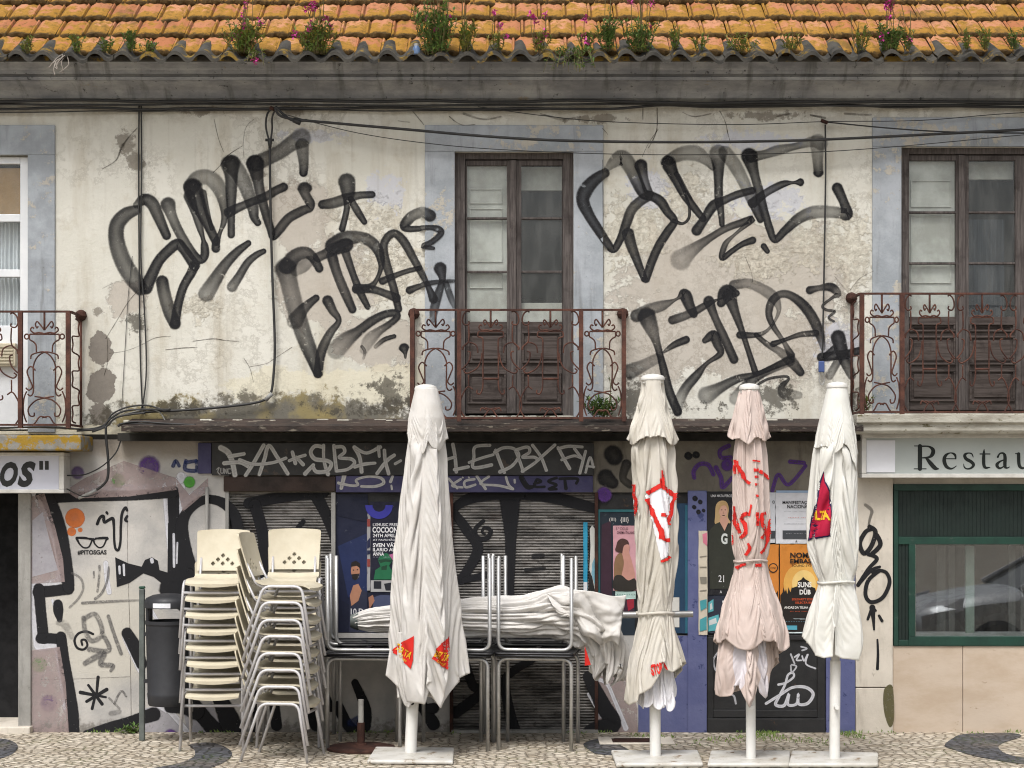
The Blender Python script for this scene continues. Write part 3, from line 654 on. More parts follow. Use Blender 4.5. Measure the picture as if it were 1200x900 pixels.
def railing(posts, bays, x_l, x_r, ytop, ybot, yf, ret, ret_posts=()):
    root = bpy.data.objects.new('balcony_railing', None); COL.objects.link(root); root.parent = B
    r_ = MB(); zt, zb = PZ(ytop, yf), PZ(ybot, yf); H = zt - zb
    r_.box(PX(x_l, yf), PX(x_r, yf), yf - .012, yf + .012, zt - .016, zt)
    for side, on in ((x_l, ret[0]), (x_r, ret[1])):
        if on:
            X = PX(side, yf); r_.box(X - .012, X + .012, yf + .012, .03, zt - .016, zt)
    r_.build('handrail', M['rust'], root)
    b_ = MB(); b_.box(PX(x_l, yf), PX(x_r, yf), yf - .012, yf + .012, zb, zb + .016)
    for side, on in ((x_l, ret[0]), (x_r, ret[1])):
        if on: X = PX(side, yf); b_.box(X - .012, X + .012, yf + .012, .03, zb, zb + .016)
    b_.build('bottom_rail', M['rust'], root)
    for p in posts:
        X = PX(p, yf); MB().box(X - .0175, X + .0175, yf - .0185, yf + .0185, zb - .02, zt - .002).build('rail_post', M['rust'], root)
    sc_ = MB()
    def put(curve, cx, hw, straight=False, r=.0066):
        pts = [Vector((cx + u * hw, yf + .002 * math.sin(u * 9 + v * 20), zt - v * H)) for u, v in (curve if straight else cat_rom(curve, 6))]
        sc_.tube(pts, r, 5)
    for (a, b, kind) in bays:
        cx = (PX(a, yf) + PX(b, yf)) / 2; hw = (PX(b, yf) - PX(a, yf)) / 2
        if kind == 'n': half, st = NAR, NARS
        else: half, st = WID, WIDS
        for c in half: put(c, cx, hw); put(mir(c), cx, hw)
        for c in st: put(c, cx, hw, True)
        put([(0, 0), (0, .17)], cx, hw, True, .009)
        if kind == 'w': put([(-.27, .635), (.27, .635)], cx, hw, True, .010)
    for side, on in ((x_l, ret[0]), (x_r, ret[1])):     # scrolled return panel back to the wall
        if on:
            X = PX(side, yf)
            for k in range(3):
                z0 = zt - .05 - k * (H - .08) / 3; h4 = (H - .08) / 3
                sc_.tube([Vector((X, yf + .19 + .13 * math.sin(t / 24 * 2 * PI) + .04 * math.sin(t / 24 * 6 * PI), z0 - h4 * (t / 24 - .06 * math.sin(t / 24 * 4 * PI)))) for t in range(25)], .0065, 6)
            sc_.tube([Vector((X, -.03, zb)), Vector((X, -.03, zt))], .011, 6)
    sc_.build('scrollwork', M['rust'], root, smooth='all')
    kn = MB()
    for side, on in ((x_l, ret[0]), (x_r, ret[1])):
        if on:
            X = PX(side, yf); kn.lathe([(.001, -.05), (.035, -.035), (.05, -.005), (.042, .03), (.02, .045), (.001, .05)], (X, -.025, zt - .004), 12)
    if kn.v: kn.build('wall_anchor', M['rustdark'], root)
    return root
YB = -.40
railing((483, 538, 681, 731), ((485, 536, 'n'), (541, 609, 'w'), (611, 679, 'w'), (683, 729, 'n')), 482, 733, 362, 491, YB, (1, 1))
railing((1010, 1057, 1245, 1292), ((1012, 1055, 'n'), (1060, 1119, 'w'), (1121, 1181, 'w'), (1183, 1243, 'w'), (1247, 1290, 'n')), 1008, 1294, 343, 484, YB, (1, 1))
railing((24, 80, -130, -180), ((26, 78, 'n'), (-50, 22, 'w'), (-128, -52, 'w'), (-178, -132, 'n')), -182, 82, 364, 499, YB, (1, 1))
# ---- ground-floor front
FY = 0.0
def part(name, rects, mat, y0=0.0, y1=.3, bevel=0, parent=None):
    if name in SPLIT:
        return [MB().pbox(r[0], r[1], r[2], r[3], y0, y1).build(name, mat, parent or B, bevel=bevel) for r in rects][0]
    m = MB()
    for r in rects: m.pbox(r[0], r[1], r[2], r[3], y0, y1)
    return m.build(name, mat, parent or B, bevel=bevel)
GB = 861
ZT_ = 500
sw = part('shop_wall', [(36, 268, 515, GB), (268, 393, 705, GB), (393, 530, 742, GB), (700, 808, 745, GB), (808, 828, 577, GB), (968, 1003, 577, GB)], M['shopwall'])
part('upper_shop_wall', [(36, 393, 509, 515)], M['shade_beam'], 0.001)  # strip carries the ledge's shadow in its dark colour
cw = part('lintel_wall', [(393, 1046, 509, 577), (268, 393, 515, 577)], M['conc'], .0)
part('board_backing', [(393, 530, 577, 742), (700, 808, 577, 745), (828, 968, 577, GB)], M['blackdoor'], .03, .3)
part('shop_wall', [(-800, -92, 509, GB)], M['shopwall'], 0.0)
part('shop_wall', [(-92, 36, 509, 578)], M['conc'], 0.0)
part('doorway', [(-90, 21, 578, 853)], M['interior'], .55, .6)  # darkness of the recess is put into the panel colour
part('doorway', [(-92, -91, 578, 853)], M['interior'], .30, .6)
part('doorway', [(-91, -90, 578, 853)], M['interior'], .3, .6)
jb = part('door_jamb', [(21, 36, 578, 853)], M['jamb'], -.025, .6, .008); part('door_jamb', [(-106, -92, 578, 853)], M['jamb'], -.025, .6, .008)
part('door_step', [(-106, 35, 852, 866)], M['stonepil'], -.10, .55, .01)
# fascia boards and roller box
fas = part('fascia_board', [(248, 696, 518.5, 557)], M['blackboard'], -.05, -.001, .004)
fas2 = part('fascia_board', [(393.5, 695, 557.4, 577)], M['purple'], -.035, -.001, .004)
part('fascia_end', [(232, 247.5, 519, 555)], M['purple'], -.03, -.001, .003)
part('roller_box', [(262, 393, 558, 576)], M['brownbox'], -.03, -.001, .006)
# roller shutters: horizontal slats
def shutter(x0, x1, y0, y1, yy, slat=3.35):
    m = MB(); z = PZ(y1, yy); zt2 = PZ(y0, yy); prof = []; h = slat / 140; n = int((zt2 - z) / h)
    for i in range(n):
        zz = z + i * h
        for u, dd in ((0, .0), (.12, -.004), (.3, -.010), (.5, -.012), (.7, -.010), (.88, -.004), (.97, .002)): prof.append((yy + dd, zz + u * h))
    prof.append((yy, zt2)); 
    prof2 = prof + [(yy + .03, zt2), (yy + .03, z)]
    m.extr(prof2, PX(x0, yy), PX(x1, yy)); return m.build('roller_shutter', M['shutter'], B)
sh1 = shutter(267, 394, 576, 706, .05); sh2 = shutter(529, 701, 576, 858, .05)
part('shutter_rail', [(264, 268, 577, 705), (388, 393, 577, 742)], M['jamb'], -.015, .04, .003)
part('shutter_rail', [(527, 531, 577, 858), (697, 701, 577, 858)], M['rustdark'], -.015, .04, .003)
part('door_threshold', [(529, 701, 856, GB)], M['jamb'], -.06, .05)
# blue pilasters, black metal door, stone pier, restaurant front
part('pilaster', [(806, 828.5, 575, GB)], M['blue'], -.02, -.001, .005); part('pilaster', [(968, 1002.5, 575, GB)], M['blue'], -.02, -.001, .005)
part('blue_dado', [(748, 806, 745, GB)], M['blue'], -.006, -.001)
dr = bpy.data.objects.new('metal_door', None); COL.objects.link(dr); dr.parent = B
part('door_leaf', [(829, 967.5, 744, 838)], M['blackdoor'], .0, .03, .004, dr); part('door_leaf', [(829, 967.5, 842, GB)], M['blackdoor'], -.03, .03, .006, dr)
part('door_rail', [(829, 836, 747, 842), (958, 967, 747, 842), (836, 958, 832, 841), (836, 958, 744, 750)], M['blackdoor'], -.018, -.001, .004, dr)
sp = part('stone_pier', [(1003, 1046.5, 509, 805.5), (1003, 1046.5, 806.5, GB)], M['stonepil'], -.03, .3, .006)
part('stone_band', [(1046.5, 1420, 509, 567)], M['stonepil'], -.005, .3)
part('stone_base', [(1046.5, 1128, 757, GB), (1128.6, 1260, 757, GB), (1260.6, 1420, 757, GB)], M['base'], -.012, .3, .003)
part('shop_wall', [(1420, 1900, 509, GB)], M['stonepil'], 0)
sf = bpy.data.objects.new('shop_window', None); COL.objects.link(sf); sf.parent = B; sf['label'] = 'dark green restaurant window frame with slatted head panel'
part('window_frame', [(1047.5, 1420, 567.5, 575), (1047.5, 1053, 575, 757), (1065, 1073, 638, 746), (1053, 1420, 629, 638), (1065, 1420, 746, 757), (1400, 1420, 638, 746), (1400, 1420, 575, 629), (1053, 1065, 750, 757)], M['green'], -.026, .06, .004, sf)
m = MB()
for i in range(72):
    a = 1053.2 + i * 4.8; m.pbox(a, a + 4.4, 575.5, 628.6, -.004, .02)
m.pbox(1053, 1400, 575, 629, .0, .05); m.build('slatted_panel', M['greendark'], sf)
m = MB()
for i in range(3): m.pbox(1053.3 + i * 3.9, 1056.6 + i * 3.9, 638, 749.8, -.012, .02)
m.pbox(1053, 1065, 638, 750, .001, .05); m.build('slatted_panel', M['greendark'], sf)
part('pane', [(1073, 1400, 638, 746)], M['shopglass'], .015, .022, 0, sf)
part('inner_sill', [(1073, 1400, 742.5, 746)], M['intshutter'], .024, .25, 0, sf)
part('inner_mullion', [(1132, 1142, 640, 742)], plain('pale_green_mullion', hx('a9b8a8', .8), hx('98a898', .8), 4, .5, bmp=0), .10, .14, .003, sf)
part('inner_curtain', [(1098, 1108, 640, 742), (1112, 1119, 640, 742), (1182, 1190, 640, 742), (1196, 1203, 640, 742)], plain('dim_lace_curtain', hx('b5b2a8', .3), hx('8f8c84', .3), 4, .9, bmp=0, stretch=(8, 1, 1)), .30, .31, 0, sf)
part('dark_room_backing', [(1060, 1420, 620, 760)], M['interior'], .7, .75)  # dark sheet in place of the unlit restaurant room
# drain pipe stub beside the round painted letter
MB().tube([P(242.5, 571, -.03), P(242.5, 640, -.03), P(242.5, 700, -.03)], .015, 8).build('drain_pipe', M['jamb'], B, smooth='all')
# ------------------------------------------------------------------ writing sprayed on the upper wall
def tagw(strokes, ox, oy, label):
    o = ribbons(strokes, ox, oy, 5, wall_y, 'graffiti', M['sp_black'], wall); o['label'] = label
S = lambda x, y: (x, y)
tagw([
 [(200,530,50,.8),(140,555,70),(90,610,78),(80,680,80),(95,760,85,.7),(130,850,88),(180,930,88,.65),(222,990,70,.8)],
 [(255,985,70,.95),(285,920,60),(330,830,55),(390,765,55),(440,730,56),(475,760,50),(510,810,52),(540,855,55)],
 [(540,855,52,.95),(520,900,48),(475,980,45),(445,1080,45),(425,1195,50,.9)],[(425,1195,62,.85),(395,1130,66,.75),(365,1030,66,.7),(350,950,64,.95)],
 [(200,500,36,.6),(245,470,60,.9),(290,490,65,.8),(320,550,60,.8),(350,620,52,.85),(376,680,46,.97)],
 [(385,500,78,.8),(405,560,55,.65),(440,640,50,.75),(490,730,50),(540,800,48,.95),(580,822,42),(600,790,45),(598,740,40),(590,700,22),(570,630,36,.8),(540,540,40),(510,450,60,.8)],
 [(530,400,95,.95),(555,480,85),(590,560,60),(630,640,50),(665,715,45)],[(590,430,36,.75),(610,520,28),(640,640,20)],
 [(520,395,80,.8),(560,345,80,.5),(620,340,80,.45),(670,380,80,.5),(700,450,60,.6),(715,540,38,.8),(712,600,32),(690,660,20,.9),(667,720,40),(665,755,45,.97)],
 [(750,265,100,.8),(755,330,68,.8),(755,450,55,.85),(755,560,40,.9),(755,675,38)],
 [(760,260,90,.6),(810,330,80,.55),(850,420,70,.6),(880,510,60,.75),(890,570,46,.9),(910,605,36,.97)],
 [(740,545,50,.95),(800,515,45,.85),(870,485,40,.8),(960,450,45,.8),(1020,415,45,.85),(1062,396,46,.95)],
 [(895,260,92,.97),(910,350,60,.85),(930,450,50,.8),(960,560,45,.9),(985,640,40),(1000,690,35,.97),(1040,640,50,.85),(1090,580,50),(1150,545,50,.88),(1190,527,46),(1215,520,40),(1218,490,48,.9),(1190,440,50,.75),(1186,410,76,.9)],
 [(890,260,80,.7),(960,230,75,.65),(1040,190,75,.6),(1110,140,80,.6),(1165,110,100,.45)],[(1170,150,70,.55),(1180,260,50,.7),(1178,312,44,.97)],
 [(610,1020,84,.5),(660,940,70,.7),(720,850,55,.8),(790,775,45,.9),(855,725,32,.97)],[(760,980,54,.6),(800,920,45,.8),(850,840,40,.85),(900,795,35,.9),(945,772,28,.97)],
], 120, 140, 'tall black sprayed letters ending in an E above the left shop front')
tagw([[(432,165,88,.8),(440,230,70,.85),(435,300,36,.9),(425,360,32),(405,440,34,.97)],[(290,298,46,.95),(350,290,55,.75),(430,265,55,.8),(500,245,40),(580,240,36,.95)],[(455,265,30,.85),(490,330,40),(535,400,30,.97)],
 [(920,365,62,.95),(870,345,56,.6),(810,370,55,.7),(770,420,50,.95),(790,440,35),(850,440,30),(920,435,25),(970,445,35),(985,470,30),(930,520,30),(880,545,26),(940,556,18)]], 320, 180, 'black sprayed star and hooked S beside the centre window')
tagw([
 [(75,125,110,.75),(90,190,92,.6),(110,280,90,.5),(150,420,88,.6),(190,540,82,.7),(230,640,70,.85),(262,740,44,.97)],
 [(80,110,80,.9),(130,50,72,.8),(190,30,62,.75),(235,60,50,.85),(270,122,44,.97)],[(130,140,50,.35),(180,110,60,.45),(215,75,50,.4)],
 [(262,58,50,.7),(310,35,50,.85),(370,5,66,.95),(430,-15,70,.95)],
 [(130,430,84,.5),(170,370,60,.7),(210,330,45,.85),(252,296,36,.97)],
 [(320,312,56,.95),(350,370,45,.8),(385,430,30,.9),(335,500,42,.75),(290,590,50,.85),(272,670,46,.9),(265,735,50,.85)],
 [(345,50,55,.95),(375,150,50,.8),(420,260,50,.8),(465,362,42,.95)],[(425,30,44,.8),(470,160,36,.9),(510,260,40,.9),(555,348,30,.97)],
 [(350,-10,80,.95),(420,-50,82,.8),(500,-60,62,.7),(560,-42,60,.75),(610,5,55,.85),(632,70,42,.95),(630,130,24),(600,200,24,.9),(560,235,40,.95),(490,242,48,.97)],
 [(490,242,48,.97),(580,245,40,.9),(660,270,40,.85),(722,296,46,.9)],
 [(735,360,38,.97),(710,250,40,.9),(680,150,44,.85),(652,50,46,.85),(650,-20,42,.9),(680,-70,42,.9),(720,-80,42,.9),(770,-30,46,.9),(820,60,42,.85),(870,150,36,.9),(905,220,28,.9),(940,302,46,.95)],
 [(642,196,40,.97),(700,170,30,.9),(780,140,26),(862,120,24,.97)],[(980,125,66,.97),(992,190,34,.9),(970,270,42,.8),(945,360,46,.7),(935,430,26,.5)],
 [(800,250,40,.97),(850,230,30,.9),(920,210,26),(1000,200,20),(1060,198,16,.8)],[(1015,215,30,.75),(1040,290,34,.65),(1062,345,24,.5)],
 [(370,600,94,.35),(430,540,80,.55),(500,490,52,.85),(580,430,46,.9),(660,390,40,.95),(718,385,38),(725,410,34,.97),(680,450,34,.85),(620,490,44,.6),(565,540,66,.35),(532,600,44,.25)],[(520,580,16,.6),(538,610,16,.5),(530,650,12,.3)],
 [(600,582,20,.4),(650,540,24,.9),(710,520,22,.97)],[(768,592,54,.97),(774,620,22,.9),(775,645,12,.8)],
], 320, 290, 'black sprayed word above the doorway left of the centre balcony')
tagw([
 [(195,265,48,.85),(130,310,62,.9),(80,370,72,.9),(65,430,66,.95),(100,510,55,.9),(150,590,50,.95),(205,670,45),(245,712,38),(285,650,40),(320,560,50,.9),(350,480,52,.75),(400,430,52,.8),(440,405,50,.9)],
 [(205,240,30,.4),(260,190,70,.5),(300,175,80,.5),(345,230,74,.55),(380,310,62,.75),(420,385,52,.95),(470,400,48),(520,430,52,.95),(560,490,45),(600,545,40),(560,610,45,.95),(510,690,45),(470,780,45,.95),(435,885,40)],
 [(330,620,62,.97),(350,690,55,.85),(380,770,45,.9),(425,885,34,.97)],[(405,220,66,.97),(425,300,44,.7),(455,390,44,.85)],
 [(600,545,24,.97),(650,560,14),(685,530,15),(690,480,14),(680,430,13),(640,330,13),(612,270,22,.9)],
 [(565,205,76,.97),(610,300,50,.95),(660,390,45),(720,470,40),(770,532,34)],[(622,280,26,.8),(660,345,18),(702,415,12)],
 [(570,185,56,.6),(650,150,74,.42),(730,150,80,.4),(790,190,54,.45),(825,235,26,.6)],
 [(858,150,92,.5),(860,220,62,.8),(860,320,46,.9),(862,420,45),(875,500,34),(880,565,28,.97)],
 [(900,145,72,.4),(950,210,70,.42),(1000,300,62,.45),(1040,390,56,.55),(1070,450,52,.85),(1105,535,38,.95)],
 [(732,600,54,.97),(780,530,46,.95),(830,455,54),(900,420,40,.85),(970,390,40,.9),(1058,366,36,.97)],
 [(1060,440,50,.95),(1130,385,40,.8),(1200,345,40,.85),(1250,325,34,.95),(1300,320,15),(1338,318,42,.97)],
 [(1040,165,84,.97),(1070,270,50,.8),(1100,380,48,.85),(1130,490,40,.95),(1160,590,40),(1190,655,36),(1250,600,44,.95),(1330,530,56,.75),(1410,495,66,.55),(1490,490,64,.45),(1570,497,58,.6),(1612,505,62,.95),(1596,440,48,.9),(1556,352,56,.97)],
 [(1050,170,56,.75),(1130,155,46,.6),(1210,130,54,.5),(1310,108,36,.6),(1410,80,56,.35),(1460,90,72,.35)],[(1440,80,80,.35),(1440,170,58,.45),(1444,240,50,.7),(1445,258,54,.97)],
 [(640,770,110,.3),(700,720,70,.45),(800,650,40,.75),(900,590,38),(980,560,38,.85),(1058,535,34,.95),(960,620,16,.7),(900,680,30,.75),(880,762,30,.97),(940,720,28),(1000,680,30),(1060,658,38)],
 [(1125,693,32,.97),(1146,722,26)],
], 670, 150, 'black sprayed letters between the centre and right windows')
tagw([
 [(130,300,66,.75),(200,265,60,.55),(280,240,54,.6),(365,202,14,.8),(410,175,62,.97),(440,240,54,.9),(465,290,40,.95)],[(340,325,45,.85),(400,305,45,.7),(470,275,40,.8),(540,235,34,.85),(605,205,10,.9),(640,195,10)],
 [(190,305,92,.9),(220,380,70,.6),(245,450,42,.7),(270,540,36,.95),(290,620,42),(320,740,46),(370,860,46,.97)],
 [(95,625,80,.6),(170,590,62,.45),(250,550,52,.4)],[(290,512,14,.7),(350,470,34,.9),(420,440,40,.97)],
 [(530,445,30,.9),(580,415,55,.97),(605,470,45,.9),(620,522,34,.95),(540,580,22,.85),(480,650,46,.9),(420,720,52,.75),(380,800,56,.4),(370,870,40,.4)],
 [(553,215,56,.97),(590,310,40,.8),(640,420,45,.85),(700,555,46,.95)],
 [(672,180,74,.97),(700,260,50,.85),(740,370,34,.9),(780,490,28),(825,630,34,.97)],[(625,225,44,.97),(660,165,84,.97),(715,168,34,.97)],
 [(700,120,52,.7),(780,110,50,.45),(860,140,55,.45),(930,190,58,.5),(963,260,26,.5),(940,330,14,.55),(890,390,18,.65),(830,412,26,.85),(735,412,38,.97)],
 [(830,412,25,.9),(900,470,30,.75),(970,510,42,.5),(1030,560,58,.6),(1090,630,42,.95)],
 [(1035,530,40,.9),(990,450,24,.6),(930,360,30,.85),(905,290,36,.85),(920,220,42,.8),(970,175,40,.75),(1030,180,42,.8),(1105,235,52,.97),(1160,310,55,.85),(1200,400,50,.85),(1222,490,26,.5)],
 [(930,465,32,.97),(1000,440,20),(1090,410,28,.8),(1180,402,34,.95)],
 [(540,765,90,.45),(620,720,56,.75),(720,670,42,.85),(835,640,26,.9),(930,600,30,.9),(1030,555,44,.7)],[(708,785,64,.35),(770,710,50,.7),(850,650,40,.85),(940,605,40,.6),(1030,565,52,.45)],
 [(828,712,12,.9),(900,670,13),(1000,655,13),(1020,672,13),(980,715,34,.7),(1000,755,60,.5),(1080,765,40,.35)],
 [(1145,150,42,.97),(1200,137,30,.75),(1270,133,46,.97),(1310,172,36,.55),(1280,192,16,.8),(1220,240,14),(1240,265,14),(1290,275,14),(1255,310,12),(1284,332,13)],
 [(1310,425,74,.97),(1330,500,66),(1352,570,56,.85),(1390,650,44,.6)],[(1212,543,46,.97),(1280,535,46),(1360,525,46),(1430,506,40)],[(1285,490,30,.9),(1235,535,30)],[(1312,560,40,.75),(1260,650,44,.45)],
], 720, 310, 'black sprayed word with a star left of the right balcony')
# cracks in the upper plaster
ribbons([[(205,50,6,.9),(150,110,9),(110,170,14),(80,240,8),(0,290,5)],[(120,150,26,.5),(115,170,30,.4)],[(655,0,5,.9),(680,110,4),(710,190,4)],[(885,0,5,.8),(840,50,5),(825,150,4),(830,230,4)],[(820,155,5),(730,215,6),(690,270,6),(650,310,5)],
 [(0,990,4,.5),(60,960,4)],[(230,980,5,.9),(155,1065,6),(90,1170,5),(20,1285,6)],[(40,1370,4,.8),(140,1355,4),(230,1320,5),(310,1280,6),(400,1270,4)],[(370,1350,5),(460,1340,7),(555,1335,5)],[(530,1300,4),(650,1285,7),(720,1295,7),(800,1300,4)],[(860,1450,4),(960,1430,4),(1010,1400,4),(1110,1335,4)],[(830,1400,4),(865,1460,4),(885,1540,3)],[(30,1290,5),(30,1420,5),(10,1500,5)]], 120, 140, 5, wall_y, 'crack', M['crack'], wall)
ribbons([[(505,10,6,.9),(450,90,4),(412,170,4)],[(180,5,5),(210,40,5)],[(910,10,4),(930,90,4)],[(180,190,5,.8),(182,500,5),(186,900,5)],[(1010,740,4,.7),(1050,840,4),(1060,900,4)]], 670, 150, 5, wall_y, 'crack', M['crack'], wall)
ribbons([[(250,390,4,.9),(275,420,4),(290,440,4)],[(380,410,5),(420,440,4),(470,440,4)],[(430,400,10,.6),(500,420,8),(560,410,8)],[(700,400,5),(780,420,12,.7),(840,410,8)],[(1060,380,5,.8),(1060,420,4)],[(1110,380,4),(1108,460,5),(1080,520,4)],[(200,425,4,.6),(240,430,4)]], 400, 0, 3, wall_y, 'crack', M['crack'], wall)
ribbons([[(0,395,4,.5),(40,410,5,.8),(100,400,5)],[(130,390,4,.9),(150,430,4),(160,480,3)],[(450,405,8,.9),(500,415,10)],[(330,410,6,.7),(380,400,9)],[(570,400,10,.6),(660,405,9)],[(640,60,3),(660,120,3)]], 800, 0, 3, wall_y, 'crack', M['crack'], wall)
ribbons([[(900,150,3,.8),(840,210,4),(790,260,4)],[(585,500,3,.7),(535,600,3)],[(915,40,4,.8),(840,80,4),(780,150,4)],[(690,70,3,.7),(740,130,3)],[(1110,280,3,.7),(1060,240,3)]], 840, 310, 5, wall_y, 'crack', M['crack'], wall)
# ------------------------------------------------------------------ painted piece on the lower left wall
y0f = flat(0.0)
fillpoly([[(37,582),(52,578),(64,615),(74,655),(76,682),(37,684)], [(37,762),(70,758),(77,800),(81,861),(37,861)], [(76,575),(100,560),(145,540),(160,545),(206,560),(207,574),(150,582),(90,584)], [(206,560),(222,580),(244,560),(244,575),(214,600)]], y0f, 'painted_ground', M['sp_pink'], sw)
fillpoly([[(38,610),(50,600),(60,640),(68,668),(38,676)]], y0f, 'painted_ground', M['sp_lav'], sw)
fillpoly([[(170,830),(190,826),(196,832),(215,856),(214,861),(160,861)], [(215,832),(232,832),(248,822),(262,861),(220,861)],[(245,861),(259,842),(274,861)]], y0f, 'painted_ground', M['sp_lav'], sw)
ribbons([[(200,440,40,.9),(260,560,40),(310,680,40),(345,830,42),(355,905,45),(330,960,45),(200,980,50)], [(195,995,45),(200,1120,45),(215,1300,45),(235,1340,50),(330,1340,45),(360,1480,45),(390,1700,45)],[(330,415,30),(500,410,34),(740,405,34),(900,400,34),(1050,365,45),(1060,340,50)],[(1070,345,50),(1058,450,45),(1040,590,40)],[(1040,590,40),(1080,500,45),(1150,440,40),(1200,420,40)],
 [(975,470,40),(985,600,40),(1000,800,34),(1010,910,30)],[(620,850,30),(628,950,30),(640,1020,30)],[(735,1280,40),(770,1360,40),(820,1480,30)],[(890,1640,60),(970,1700,50),(1000,1720,40),(1100,1840,30)]], 0, 490, 5, y0f, 'white_outline', M['sp_white'], sw)
ribbons([[(235,455,50),(300,468,52),(500,462,50),(740,455,52),(900,445,56),(1015,432,64)],[(1015,440,64),(1020,600,60),(1035,760,70),(1060,900,110)],
 [(275,455,72),(320,560,75),(355,680,75),(375,800,75),(395,930,70),(402,992,62)],[(402,1000,62),(330,1010,60),(225,1020,62)],[(228,1000,60),(238,1120,58),(255,1290,60)],[(240,1290,58),(300,1290,56),(360,1296,56)],[(358,1280,56),(375,1420,60),(400,1560,62),(425,1720,64),(430,1865,66)],
 [(510,1855,50),(640,1815,60),(760,1780,60),(900,1735,75)],[(745,1260,60),(790,1340,70),(830,1440,60)],
 [(1175,1020,90),(1120,900,80),(1080,760,75),(1065,640,70),(1090,560,55),(1150,500,50),(1230,475,48),(1320,505,56),(1380,580,60),(1400,700,60)],
 [(1000,1000,120),(1080,960,160),(1150,1020,130),(1080,1080,100)],[(255,640,22),(290,720,24),(320,850,22)],[(252,715,20),(285,790,20)],
 [(1110,1640,70),(1200,1760,80),(1280,1850,90)],[(1290,1650,80),(1340,1760,110),(1370,1850,110)],[(1000,1690,70),(1080,1690,80),(1150,1720,90)],[(1600,1600,50),(1620,1800,60)],[(1750,1580,50),(1850,1800,60)],[(1500,1600,40),(1480,1840,40)]], 0, 490, 5, y0f, 'black_outline', M['sp_hard'], sw)
fillpoly([[(135,653),(150,660),(166,664),(170,656),(178,653),(185,657),(187,668),(200,672),(204,684),(190,684),(180,676),(168,672),(152,683),(137,688)], [(197,612),(214,640),(222,672),(222,700),(196,700)]], y0f, 'black_shape', M['sp_hard'], sw)
ribbons([[(700,870,14),(702,910,12)],[(725,860,14),(728,920,12)],[(1018,680,14),(1020,780,16),(1020,870,14)],[(1040,730,10),(1036,850,10)],[(890,830,22),(892,842,20)],[(910,1050,26),(940,1110,22)],[(985,1050,24),(1000,1110,20)],[(890,1130,20),(930,1200,22)],[(310,1070,20),(335,1160,14),(352,1190,14)]], 0, 490, 5, y0f, 'white_highlight', M['sp_white'], sw)
ribbons([[(340,1090,50),(342,1130,54),(350,1180,30)],],0,490,5,y0f,'black_shape',M['sp_hard'],sw)
def dots(lst, mat, nm='spray_dot'):
    for (x, y, r, op) in lst:
        mb = MB(); _lift[0] += 1; base = .0012 + (_lift[0] % 40) * .00006
        mb.v.append((PX(x), -base, PZ(y))); mb.a.append((0, 0, op))
        for i in range(24):
            a = 2*PI*i/24; mb.v.append((PX(x) + math.cos(a)*r/140*1.08, -base, PZ(y) + math.sin(a)*r/140*1.08)); mb.a.append((math.cos(a), math.sin(a), op))
            mb.f.append((0, 1 + i, 1 + (i + 1) % 24))
        mb.build(nm, mat, sw, attr='spray')
dots([(88,607,11,1),(84,623,5,1),(94,621,2.6,1)], M['sp_orange']); dots([(43,637,9,1),(46,779,9,1),(139,563,8,1),(222,565,7,1)], M['sp_green'])
dots([(34,658,9,1),(57,824,10,1),(175,547,13,.9),(91,554,8,.7),(200,862,8,.9)], M['sp_purple'])
ribbons([[(150,310,20),(175,270,24),(210,270,24)],[(150,270,18),(148,330,16)],[(1015,280,24),(1030,250,20),(1050,280,20)],[(1090,260,24),(1150,250,20)],[(1090,250,22),(1085,300,24),(1140,310,24)],[(1150,250,20),(1155,310,20)]],0,490,5,flat(0),'blue_scrawl',M['sp_navy'],sw)
ribbons([[(570,620,16),(585,585,16),(605,575,18),(612,610,16),(640,595,16),(662,590,18),(668,640,14),(670,720,13),(678,765,14),(695,770,14),(706,720,13),(708,640,14),(715,560,15),(735,525,16),(745,540,14)],[(625,552,14),(630,560,12)],[(745,575,14),(735,595,16),(745,605,12)]], 0, 490, 5, y0f, 'scribble', M['sp_hard'], sw)
ribbons([[(450,705,14),(465,735,9),(490,758,8),(520,755,8),(538,720,9),(540,708,10),(470,703,10)],[(548,708,10),(555,735,9),(580,758,8),(605,750,8),(622,715,9),(628,704,12),(560,705,10)],[(450,702,14),(500,700,9),(540,712,9),(590,700,9),(628,702,14)]], 0, 490, 5, y0f, 'stencilled_glasses', M['sp_hard'], sw)
text_mb('#PITOSGAS', 91, 125, 644.5, 649.5, 0, .035, 0, .0035).build('stencil_lettering', M['ink'], sw)
ribbons([[(490,370,30,.9),(500,450,30),(540,505,32),(600,460,30),(560,350,30),(495,375,30)],[(600,460,28),(640,560,30),(525,555,34)],[(635,360,22),(670,470,24),(710,580,24)],[(500,635,34),(560,600,40),(610,580,36),(590,640,34),(660,650,30),(650,680,20)],[(670,870,16),(710,800,14),(740,830,12)],[(340,400,30,.5),(380,410,50,.5),(420,480,36,.4)],[(650,930,30,.6),(700,920,30,.5)],[(640,840,14,.7),(700,900,14)]], 0, 690 - 0 - 40, 5, y0f, 'grey_scrawl', M['sp_grey'], sw)
ribbons([[(330,610,18,.8),(390,650,18),(405,720,18),(370,790,18),(310,850,16)],[(520,560,18),(515,660,18),(505,740,16)],[(585,570,18),(575,660,18),(535,750,20),(490,790,22)],[(480,600,14),(480,640,14)],[(400,820,22),(560,810,22),(800,800,16,.6)]], 30, 570, 6, y0f, 'grey_scrawl', M['sp_grey'], sw)
ribbons([[(575,518,18),(565,630,13)],[(472,607,20),(620,635,12)],[(518,565,14),(598,675,18)],[(625,590,20),(508,660,16)],[(555,640,14),(540,702,16)],[(545,265,13),(505,250,13),(460,262,13),(437,300,13),(452,345,13),(490,355,13),(512,330,12),(500,300,12),(478,302,12),(482,328,12)]], 0, 690, 5, y0f, 'black_scrawl', M['sp_hard'], sw)
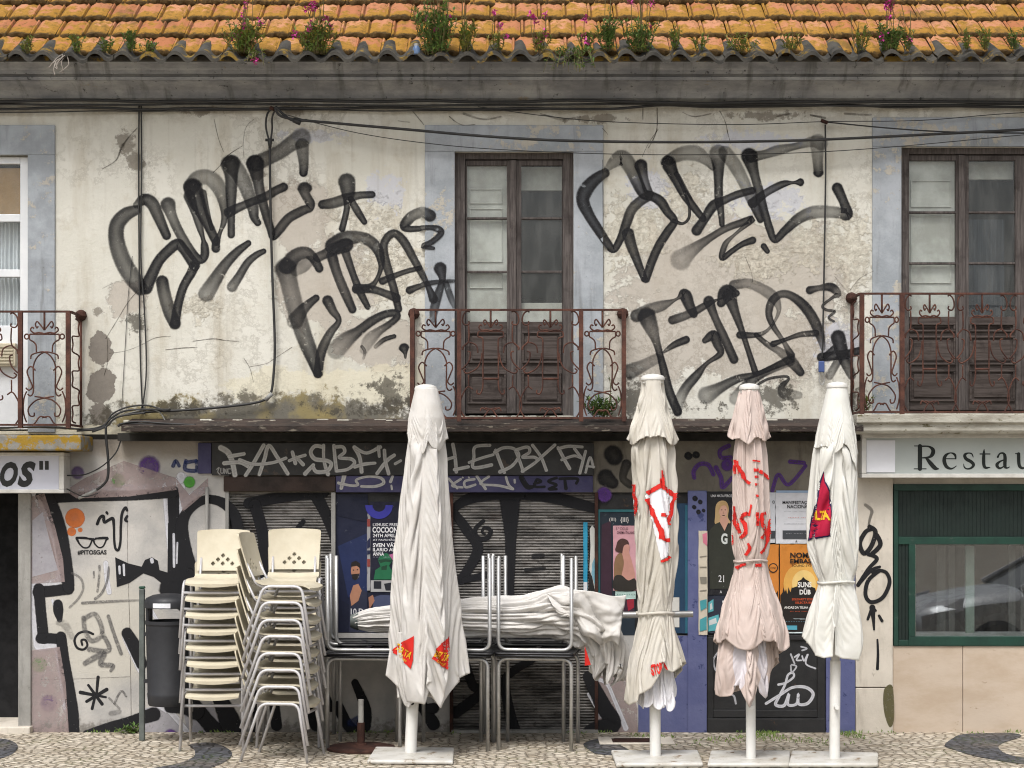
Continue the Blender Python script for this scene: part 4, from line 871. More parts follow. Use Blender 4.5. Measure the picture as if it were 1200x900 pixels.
# seams in the wall boards
ribbons([[(744,340,4,.8),(746,600,4),(750,900,4),(760,1200,5),(766,1520,5),(770,1860,5)],[(180,1530,5,.6),(380,1530,5),(760,1515,5)]], 0, 490, 5, y0f, 'crack', M['crack'], sw)
# ------------------------------------------------------------------ shutters, fascia, right-hand walls
ysh = flat(.037)
ribbons([[(255,450,60),(350,430,60),(500,405,60),(640,390,60),(700,385,50)],[(290,460,66),(330,600,62),(345,720,62),(350,860,60),(360,1000,60)],[(640,385,70),(700,500,60),(745,620,50),(775,740,40)],[(140,470,50),(170,560,54),(200,680,60)],[(575,555,24),(540,600,28),(525,650,26)]], 240, 500, 5, ysh, 'black_lettering', M['sp_hard'], sh1)
ribbons([[(245,490,40),(330,430,56),(450,400,66),(600,393,66),(750,400,66),(880,425,62),(1000,455,60),(1090,480,52)],[(588,410,116),(590,520,92),(592,640,64),(590,800,54),(588,1000,50),(640,1160,50),(690,1280,50),(700,1330,50)],[(265,510,44),(330,600,56),(400,720,58),(300,900,50)],[(432,553,20),(385,600,24),(395,650,26),(450,655,26),(475,612,24),(440,590,16),(424,616,14),(440,630,12)],
 [(700,1330,50),(720,1360,46),(600,1440,44),(560,1500,46),(590,1700,60),(620,1780,56)],[(330,1400,50),(370,1520,50),(420,1560,52),(270,1680,60)],[(440,870,40),(320,900,34)],[(730,760,30,.7),(780,755,24)],[(680,840,20,.8),(790,830,16)]], 480, 500, 5, ysh, 'black_lettering', M['sp_hard'], sh2)
ribbons([[(80,1690,60),(140,1800,60),(200,1850,60)],[(180,1550,40),(240,1700,60),(230,1800,80)],[(520,1600,50),(640,1790,70)],[(560,1700,30),(640,1700,60)],[(-40,1500,36),(40,1700,40)]], 380, 490, 5, y0f, 'black_outline', M['sp_hard'], sw)
ribbons([[(200,1770,60,.8),(150,1790,40)]], 380, 490, 5, y0f, 'blue_patch', M['sp_navy'], sw)
fillpoly([[(701,792),(735,790),(747,830),(747,861),(701,861)]], y0f, 'painted_ground', M['sp_pink'], sw)
ribbons([[(880,585,14),(930,600,14),(960,660,14),(1000,760,20)],[(868,640,10),(915,720,12)]], 400, 600, 3, y0f, 'white_outline', M['sp_white'], sw)
ribbons([[(870,580,40),(920,680,50),(955,745,54),(900,760,50),(872,770,40)]], 400, 600, 3, y0f, 'black_outline', M['sp_hard'], sw)
yf2 = flat(-.05)
W_ = M['sp_light']
ribbons([[(100,125,32),(140,150,34),(165,200,30),(182,282,28)],[(150,175,24),(235,160,20)],[(120,215,24),(210,210,22),(265,238,20)],[(245,285,20),(290,215,22),(350,110,22)],[(325,280,20),(355,190,22),(380,112,22),(430,180,22),(490,275,22)],[(210,195,20),(290,220,18),(400,212,18),(480,185,18)],[(518,150,20),(535,215,22)],[(500,200,18),(545,182,18),(592,168,18)],[(540,180,20),(580,222,22)],
 [(695,120,22),(650,115,22),(625,150,22),(650,190,25),(720,200,22),(745,222,22),(720,260,22),(660,265,22),(640,240,20)],[(700,110,18),(702,200,18),(725,278,24)],[(592,276,24),(640,225,20)],[(760,112,20),(766,180,20),(775,260,20)],[(772,120,20),(812,120,20),(822,150,20),(790,182,18),(860,190,20),(880,215,20),(840,250,18),(780,260,18)],
 [(880,122,25),(910,180,22),(922,265,22)],[(880,122,22),(950,155,18),(1030,120,22)],[(1020,120,20),(1025,175,16)],[(882,236,20),(940,220,20),(1000,214,16)],[(1012,275,20),(1070,200,22),(1112,168,20)],[(1055,140,20),(1060,200,20),(1080,275,20)],[(1118,218,16),(1150,200,16)],
 [(76,250,6,.7),(90,240,6),(82,265,6),(96,282,6)],[(100,245,6,.7),(100,270,6),(114,270,6),(114,245,6)],[(120,275,6,.7),(122,248,6),(134,274,6),(136,248,6)],[(156,248,6,.7),(142,250,6),(144,274,6),(158,272,6)]], 240, 500, 5, yf2, 'graffiti', W_, fas)
ribbons([[(255,105,20),(268,180,20),(275,265,20)],[(225,190,18),(268,178,16)],[(265,252,20),(345,236,18)],[(470,110,18),(385,120,18),(378,180,18),(376,240,20),(480,225,20)],[(350,210,16),(420,185,16),(490,165,16)],[(505,140,20),(535,220,20),(555,268,18)],[(500,150,20),(550,125,18),(610,130,18),(640,170,18),(600,230,18),(530,265,22)],[(620,140,18),(648,210,18),(665,262,18)],[(622,138,18),(690,120,18),(702,150,18),(660,180,16),(730,180,18),(742,205,18),(660,262,18)],[(720,110,18),(770,180,18),(800,256,18)],[(850,108,18),(770,180,18),(740,208,16)],[(870,125,20),(910,200,20),(936,246,20)],[(870,130,18),(930,116,18),(1010,120,16)],[(890,195,16),(960,172,16),(1000,182,16)],[(965,130,18),(1012,192,16)],[(1030,145,16),(1012,210,18),(996,272,18)],[(1030,268,14),(1055,180,14),(1075,238,14)],[(1035,232,12),(1080,236,12)]], 480, 500, 5, yf2, 'graffiti', W_, fas)
yf3 = flat(-.035)
ribbons([[(820,285,25),(802,360,20)],[(785,330,16),(860,345,14),(900,340,14),(890,312,14),(960,292,14),(1030,300,16),(1050,330,18),(1000,350,16),(920,350,14)],[(1102,292,14),(1090,322,18)],[(1095,345,10),(1098,366,12)],[(1430,305,14),(1480,360,14)],[(1500,308,14),(1450,345,14),(1510,356,12)],[(1580,308,14),(1525,320,14),(1530,355,14),(1585,340,14)],[(1511,297,9),(1513,299,9)],[(1547,297,9),(1549,299,9)],[(1595,292,16),(1645,364,16)],[(1665,292,14),(1615,335,13),(1720,345,14),(1805,365,16)],[(1765,296,14),(1780,340,14),(1805,364,14)],[(1815,312,12),(1816,328,12)]], 240, 500, 5, yf3, 'graffiti', W_, fas2)
ribbons([[(655,300,26),(690,352,26),(728,350,14)],[(730,335,13),(770,322,13),(745,310,13),(735,350,13),(790,352,12)],[(860,300,14),(812,320,14),(860,342,14),(815,366,14),(860,366,12)],[(908,305,14),(915,362,18)],[(880,306,14),(980,305,14),(976,332,14)]], 480, 500, 5, yf3, 'graffiti', M['sp_hard'], fas2)
ribbons([[(880,280,22),(850,225,24),(800,220,24),(765,260,24),(768,300,20)],[(895,240,26),(925,300,24),(935,355,24),(990,300,22)],[(970,112,24),(920,140,24),(925,180,22),(980,180,24)],[(1225,375,20),(1260,280,20),(1320,340,20),(1420,230,20)],[(1330,205,24),(1410,212,22)]], 660, 500, 5, y0f, 'graffiti', M['sp_purple'], cw)
ribbons([[(732,170,40),(734,172,40)],[(778,164,36),(780,166,36)],[(290,160,90,.8),(300,175,90,.8)],[(250,300,90,.8),(290,330,60,.8)],[(370,220,50,.7),(350,300,40,.6),(390,340,40,.6)]], 660, 500, 5, y0f, 'graffiti', M['sp_black'], cw)
ribbons([[(238,395,80),(242,400,80)],[(960+0,225,70)]], 660, 500, 5, y0f, 'spray_dot', M['sp_purple'], cw)
ribbons([[(770,420,28),(772,422,28)],[(800,440,24),(802,442,24)],[(765,470,22),(767,472,22)],[(790,498,24),(792,500,24)],[(820,490,18),(822,492,18)]], 660, 500, 5, flat(-.02), 'spray_dot', M['sp_black'], B)
ribbons([[(640,155,10,.4),(662,175,10,.45),(655,205,8,.5),(650,235,7,.6)],[(655,232,14,.95),(675,250,14),(660,300,14),(635,325,14),(620,290,14),(640,250,13),(660,240,12)],[(680,262,14),(692,295,14),(660,328,13),(645,325,10)],[(660,330,12),(680,345,12),(650,380,11),(614,436,12)],[(614,436,10),(660,385,10),(690,372,8)],[(690,385,11),(650,420,12),(640,470,12),(660,496,12),(700,480,12),(724,430,12),(715,395,11),(690,385,10),(665,392,9)],[(664,515,18),(668,560,10),(670,592,6)],[(648,556,8),(664,512,10)],[(664,512,8),(676,526,7)],[(688,544,8),(698,562,9)],[(682,628,6),(684,680,8),(682,730,9)]], 800, 540, 3, flat(-.03), 'graffiti', M['sp_hard'], sp)
fillpoly([[(1036,806),(1045,804),(1047,840),(1042,852),(1036,838),(1034,820)]], flat(-.03), 'moss_stain', m_paint('moss_stain', hx('5f5a3c', .9), .1, (.8, 1), 30), sp, smooth=True)
ribbons([[(505,640,12),(545,630,11),(585,600,11),(580,578,11),(555,590,11),(540,640,12),(510,700,14),(490,745,16),(535,750,16),(560,690,14),(555,745,14),(600,742,14),(610,690,14),(612,742,14),(660,738,16),(688,690,16),(650,655,16),(580,655,14),(520,690,14),(440,740,14)],[(575,535,8,.8),(600,545,8),(575,575,8),(570,540,8)],[(570,480,9,.8),(590,530,8)],[(590,495,8),(615,480,8),(600,510,8),(625,512,8)],[(630,490,8),(640,515,8),(660,480,8),(650,530,8),(700,555,8)],[(625,440,8,.8),(655,450,8),(630,460,8)],[(185,470,8,.8),(162,510,9),(172,560,9),(190,572,8)],[(240,690,10,.7),(270,700,10),(280,740,10)]], 800, 660, 4.5, flat(0), 'graffiti', M['sp_white'], dr)
# ------------------------------------------------------------------ ground
gm = MB(); gm.add([(-150,-150,0),(150,-150,0),(150,150,0),(-150,150,0)], [(0,1,2,3)]); gm.build('pavement', M['cobble'], kind='structure')
def gpatch(pts, name='pavement_wave'):
    v = [G(a, b) for a, b in pts]; c = cat_rom([(p.x, p.y) for p in v], 6, True); m = MB()
    m.v = [(p[0], p[1], .004) for p in c]; m.f = [tuple(range(len(c)))]; m.build(name, M['cobbledark'], kind='structure')
gpatch([(-70,872),(-10,866),(12,868),(21,876),(10,886),(-20,893),(-90,900)])
gpatch([(150,906),(205,896),(226,888),(228,880),(222,873),(245,870.5),(264,876),(272,884),(262,894),(235,903),(180,912)])
gpatch([(684,872),(700,866.5),(722,869),(728,874),(737,880),(724,885),(700,884),(690,879)])
gpatch([(1107,874),(1116,866),(1128,861),(1160,859.5),(1190,860),(1196,864),(1178,870),(1170,876),(1180,884),(1210,889),(1300,893),(1300,901),(1210,897),(1150,888),(1118,879)])
# ------------------------------------------------------------------ signs
def box_px(x0, x1, y0, y1, ya, yb): return MB().pbox(x0, x1, y0, y1, ya, yb)
rs = empty('shop_sign', 'long pale restaurant sign with black serif letters and a white sheet at one end', 'sign', (PX(1010), -.2, PZ(560)))
def chl(o, root):
    o.parent = root; o.matrix_parent_inverse = Matrix.Translation(-Vector(root.location)); return o
ys = -.20
fr = MB(); fr.pbox(1010, 1420, 508, 513, ys, -.035); fr.pbox(1010, 1420, 555, 560, ys, -.035); fr.pbox(1010, 1015.5, 513, 555, ys, -.035); fr.pbox(1414, 1420, 513, 555, ys, -.035)
chl(fr.build('sign_frame', M['signframe'], bevel=.006), rs)
chl(MB().pbox(1015.5, 1414, 513, 555, ys + .018, -.04).build('sign_face', M['signwhite']), rs)
chl(MB().pbox(1015.5, 1049, 516, 553.5, ys + .010, ys + .0175).build('cover_sheet', M['patch']), rs)
glyph = {
 'R': [[(590,165,26),(590,296,26)],[(558,163,6),(624,163,6)],[(556,297,6),(626,297,6)],[(596,166,8),(640,166,10),(666,185,22),(664,210,24),(645,228,14),(604,233,7)],[(628,234,14),(650,262,24),(678,292,24),(698,297,8)]],
 'e': [[(735,238,6),(800,238,6)],[(800,238,8),(794,214,14),(768,204,7),(740,220,18),(732,250,22),(746,284,20),(775,296,10),(804,280,4)]],
 's': [[(902,228,5),(893,209,8),(872,205,8),(853,216,18),(860,238,20),(890,256,20),(904,274,18),(890,292,12),(866,297,8),(850,287,8),(846,268,4)]],
 't': [[(966,184,5),(964,215,18),(964,268,20),(974,290,16),(1000,288,5)],[(942,210,7),(1000,210,7)]],
 'a': [[(1046,228,12),(1058,208,9),(1078,206,12),(1088,225,20),(1088,278,20),(1098,292,10),(1114,286,5)],[(1086,243,6),(1056,256,12),(1041,274,20),(1052,292,14),(1070,290,9),(1088,274,6)]],
 'u': [[(1150,208,6),(1164,209,8)],[(1168,210,20),(1170,268,20),(1182,290,16),(1204,290,9),(1226,272,6)],[(1212,208,6),(1228,209,8)],[(1230,210,20),(1230,290,20),(1244,296,6)]],
 'r': [[(0,208,6),(14,209,8)],[(18,210,20),(18,296,20)],[(0,297,6),(40,297,6)],[(24,228,8),(40,208,14),(56,212,14)]],
 'n': [[(0,208,6),(14,209,8)],[(18,210,20),(18,296,20)],[(0,297,6),(38,297,6)],[(24,228,8),(48,206,14),(72,216,20),(76,296,20)],[(58,297,6),(96,297,6)]]}
st = []
for k in 'Restau': st += glyph[k]
for k, dx in (('r', 1290), ('n', 1480), ('t', 650), ('e', 960)):
    st += [[(q[0] + dx, q[1], q[2]) for q in s_] for s_ in glyph[k]]
st += [[(q[0] + 340, q[1], q[2]) for q in s_] for s_ in glyph['a']]
M['ink_sign'] = m_paint('sign_lettering_paint', (.02, .024, .022, 1), .08, (1, 1), 30, None, 1.0, 1.0)
chl(ribbons(st, 960, 490, 5, flat(ys + .018), 'sign_lettering', M['ink_sign'], None, y=ys + .018), rs)
os_ = empty('shop_sign', 'small white light-box sign with black slanted lettering under the left balcony', 'sign', (PX(75), -.22, PZ(578)))
ys = -.22
fr = MB(); fr.pbox(-180, 75, 530, 534, ys, -.002); fr.pbox(-180, 75, 573.5, 578, ys, -.002); fr.pbox(69, 75, 534, 573.5, ys, -.002); fr.pbox(-180, -176, 534, 573.5, ys, -.002)
chl(fr.build('sign_frame', M['signframe'], bevel=.006), os_)
chl(MB().pbox(-176, 69, 534, 573.5, ys + .015, -.03).build('sign_face', M['signlav']), os_)
t = text_mb('O', 0, 21, 541, 568.5, ys + .015, .05, .28, .002); text_mb('S', 20.5, 42, 540.5, 568.5, ys + .015, .055, .28, .002, mb=t)
for a in (46.0, 52.6): t.pbox(a, a + 4.4, 540.2, 550.5, ys + .012, ys + .0135)
chl(t.build('sign_lettering', M['ink']), os_)
# cream louvred vent box standing behind the left railing
vb = empty('letter_box', 'cream louvred box on the white door behind the left railing', 'box', (PX(5), 0, PZ(428)))
m = MB().pbox(-14, 18, 402, 429, -.03, .038); chl(m.build('body', M['cream'], bevel=.006), vb)
m = MB()
for i in range(6): m.pbox(-11, 15, 405 + i * 3.8, 407 + i * 3.8, -.04, -.031)
chl(m.build('louvre', M['cream']), vb)
# ------------------------------------------------------------------ posters
def pal(h, k=.85): 
    key = 'pal' + h
    if key not in M: M[key] = plain('printed_paper', hx(h, k), tuple(c * .86 for c in hx(h, k)[:3]) + (1,), 5, .6, bmp=.25, bscale=14, spots=(tuple(.6 * c + .14 for c in hx(h, k)[:3]) + (1,), 16, .66))
    return M[key]
class Poster:
    def __init__(s, label, x0, x1, y0, y1, y, col, group='posters pasted on the shop front', name='poster'):
        s.y = y; s.n = 0
        c = P((x0 + x1) / 2, y1, y); rr = random.Random(int(x0 * 7 + y0)); m = MB(); nx, nz = 10, 14
        a, b = P(x0, y1, y), P(x1, y0, y)
        for j in range(nz + 1):
            for i in range(nx + 1):
                ed = 1 if (i in (0, nx) or j in (0, nz)) else 0
                m.v.append((a.x + (b.x - a.x) * i / nx + ed * rr.uniform(-.0015, .0015), y + (-rr.uniform(0, .0045) if ed else -.0004), a.z + (b.z - a.z) * j / nz + ed * rr.uniform(-.0015, .0015)))
        for j in range(nz):
            for i in range(nx): k = j * (nx + 1) + i; m.f.append((k, k + 1, k + nx + 2, k + nx + 1))
        s.o = m.build(name, pal(col), label=label, cat='poster', group=group)
        s.o.modifiers.new('thick', 'SOLIDIFY').thickness = .0015; s.o.modifiers['thick'].offset = 1 if False else -1
    def put(s, mb, name, col):
        mb.build(name, pal(col), s.o)
    def poly(s, col, *polys, name='printed_shape', smooth=False):
        s.n += 1
        for p in polys:
            m = MB(); q = [(P(a, b, s.y).x, P(a, b, s.y).z) for a, b in p]
            if smooth: q = cat_rom(q, 6, True)
            m.poly(q, s.y - .005 - s.n * .0005)
            s.put(m, name, col)
    def ell(s, col, *es, name='printed_shape'):
        m = MB(); s.n += 1
        for (cx, cy, rx, ry) in es: m.poly([(PX(cx, s.y) + rx / 140 * math.cos(2*PI*i/24), PZ(cy, s.y) + ry / 140 * math.sin(2*PI*i/24)) for i in range(24)], s.y - .005 - s.n * .0005)
        s.put(m, name, col)
    def text(s, col, *ts):
        m = MB(); s.n += 1
        for t in ts: text_mb(t[0], t[1], t[2], t[3], t[4], s.y - .005 - s.n * .0005, t[5] * .55 if len(t) > 5 else .01, 0, 0, mb=m)
        s.put(m, 'lettering', col)
p = Poster('tall dark blue poster with a bearded man at its foot, left of the party poster', 394, 431, 579, 741, .022, '121a38')
p.poly('0e1530', [(394,579),(431,579),(431,612),(394,604)], [(394,700),(431,720),(431,741),(394,741)]); p.poly('1c2b58', [(396,640),(430,625),(430,700),(408,700)])
p.poly('2b2f45', [(409,741),(410,700),(414,690),(422,688),(430,694),(431,741)], smooth=False)
p.ell('b98468', (416.5,669,5.2,8.5)); p.poly('1d1512', [(411,664),(412,659),(417,657),(422,660),(422.5,666),(418,663),(413,664)], [(412,673),(421,672),(420,678),(416,680),(413,678)])
p.poly('b98468', [(410,698),(414,686),(420,684),(424,692),(420,704),(412,710)]); p.ell('251a17', (414.3,668,1,.7), (419,667.6,1,.7)); p.text('e8e6ea', ('10.D', 411, 426, 713, 720, .03))
p = Poster('torn red white and navy paper strip pasted between two dark posters', 430, 434, 602, 692, .020, 'a9a7a8')
p.poly('93403a', [(430.3,608),(433.8,608),(433.8,617),(430.3,617)], [(430.3,655),(433.8,655),(433.8,664),(430.3,664)]); p.poly('20264a', [(430.3,634),(433.8,630),(433.8,641),(430.3,643)], [(430.3,645),(433.8,645),(433.8,649),(430.3,650)])
p = Poster('navy party poster with white capitals, a blue ring and a green portrait', 434, 486, 588, 694, .019, '15162e')
m = MB(); p.n += 1
cx, cy = PX(444), PZ(592)
for i in range(20):
    a0, a1 = -PI + i * PI / 20, -PI + (i + 1) * PI / 20; m.poly([(cx + r * math.cos(a), cy + r * math.sin(a)) for r, a in ((.115, a0), (.115, a1), (.055, a1), (.055, a0))], p.y - .006)
p.put(m, 'printed_shape', '3a3aa6')
p.poly('b9b8b8', [(434.5,680),(486,680),(486,693.5),(434.5,693.5)]); p.poly('20222c', [(438,681),(447,681),(447,690),(438,690)], [(450,684),(462,682),(460,692),(452,692)])
p.poly('1f6e48', [(438,679),(440,668),(446,664),(443,656),(446,650),(453,648),(459,652),(459,658),(456,663),(458,667),(464,670),(466,679)]); p.poly('15422c', [(443,656),(452,655),(459,656),(458,659),(452,658),(446,660)], [(447,664),(454,662),(453,668),(447,668)])
p.poly('c06a9a', [(456,650),(470,646),(472,655),(460,656)])
p.text('f2f1f4', ('LXMUSIC PRESENTS', 437, 476, 613, 616.5, .02), ('COCOON', 436.5, 466, 617.5, 624, .05), ('24TH APRIL 20', 437, 470, 625.5, 629.5, .03), ('AT PAVILHÃO CARLOS', 437, 480, 631, 633.8, .01), ('SVEN VÄTH', 437, 469, 635.5, 641, .05), ('ILARIO ALIC', 437, 468, 642, 646, .04), ('ANNA', 437, 450, 647, 651, .05))
p.text('c9c8d8', ('·····  ·····  ····', 437, 468, 652.5, 654, .02))
p = Poster('photo poster of people in blue shirts under the party poster', 431.5, 486, 694.5, 741, .018, '1b2036')
p.poly('4a5270', [(434,741),(438,700),(446,697),(466,698),(474,706),(478,741)]); p.poly('b07c62', [(431.8,700),(437,697),(439,704),(433,714)], [(464,697),(472,696),(470,706),(462,704)]); p.poly('2d3450', [(444,741),(447,712),(462,712),(466,741)])
p = Poster('tattered white and pale blue paper remnant beside the right shutter', 690, 703, 616, 706, .021, '20201f')
p.poly('d5d4cd', [(691,620),(694,615.5),(698,621),(702,620),(702.5,690),(700,706),(697,692),(694,676),(690.6,668),(692,640)]); p.poly('7fb2c4', [(694,660),(699,648),(702.4,652),(702.4,684),(698,690),(693,672)])
p = Poster('thin turquoise strip of paper beside the right shutter', 683.5, 688.5, 612, 700, .020, '2f9cc0'); p.poly('e4e6e8', [(683.8,682),(688.2,682),(688.2,694),(683.8,694)])
p = Poster('large dark poster with teal edges behind the beige parasol', 701, 744, 597, 744, .016, '1c2a36')
p.poly('3a2030', [(705,615),(716,610),(717,700),(708,712),(704,690)], [(722,706),(743,702),(743,722),(724,720)]); p.poly('2c6a70', [(701,597),(744,597),(744,600),(703,600),(703,744),(701,744)]); p.poly('a02236', [(734,700),(743,698),(743,712),(736,716)])
p.text('d6d2cf', ('(III)', 714, 722, 606.5, 610.5, .0), ('{III}', 727, 737, 606, 611.5, .03))
p = Poster('pink poster of a curly haired figure in a brown wrap', 718.5, 746, 616, 692, .010, 'd8a3ab', )
p.text('5a3340', ('5.º CICLO', 722, 736, 618, 621, .0), ('CINEMA ITALIANO', 723, 744, 622.5, 625.5, .02))
p.poly('4a2f28', [(722,640),(724,634),(729,631),(735,633),(737,638),(734,643),(731,648),(725,647),(721,645)], smooth=True); p.poly('c99384', [(731,640),(736,638),(738,641),(737,646),(738,650),(741,660),(744,676),(738,690),(728,690),(726,668),(729,650)], smooth=True)
p.poly('8a6a4c', [(722,652),(728,648),(731,660),(728,676),(726,690),(720,690),(719.5,664)], smooth=True); p.poly('2d2822', [(720,676),(728,674),(736,680),(744,678),(745,691),(720,691)], smooth=True)
p = Poster('mint green paper strip under the pink poster', 721, 745, 693, 702, .009, 'b9d4cc'); p.text('47605c', ('········', 723, 744, 696, 698, .02))
p = Poster('deep blue board poster edge right of the beige parasol', 778, 806, 590, 742, .008, '1d3f5c'); p.poly('2a6a7e', [(803,592),(806,592),(806,742),(803,742)]); p.poly('d8d6cf', [(784,700),(796,700),(796,735),(784,735)])
p = Poster('black poster of a fair haired woman in a dark jacket', 826, 868, 576, 697, -.002, '1b1b20')
p.poly('c8a878', [(838,604),(839,592),(844,587),(851,588),(854,596),(853,606),(856,613),(846,612),(838,614)], smooth=True)
p.poly('2f3128', [(830,640),(831,622),(838,614),(845,611),(849,622),(856,612),(866,617),(868,690),(832,690)]); p.poly('d5a48e', [(843,611),(849,622),(854,611),(852,606),(844,606)]); p.ell('d9a993', (847.6,599,5.0,7.6)); p.ell('4a3328', (845.6,597.5,1,.5), (849.9,597.5,1,.5), (847.8,604,1.7,.5)); p.poly('b98a74', [(847.3,598),(848.4,602),(846.8,602)])
p.poly('c2a06e', [(842,598),(843.5,590),(848,588.5),(852,590),(853,597),(850,592.5),(845.5,593)], smooth=True)
p.text('e6e5e8', ('UMA MATA FEROZ', 833, 858, 579.5, 582.5, .02)); p.text('d8dcd8', ('G', 845, 852.5, 625, 637, .07)); p.text('e4e3e6', ('21', 842, 848.5, 674, 682, .01), ('A', 843.5, 846, 692, 695, .02))
p = Poster('narrow cream notice strip with pink and teal print beside the woman poster', 818.5, 829, 622, 744, -.024, 'd6cbb8')
p.poly('dc7f96', [(823,626),(828.6,624),(828.6,640),(824,636)]); p.poly('8a8478', [(820,652),(828,651),(828,652),(820,653)], [(820,664),(828,664),(828,665),(820,665)], [(820,676),(828,676),(828,684),(821,684)], [(820,692),(828,691),(828,692),(820,693)]); p.poly('4aa0a8', [(820,704),(828,702),(828,712),(821,716)], [(820,726),(828,722),(828,738),(820,740)])
p = Poster('teal and white printed leaflet under the woman poster', 829.5, 858, 698, 742, -.001, '2a3040'); p.poly('5fb4bc', [(830,706),(836,702),(836,716),(830,718)], [(830,724),(842,720),(843,738),(830,740)]); p.poly('d9dedd', [(832,708),(834,706),(835,713),(832,715)], [(831,727),(839,724),(840,730),(831,733)], [(846,704),(856,702),(856,714),(848,712)])
p = Poster('white union notice showing a single letter O beside the pink parasol', 884, 908.5, 577, 636, -.002, 'd4d6dc'); p.text('1a1a1d', ('O', 905, 908, 586.5, 590, .03)); p.poly('3f4247', [(886,622),(908.3,622),(908.3,631),(886,631)])
p = Poster('white union demonstration notice with bold black capitals', 909, 954, 577, 637, -.003, 'dcdde2'); p.text('17171a', ('MANIFESTAÇÃO', 917, 953, 586, 590.5, .04), ('NACIONAL', 922.5, 949, 591.5, 595.5, .04)); p.poly('43464b', [(917,621.5),(946,621.5),(946,631.5),(917,631.5)]); p.poly('9db4cf', [(909.5,574.8),(954,574.8),(954,577.5),(909.5,577.5)])
p.text('9b9ba2', ('······ ···· ······', 919, 944, 599, 600.5, .02), ('·········· ······', 919, 944, 613.5, 615.5, .03), ('···· ······ ··', 921, 946, 625, 627, .03)); p.text('d79a94', ('······· ···', 924, 944, 606, 609, .01)); p.text('17171a', ('A', 932, 934.5, 633, 635.5, .03))
p = Poster('orange concert poster with a round black stamp', 852, 912.5, 638, 725, -.001, 'd98836'); p.ell('2a1c14', (906,665.5,5.6,5.6)); p.ell('d98836', (906,665.5,4.4,4.4)); p.text('2a1c14', ('·SOUND·', 902.2, 909.8, 664.3, 667, .02))
p.poly('2a1c14', [(897,698),(899,690),(902,688),(903,694),(906,687),(909,696),(911.5,692),(912.3,725),(897,725)]); p.text('c04a34', ('RADIO', 898, 911, 708, 711, .02))
p = Poster('orange sunset concert poster with a black crowned emblem and dancing crowd', 914, 962, 638, 741, -.004, 'd98a34')
p.ell('e9b158', (940,684,22,24)); p.ell('f2cf82', (942,684,14,16)); 
p.poly('1f1814', [(914.3,698),(917,694),(918,688),(919.5,694),(921,690),(922.5,696),(924,688),(926,694),(928,687),(929.5,694),(931,690),(933,697),(961.7,697),(961.7,740.5),(914.3,740.5)])
p.poly('17120f', [(926,697),(928,689),(934,687),(935,681),(939,679),(941,676),(944,679),(948,681),(949,687),(955,689),(957,697)])
p.text('1d1712', ('NOMAD', 926, 960, 647.5, 653.5, .06), ('EMBASSY', 926, 960.5, 655, 660, .06), ('SOUND SYST', 928, 953, 661.5, 664, .0)); p.text('f1efea', ('SUNS', 935, 951, 682, 688, .05), ('of', 942, 945, 688.8, 691, .03), ('DUB', 937, 950, 691, 696.5, .06), ('ANDAS DA TELHA · FI', 919, 952, 710.5, 713.2, .04)); p.text('d2572c', ('SOLIDARITY SOUND', 928, 956, 701, 703.5, .03), ('SELECTA BIM', 932, 953, 705, 707.3, .03), ('··· ···· ····· ···', 926, 952, 716, 718, .03))
p = Poster('pale blue and white leaflet under the sunset concert poster', 914, 952, 725, 742, -.009, 'cfdde0'); p.poly('57aac0', [(920,733),(934,733),(934,738),(920,738)], [(915,729),(918,729),(918,741),(915,741)]); p.text('5a7a88', ('·········', 921, 946, 728, 730.5, .03))
# ------------------------------------------------------------------ cables
def cable(pts, r, label, mat='cable', n=7, sides=6):
    c = cat_rom([tuple(p) for p in pts], n); m = MB(); m.tube(c, r, sides); return m.build('cable', M[mat], smooth='all', label=label, cat='cable', group='cables strung along the facade')
rr = random.Random(11)
def sagline(x0, x1, y, py, amp, seed, step=55):
    r = random.Random(seed); return [P(x, py(x) + r.uniform(-amp, amp), y) for x in range(x0, x1 + 1, step)]
cable(sagline(-380, 1600, -.095, lambda x: 118.5 + (1.5 if x > 700 else 0), 1.2, 1), .013, 'thick black cable, uppermost of the bundle along the cornice foot')
cable(sagline(-380, 1600, -.075, lambda x: 122.5 + (.5 if x > 500 else 0), 1.3, 2), .009, 'middle black cable of the bundle along the cornice foot')
cable(sagline(-380, 1600, -.05, lambda x: 127 - (x > 760) * 2.5, 1.4, 3), .011, 'lowest black cable of the bundle along the cornice foot')
cable(sagline(-380, 760, -.04, lambda x: 131 - x * .004, 1.0, 4), .005, 'thin black cable sagging just under the cornice bundle')
cable([P(322,126,-.12), P(335,138,-.14), P(400,145,-.14), P(480,152,-.15), P(560,159,-.16), P(640,164,-.16), P(720,166,-.16), P(820,166.5,-.16), P(920,165,-.16), P(1000,162,-.15), P(1100,157,-.14), P(1200,152,-.12), P(1320,146,-.1), P(1500,138,-.1), P(1700,128,-.1)], .0115, 'thick black service cable drooping across the whole facade above the centre window')
cable([P(330,133,-.08), P(420,156,-.1), P(520,170,-.1), P(620,177,-.1), P(740,181,-.1), P(860,181,-.1), P(960,178,-.1), P(1060,171,-.1), P(1200,158,-.1), P(1300,150,-.08), P(1500,140,-.08), P(1700,126,-.08)], .0035, 'thin wire drooping below the thick service cable')
cable([P(560,125,-.06), P(640,136,-.06), P(720,143,-.06), P(860,146,-.06), P(968,142.5,-.06), P(1080,141,-.06), P(1200,132,-.06), P(1400,126,-.06), P(1700,122,-.06)], .0035, 'thin wire running above the service cable between the centre and right windows')
cable([P(968,143,-.06), P(1040,150,-.1), P(1110,154.5,-.1), P(1200,156,-.1), P(1300,156,-.08), P(1500,150,-.08), P(1700,140,-.08)], .006, 'black cable slanting right from the wall bracket beside the right window')
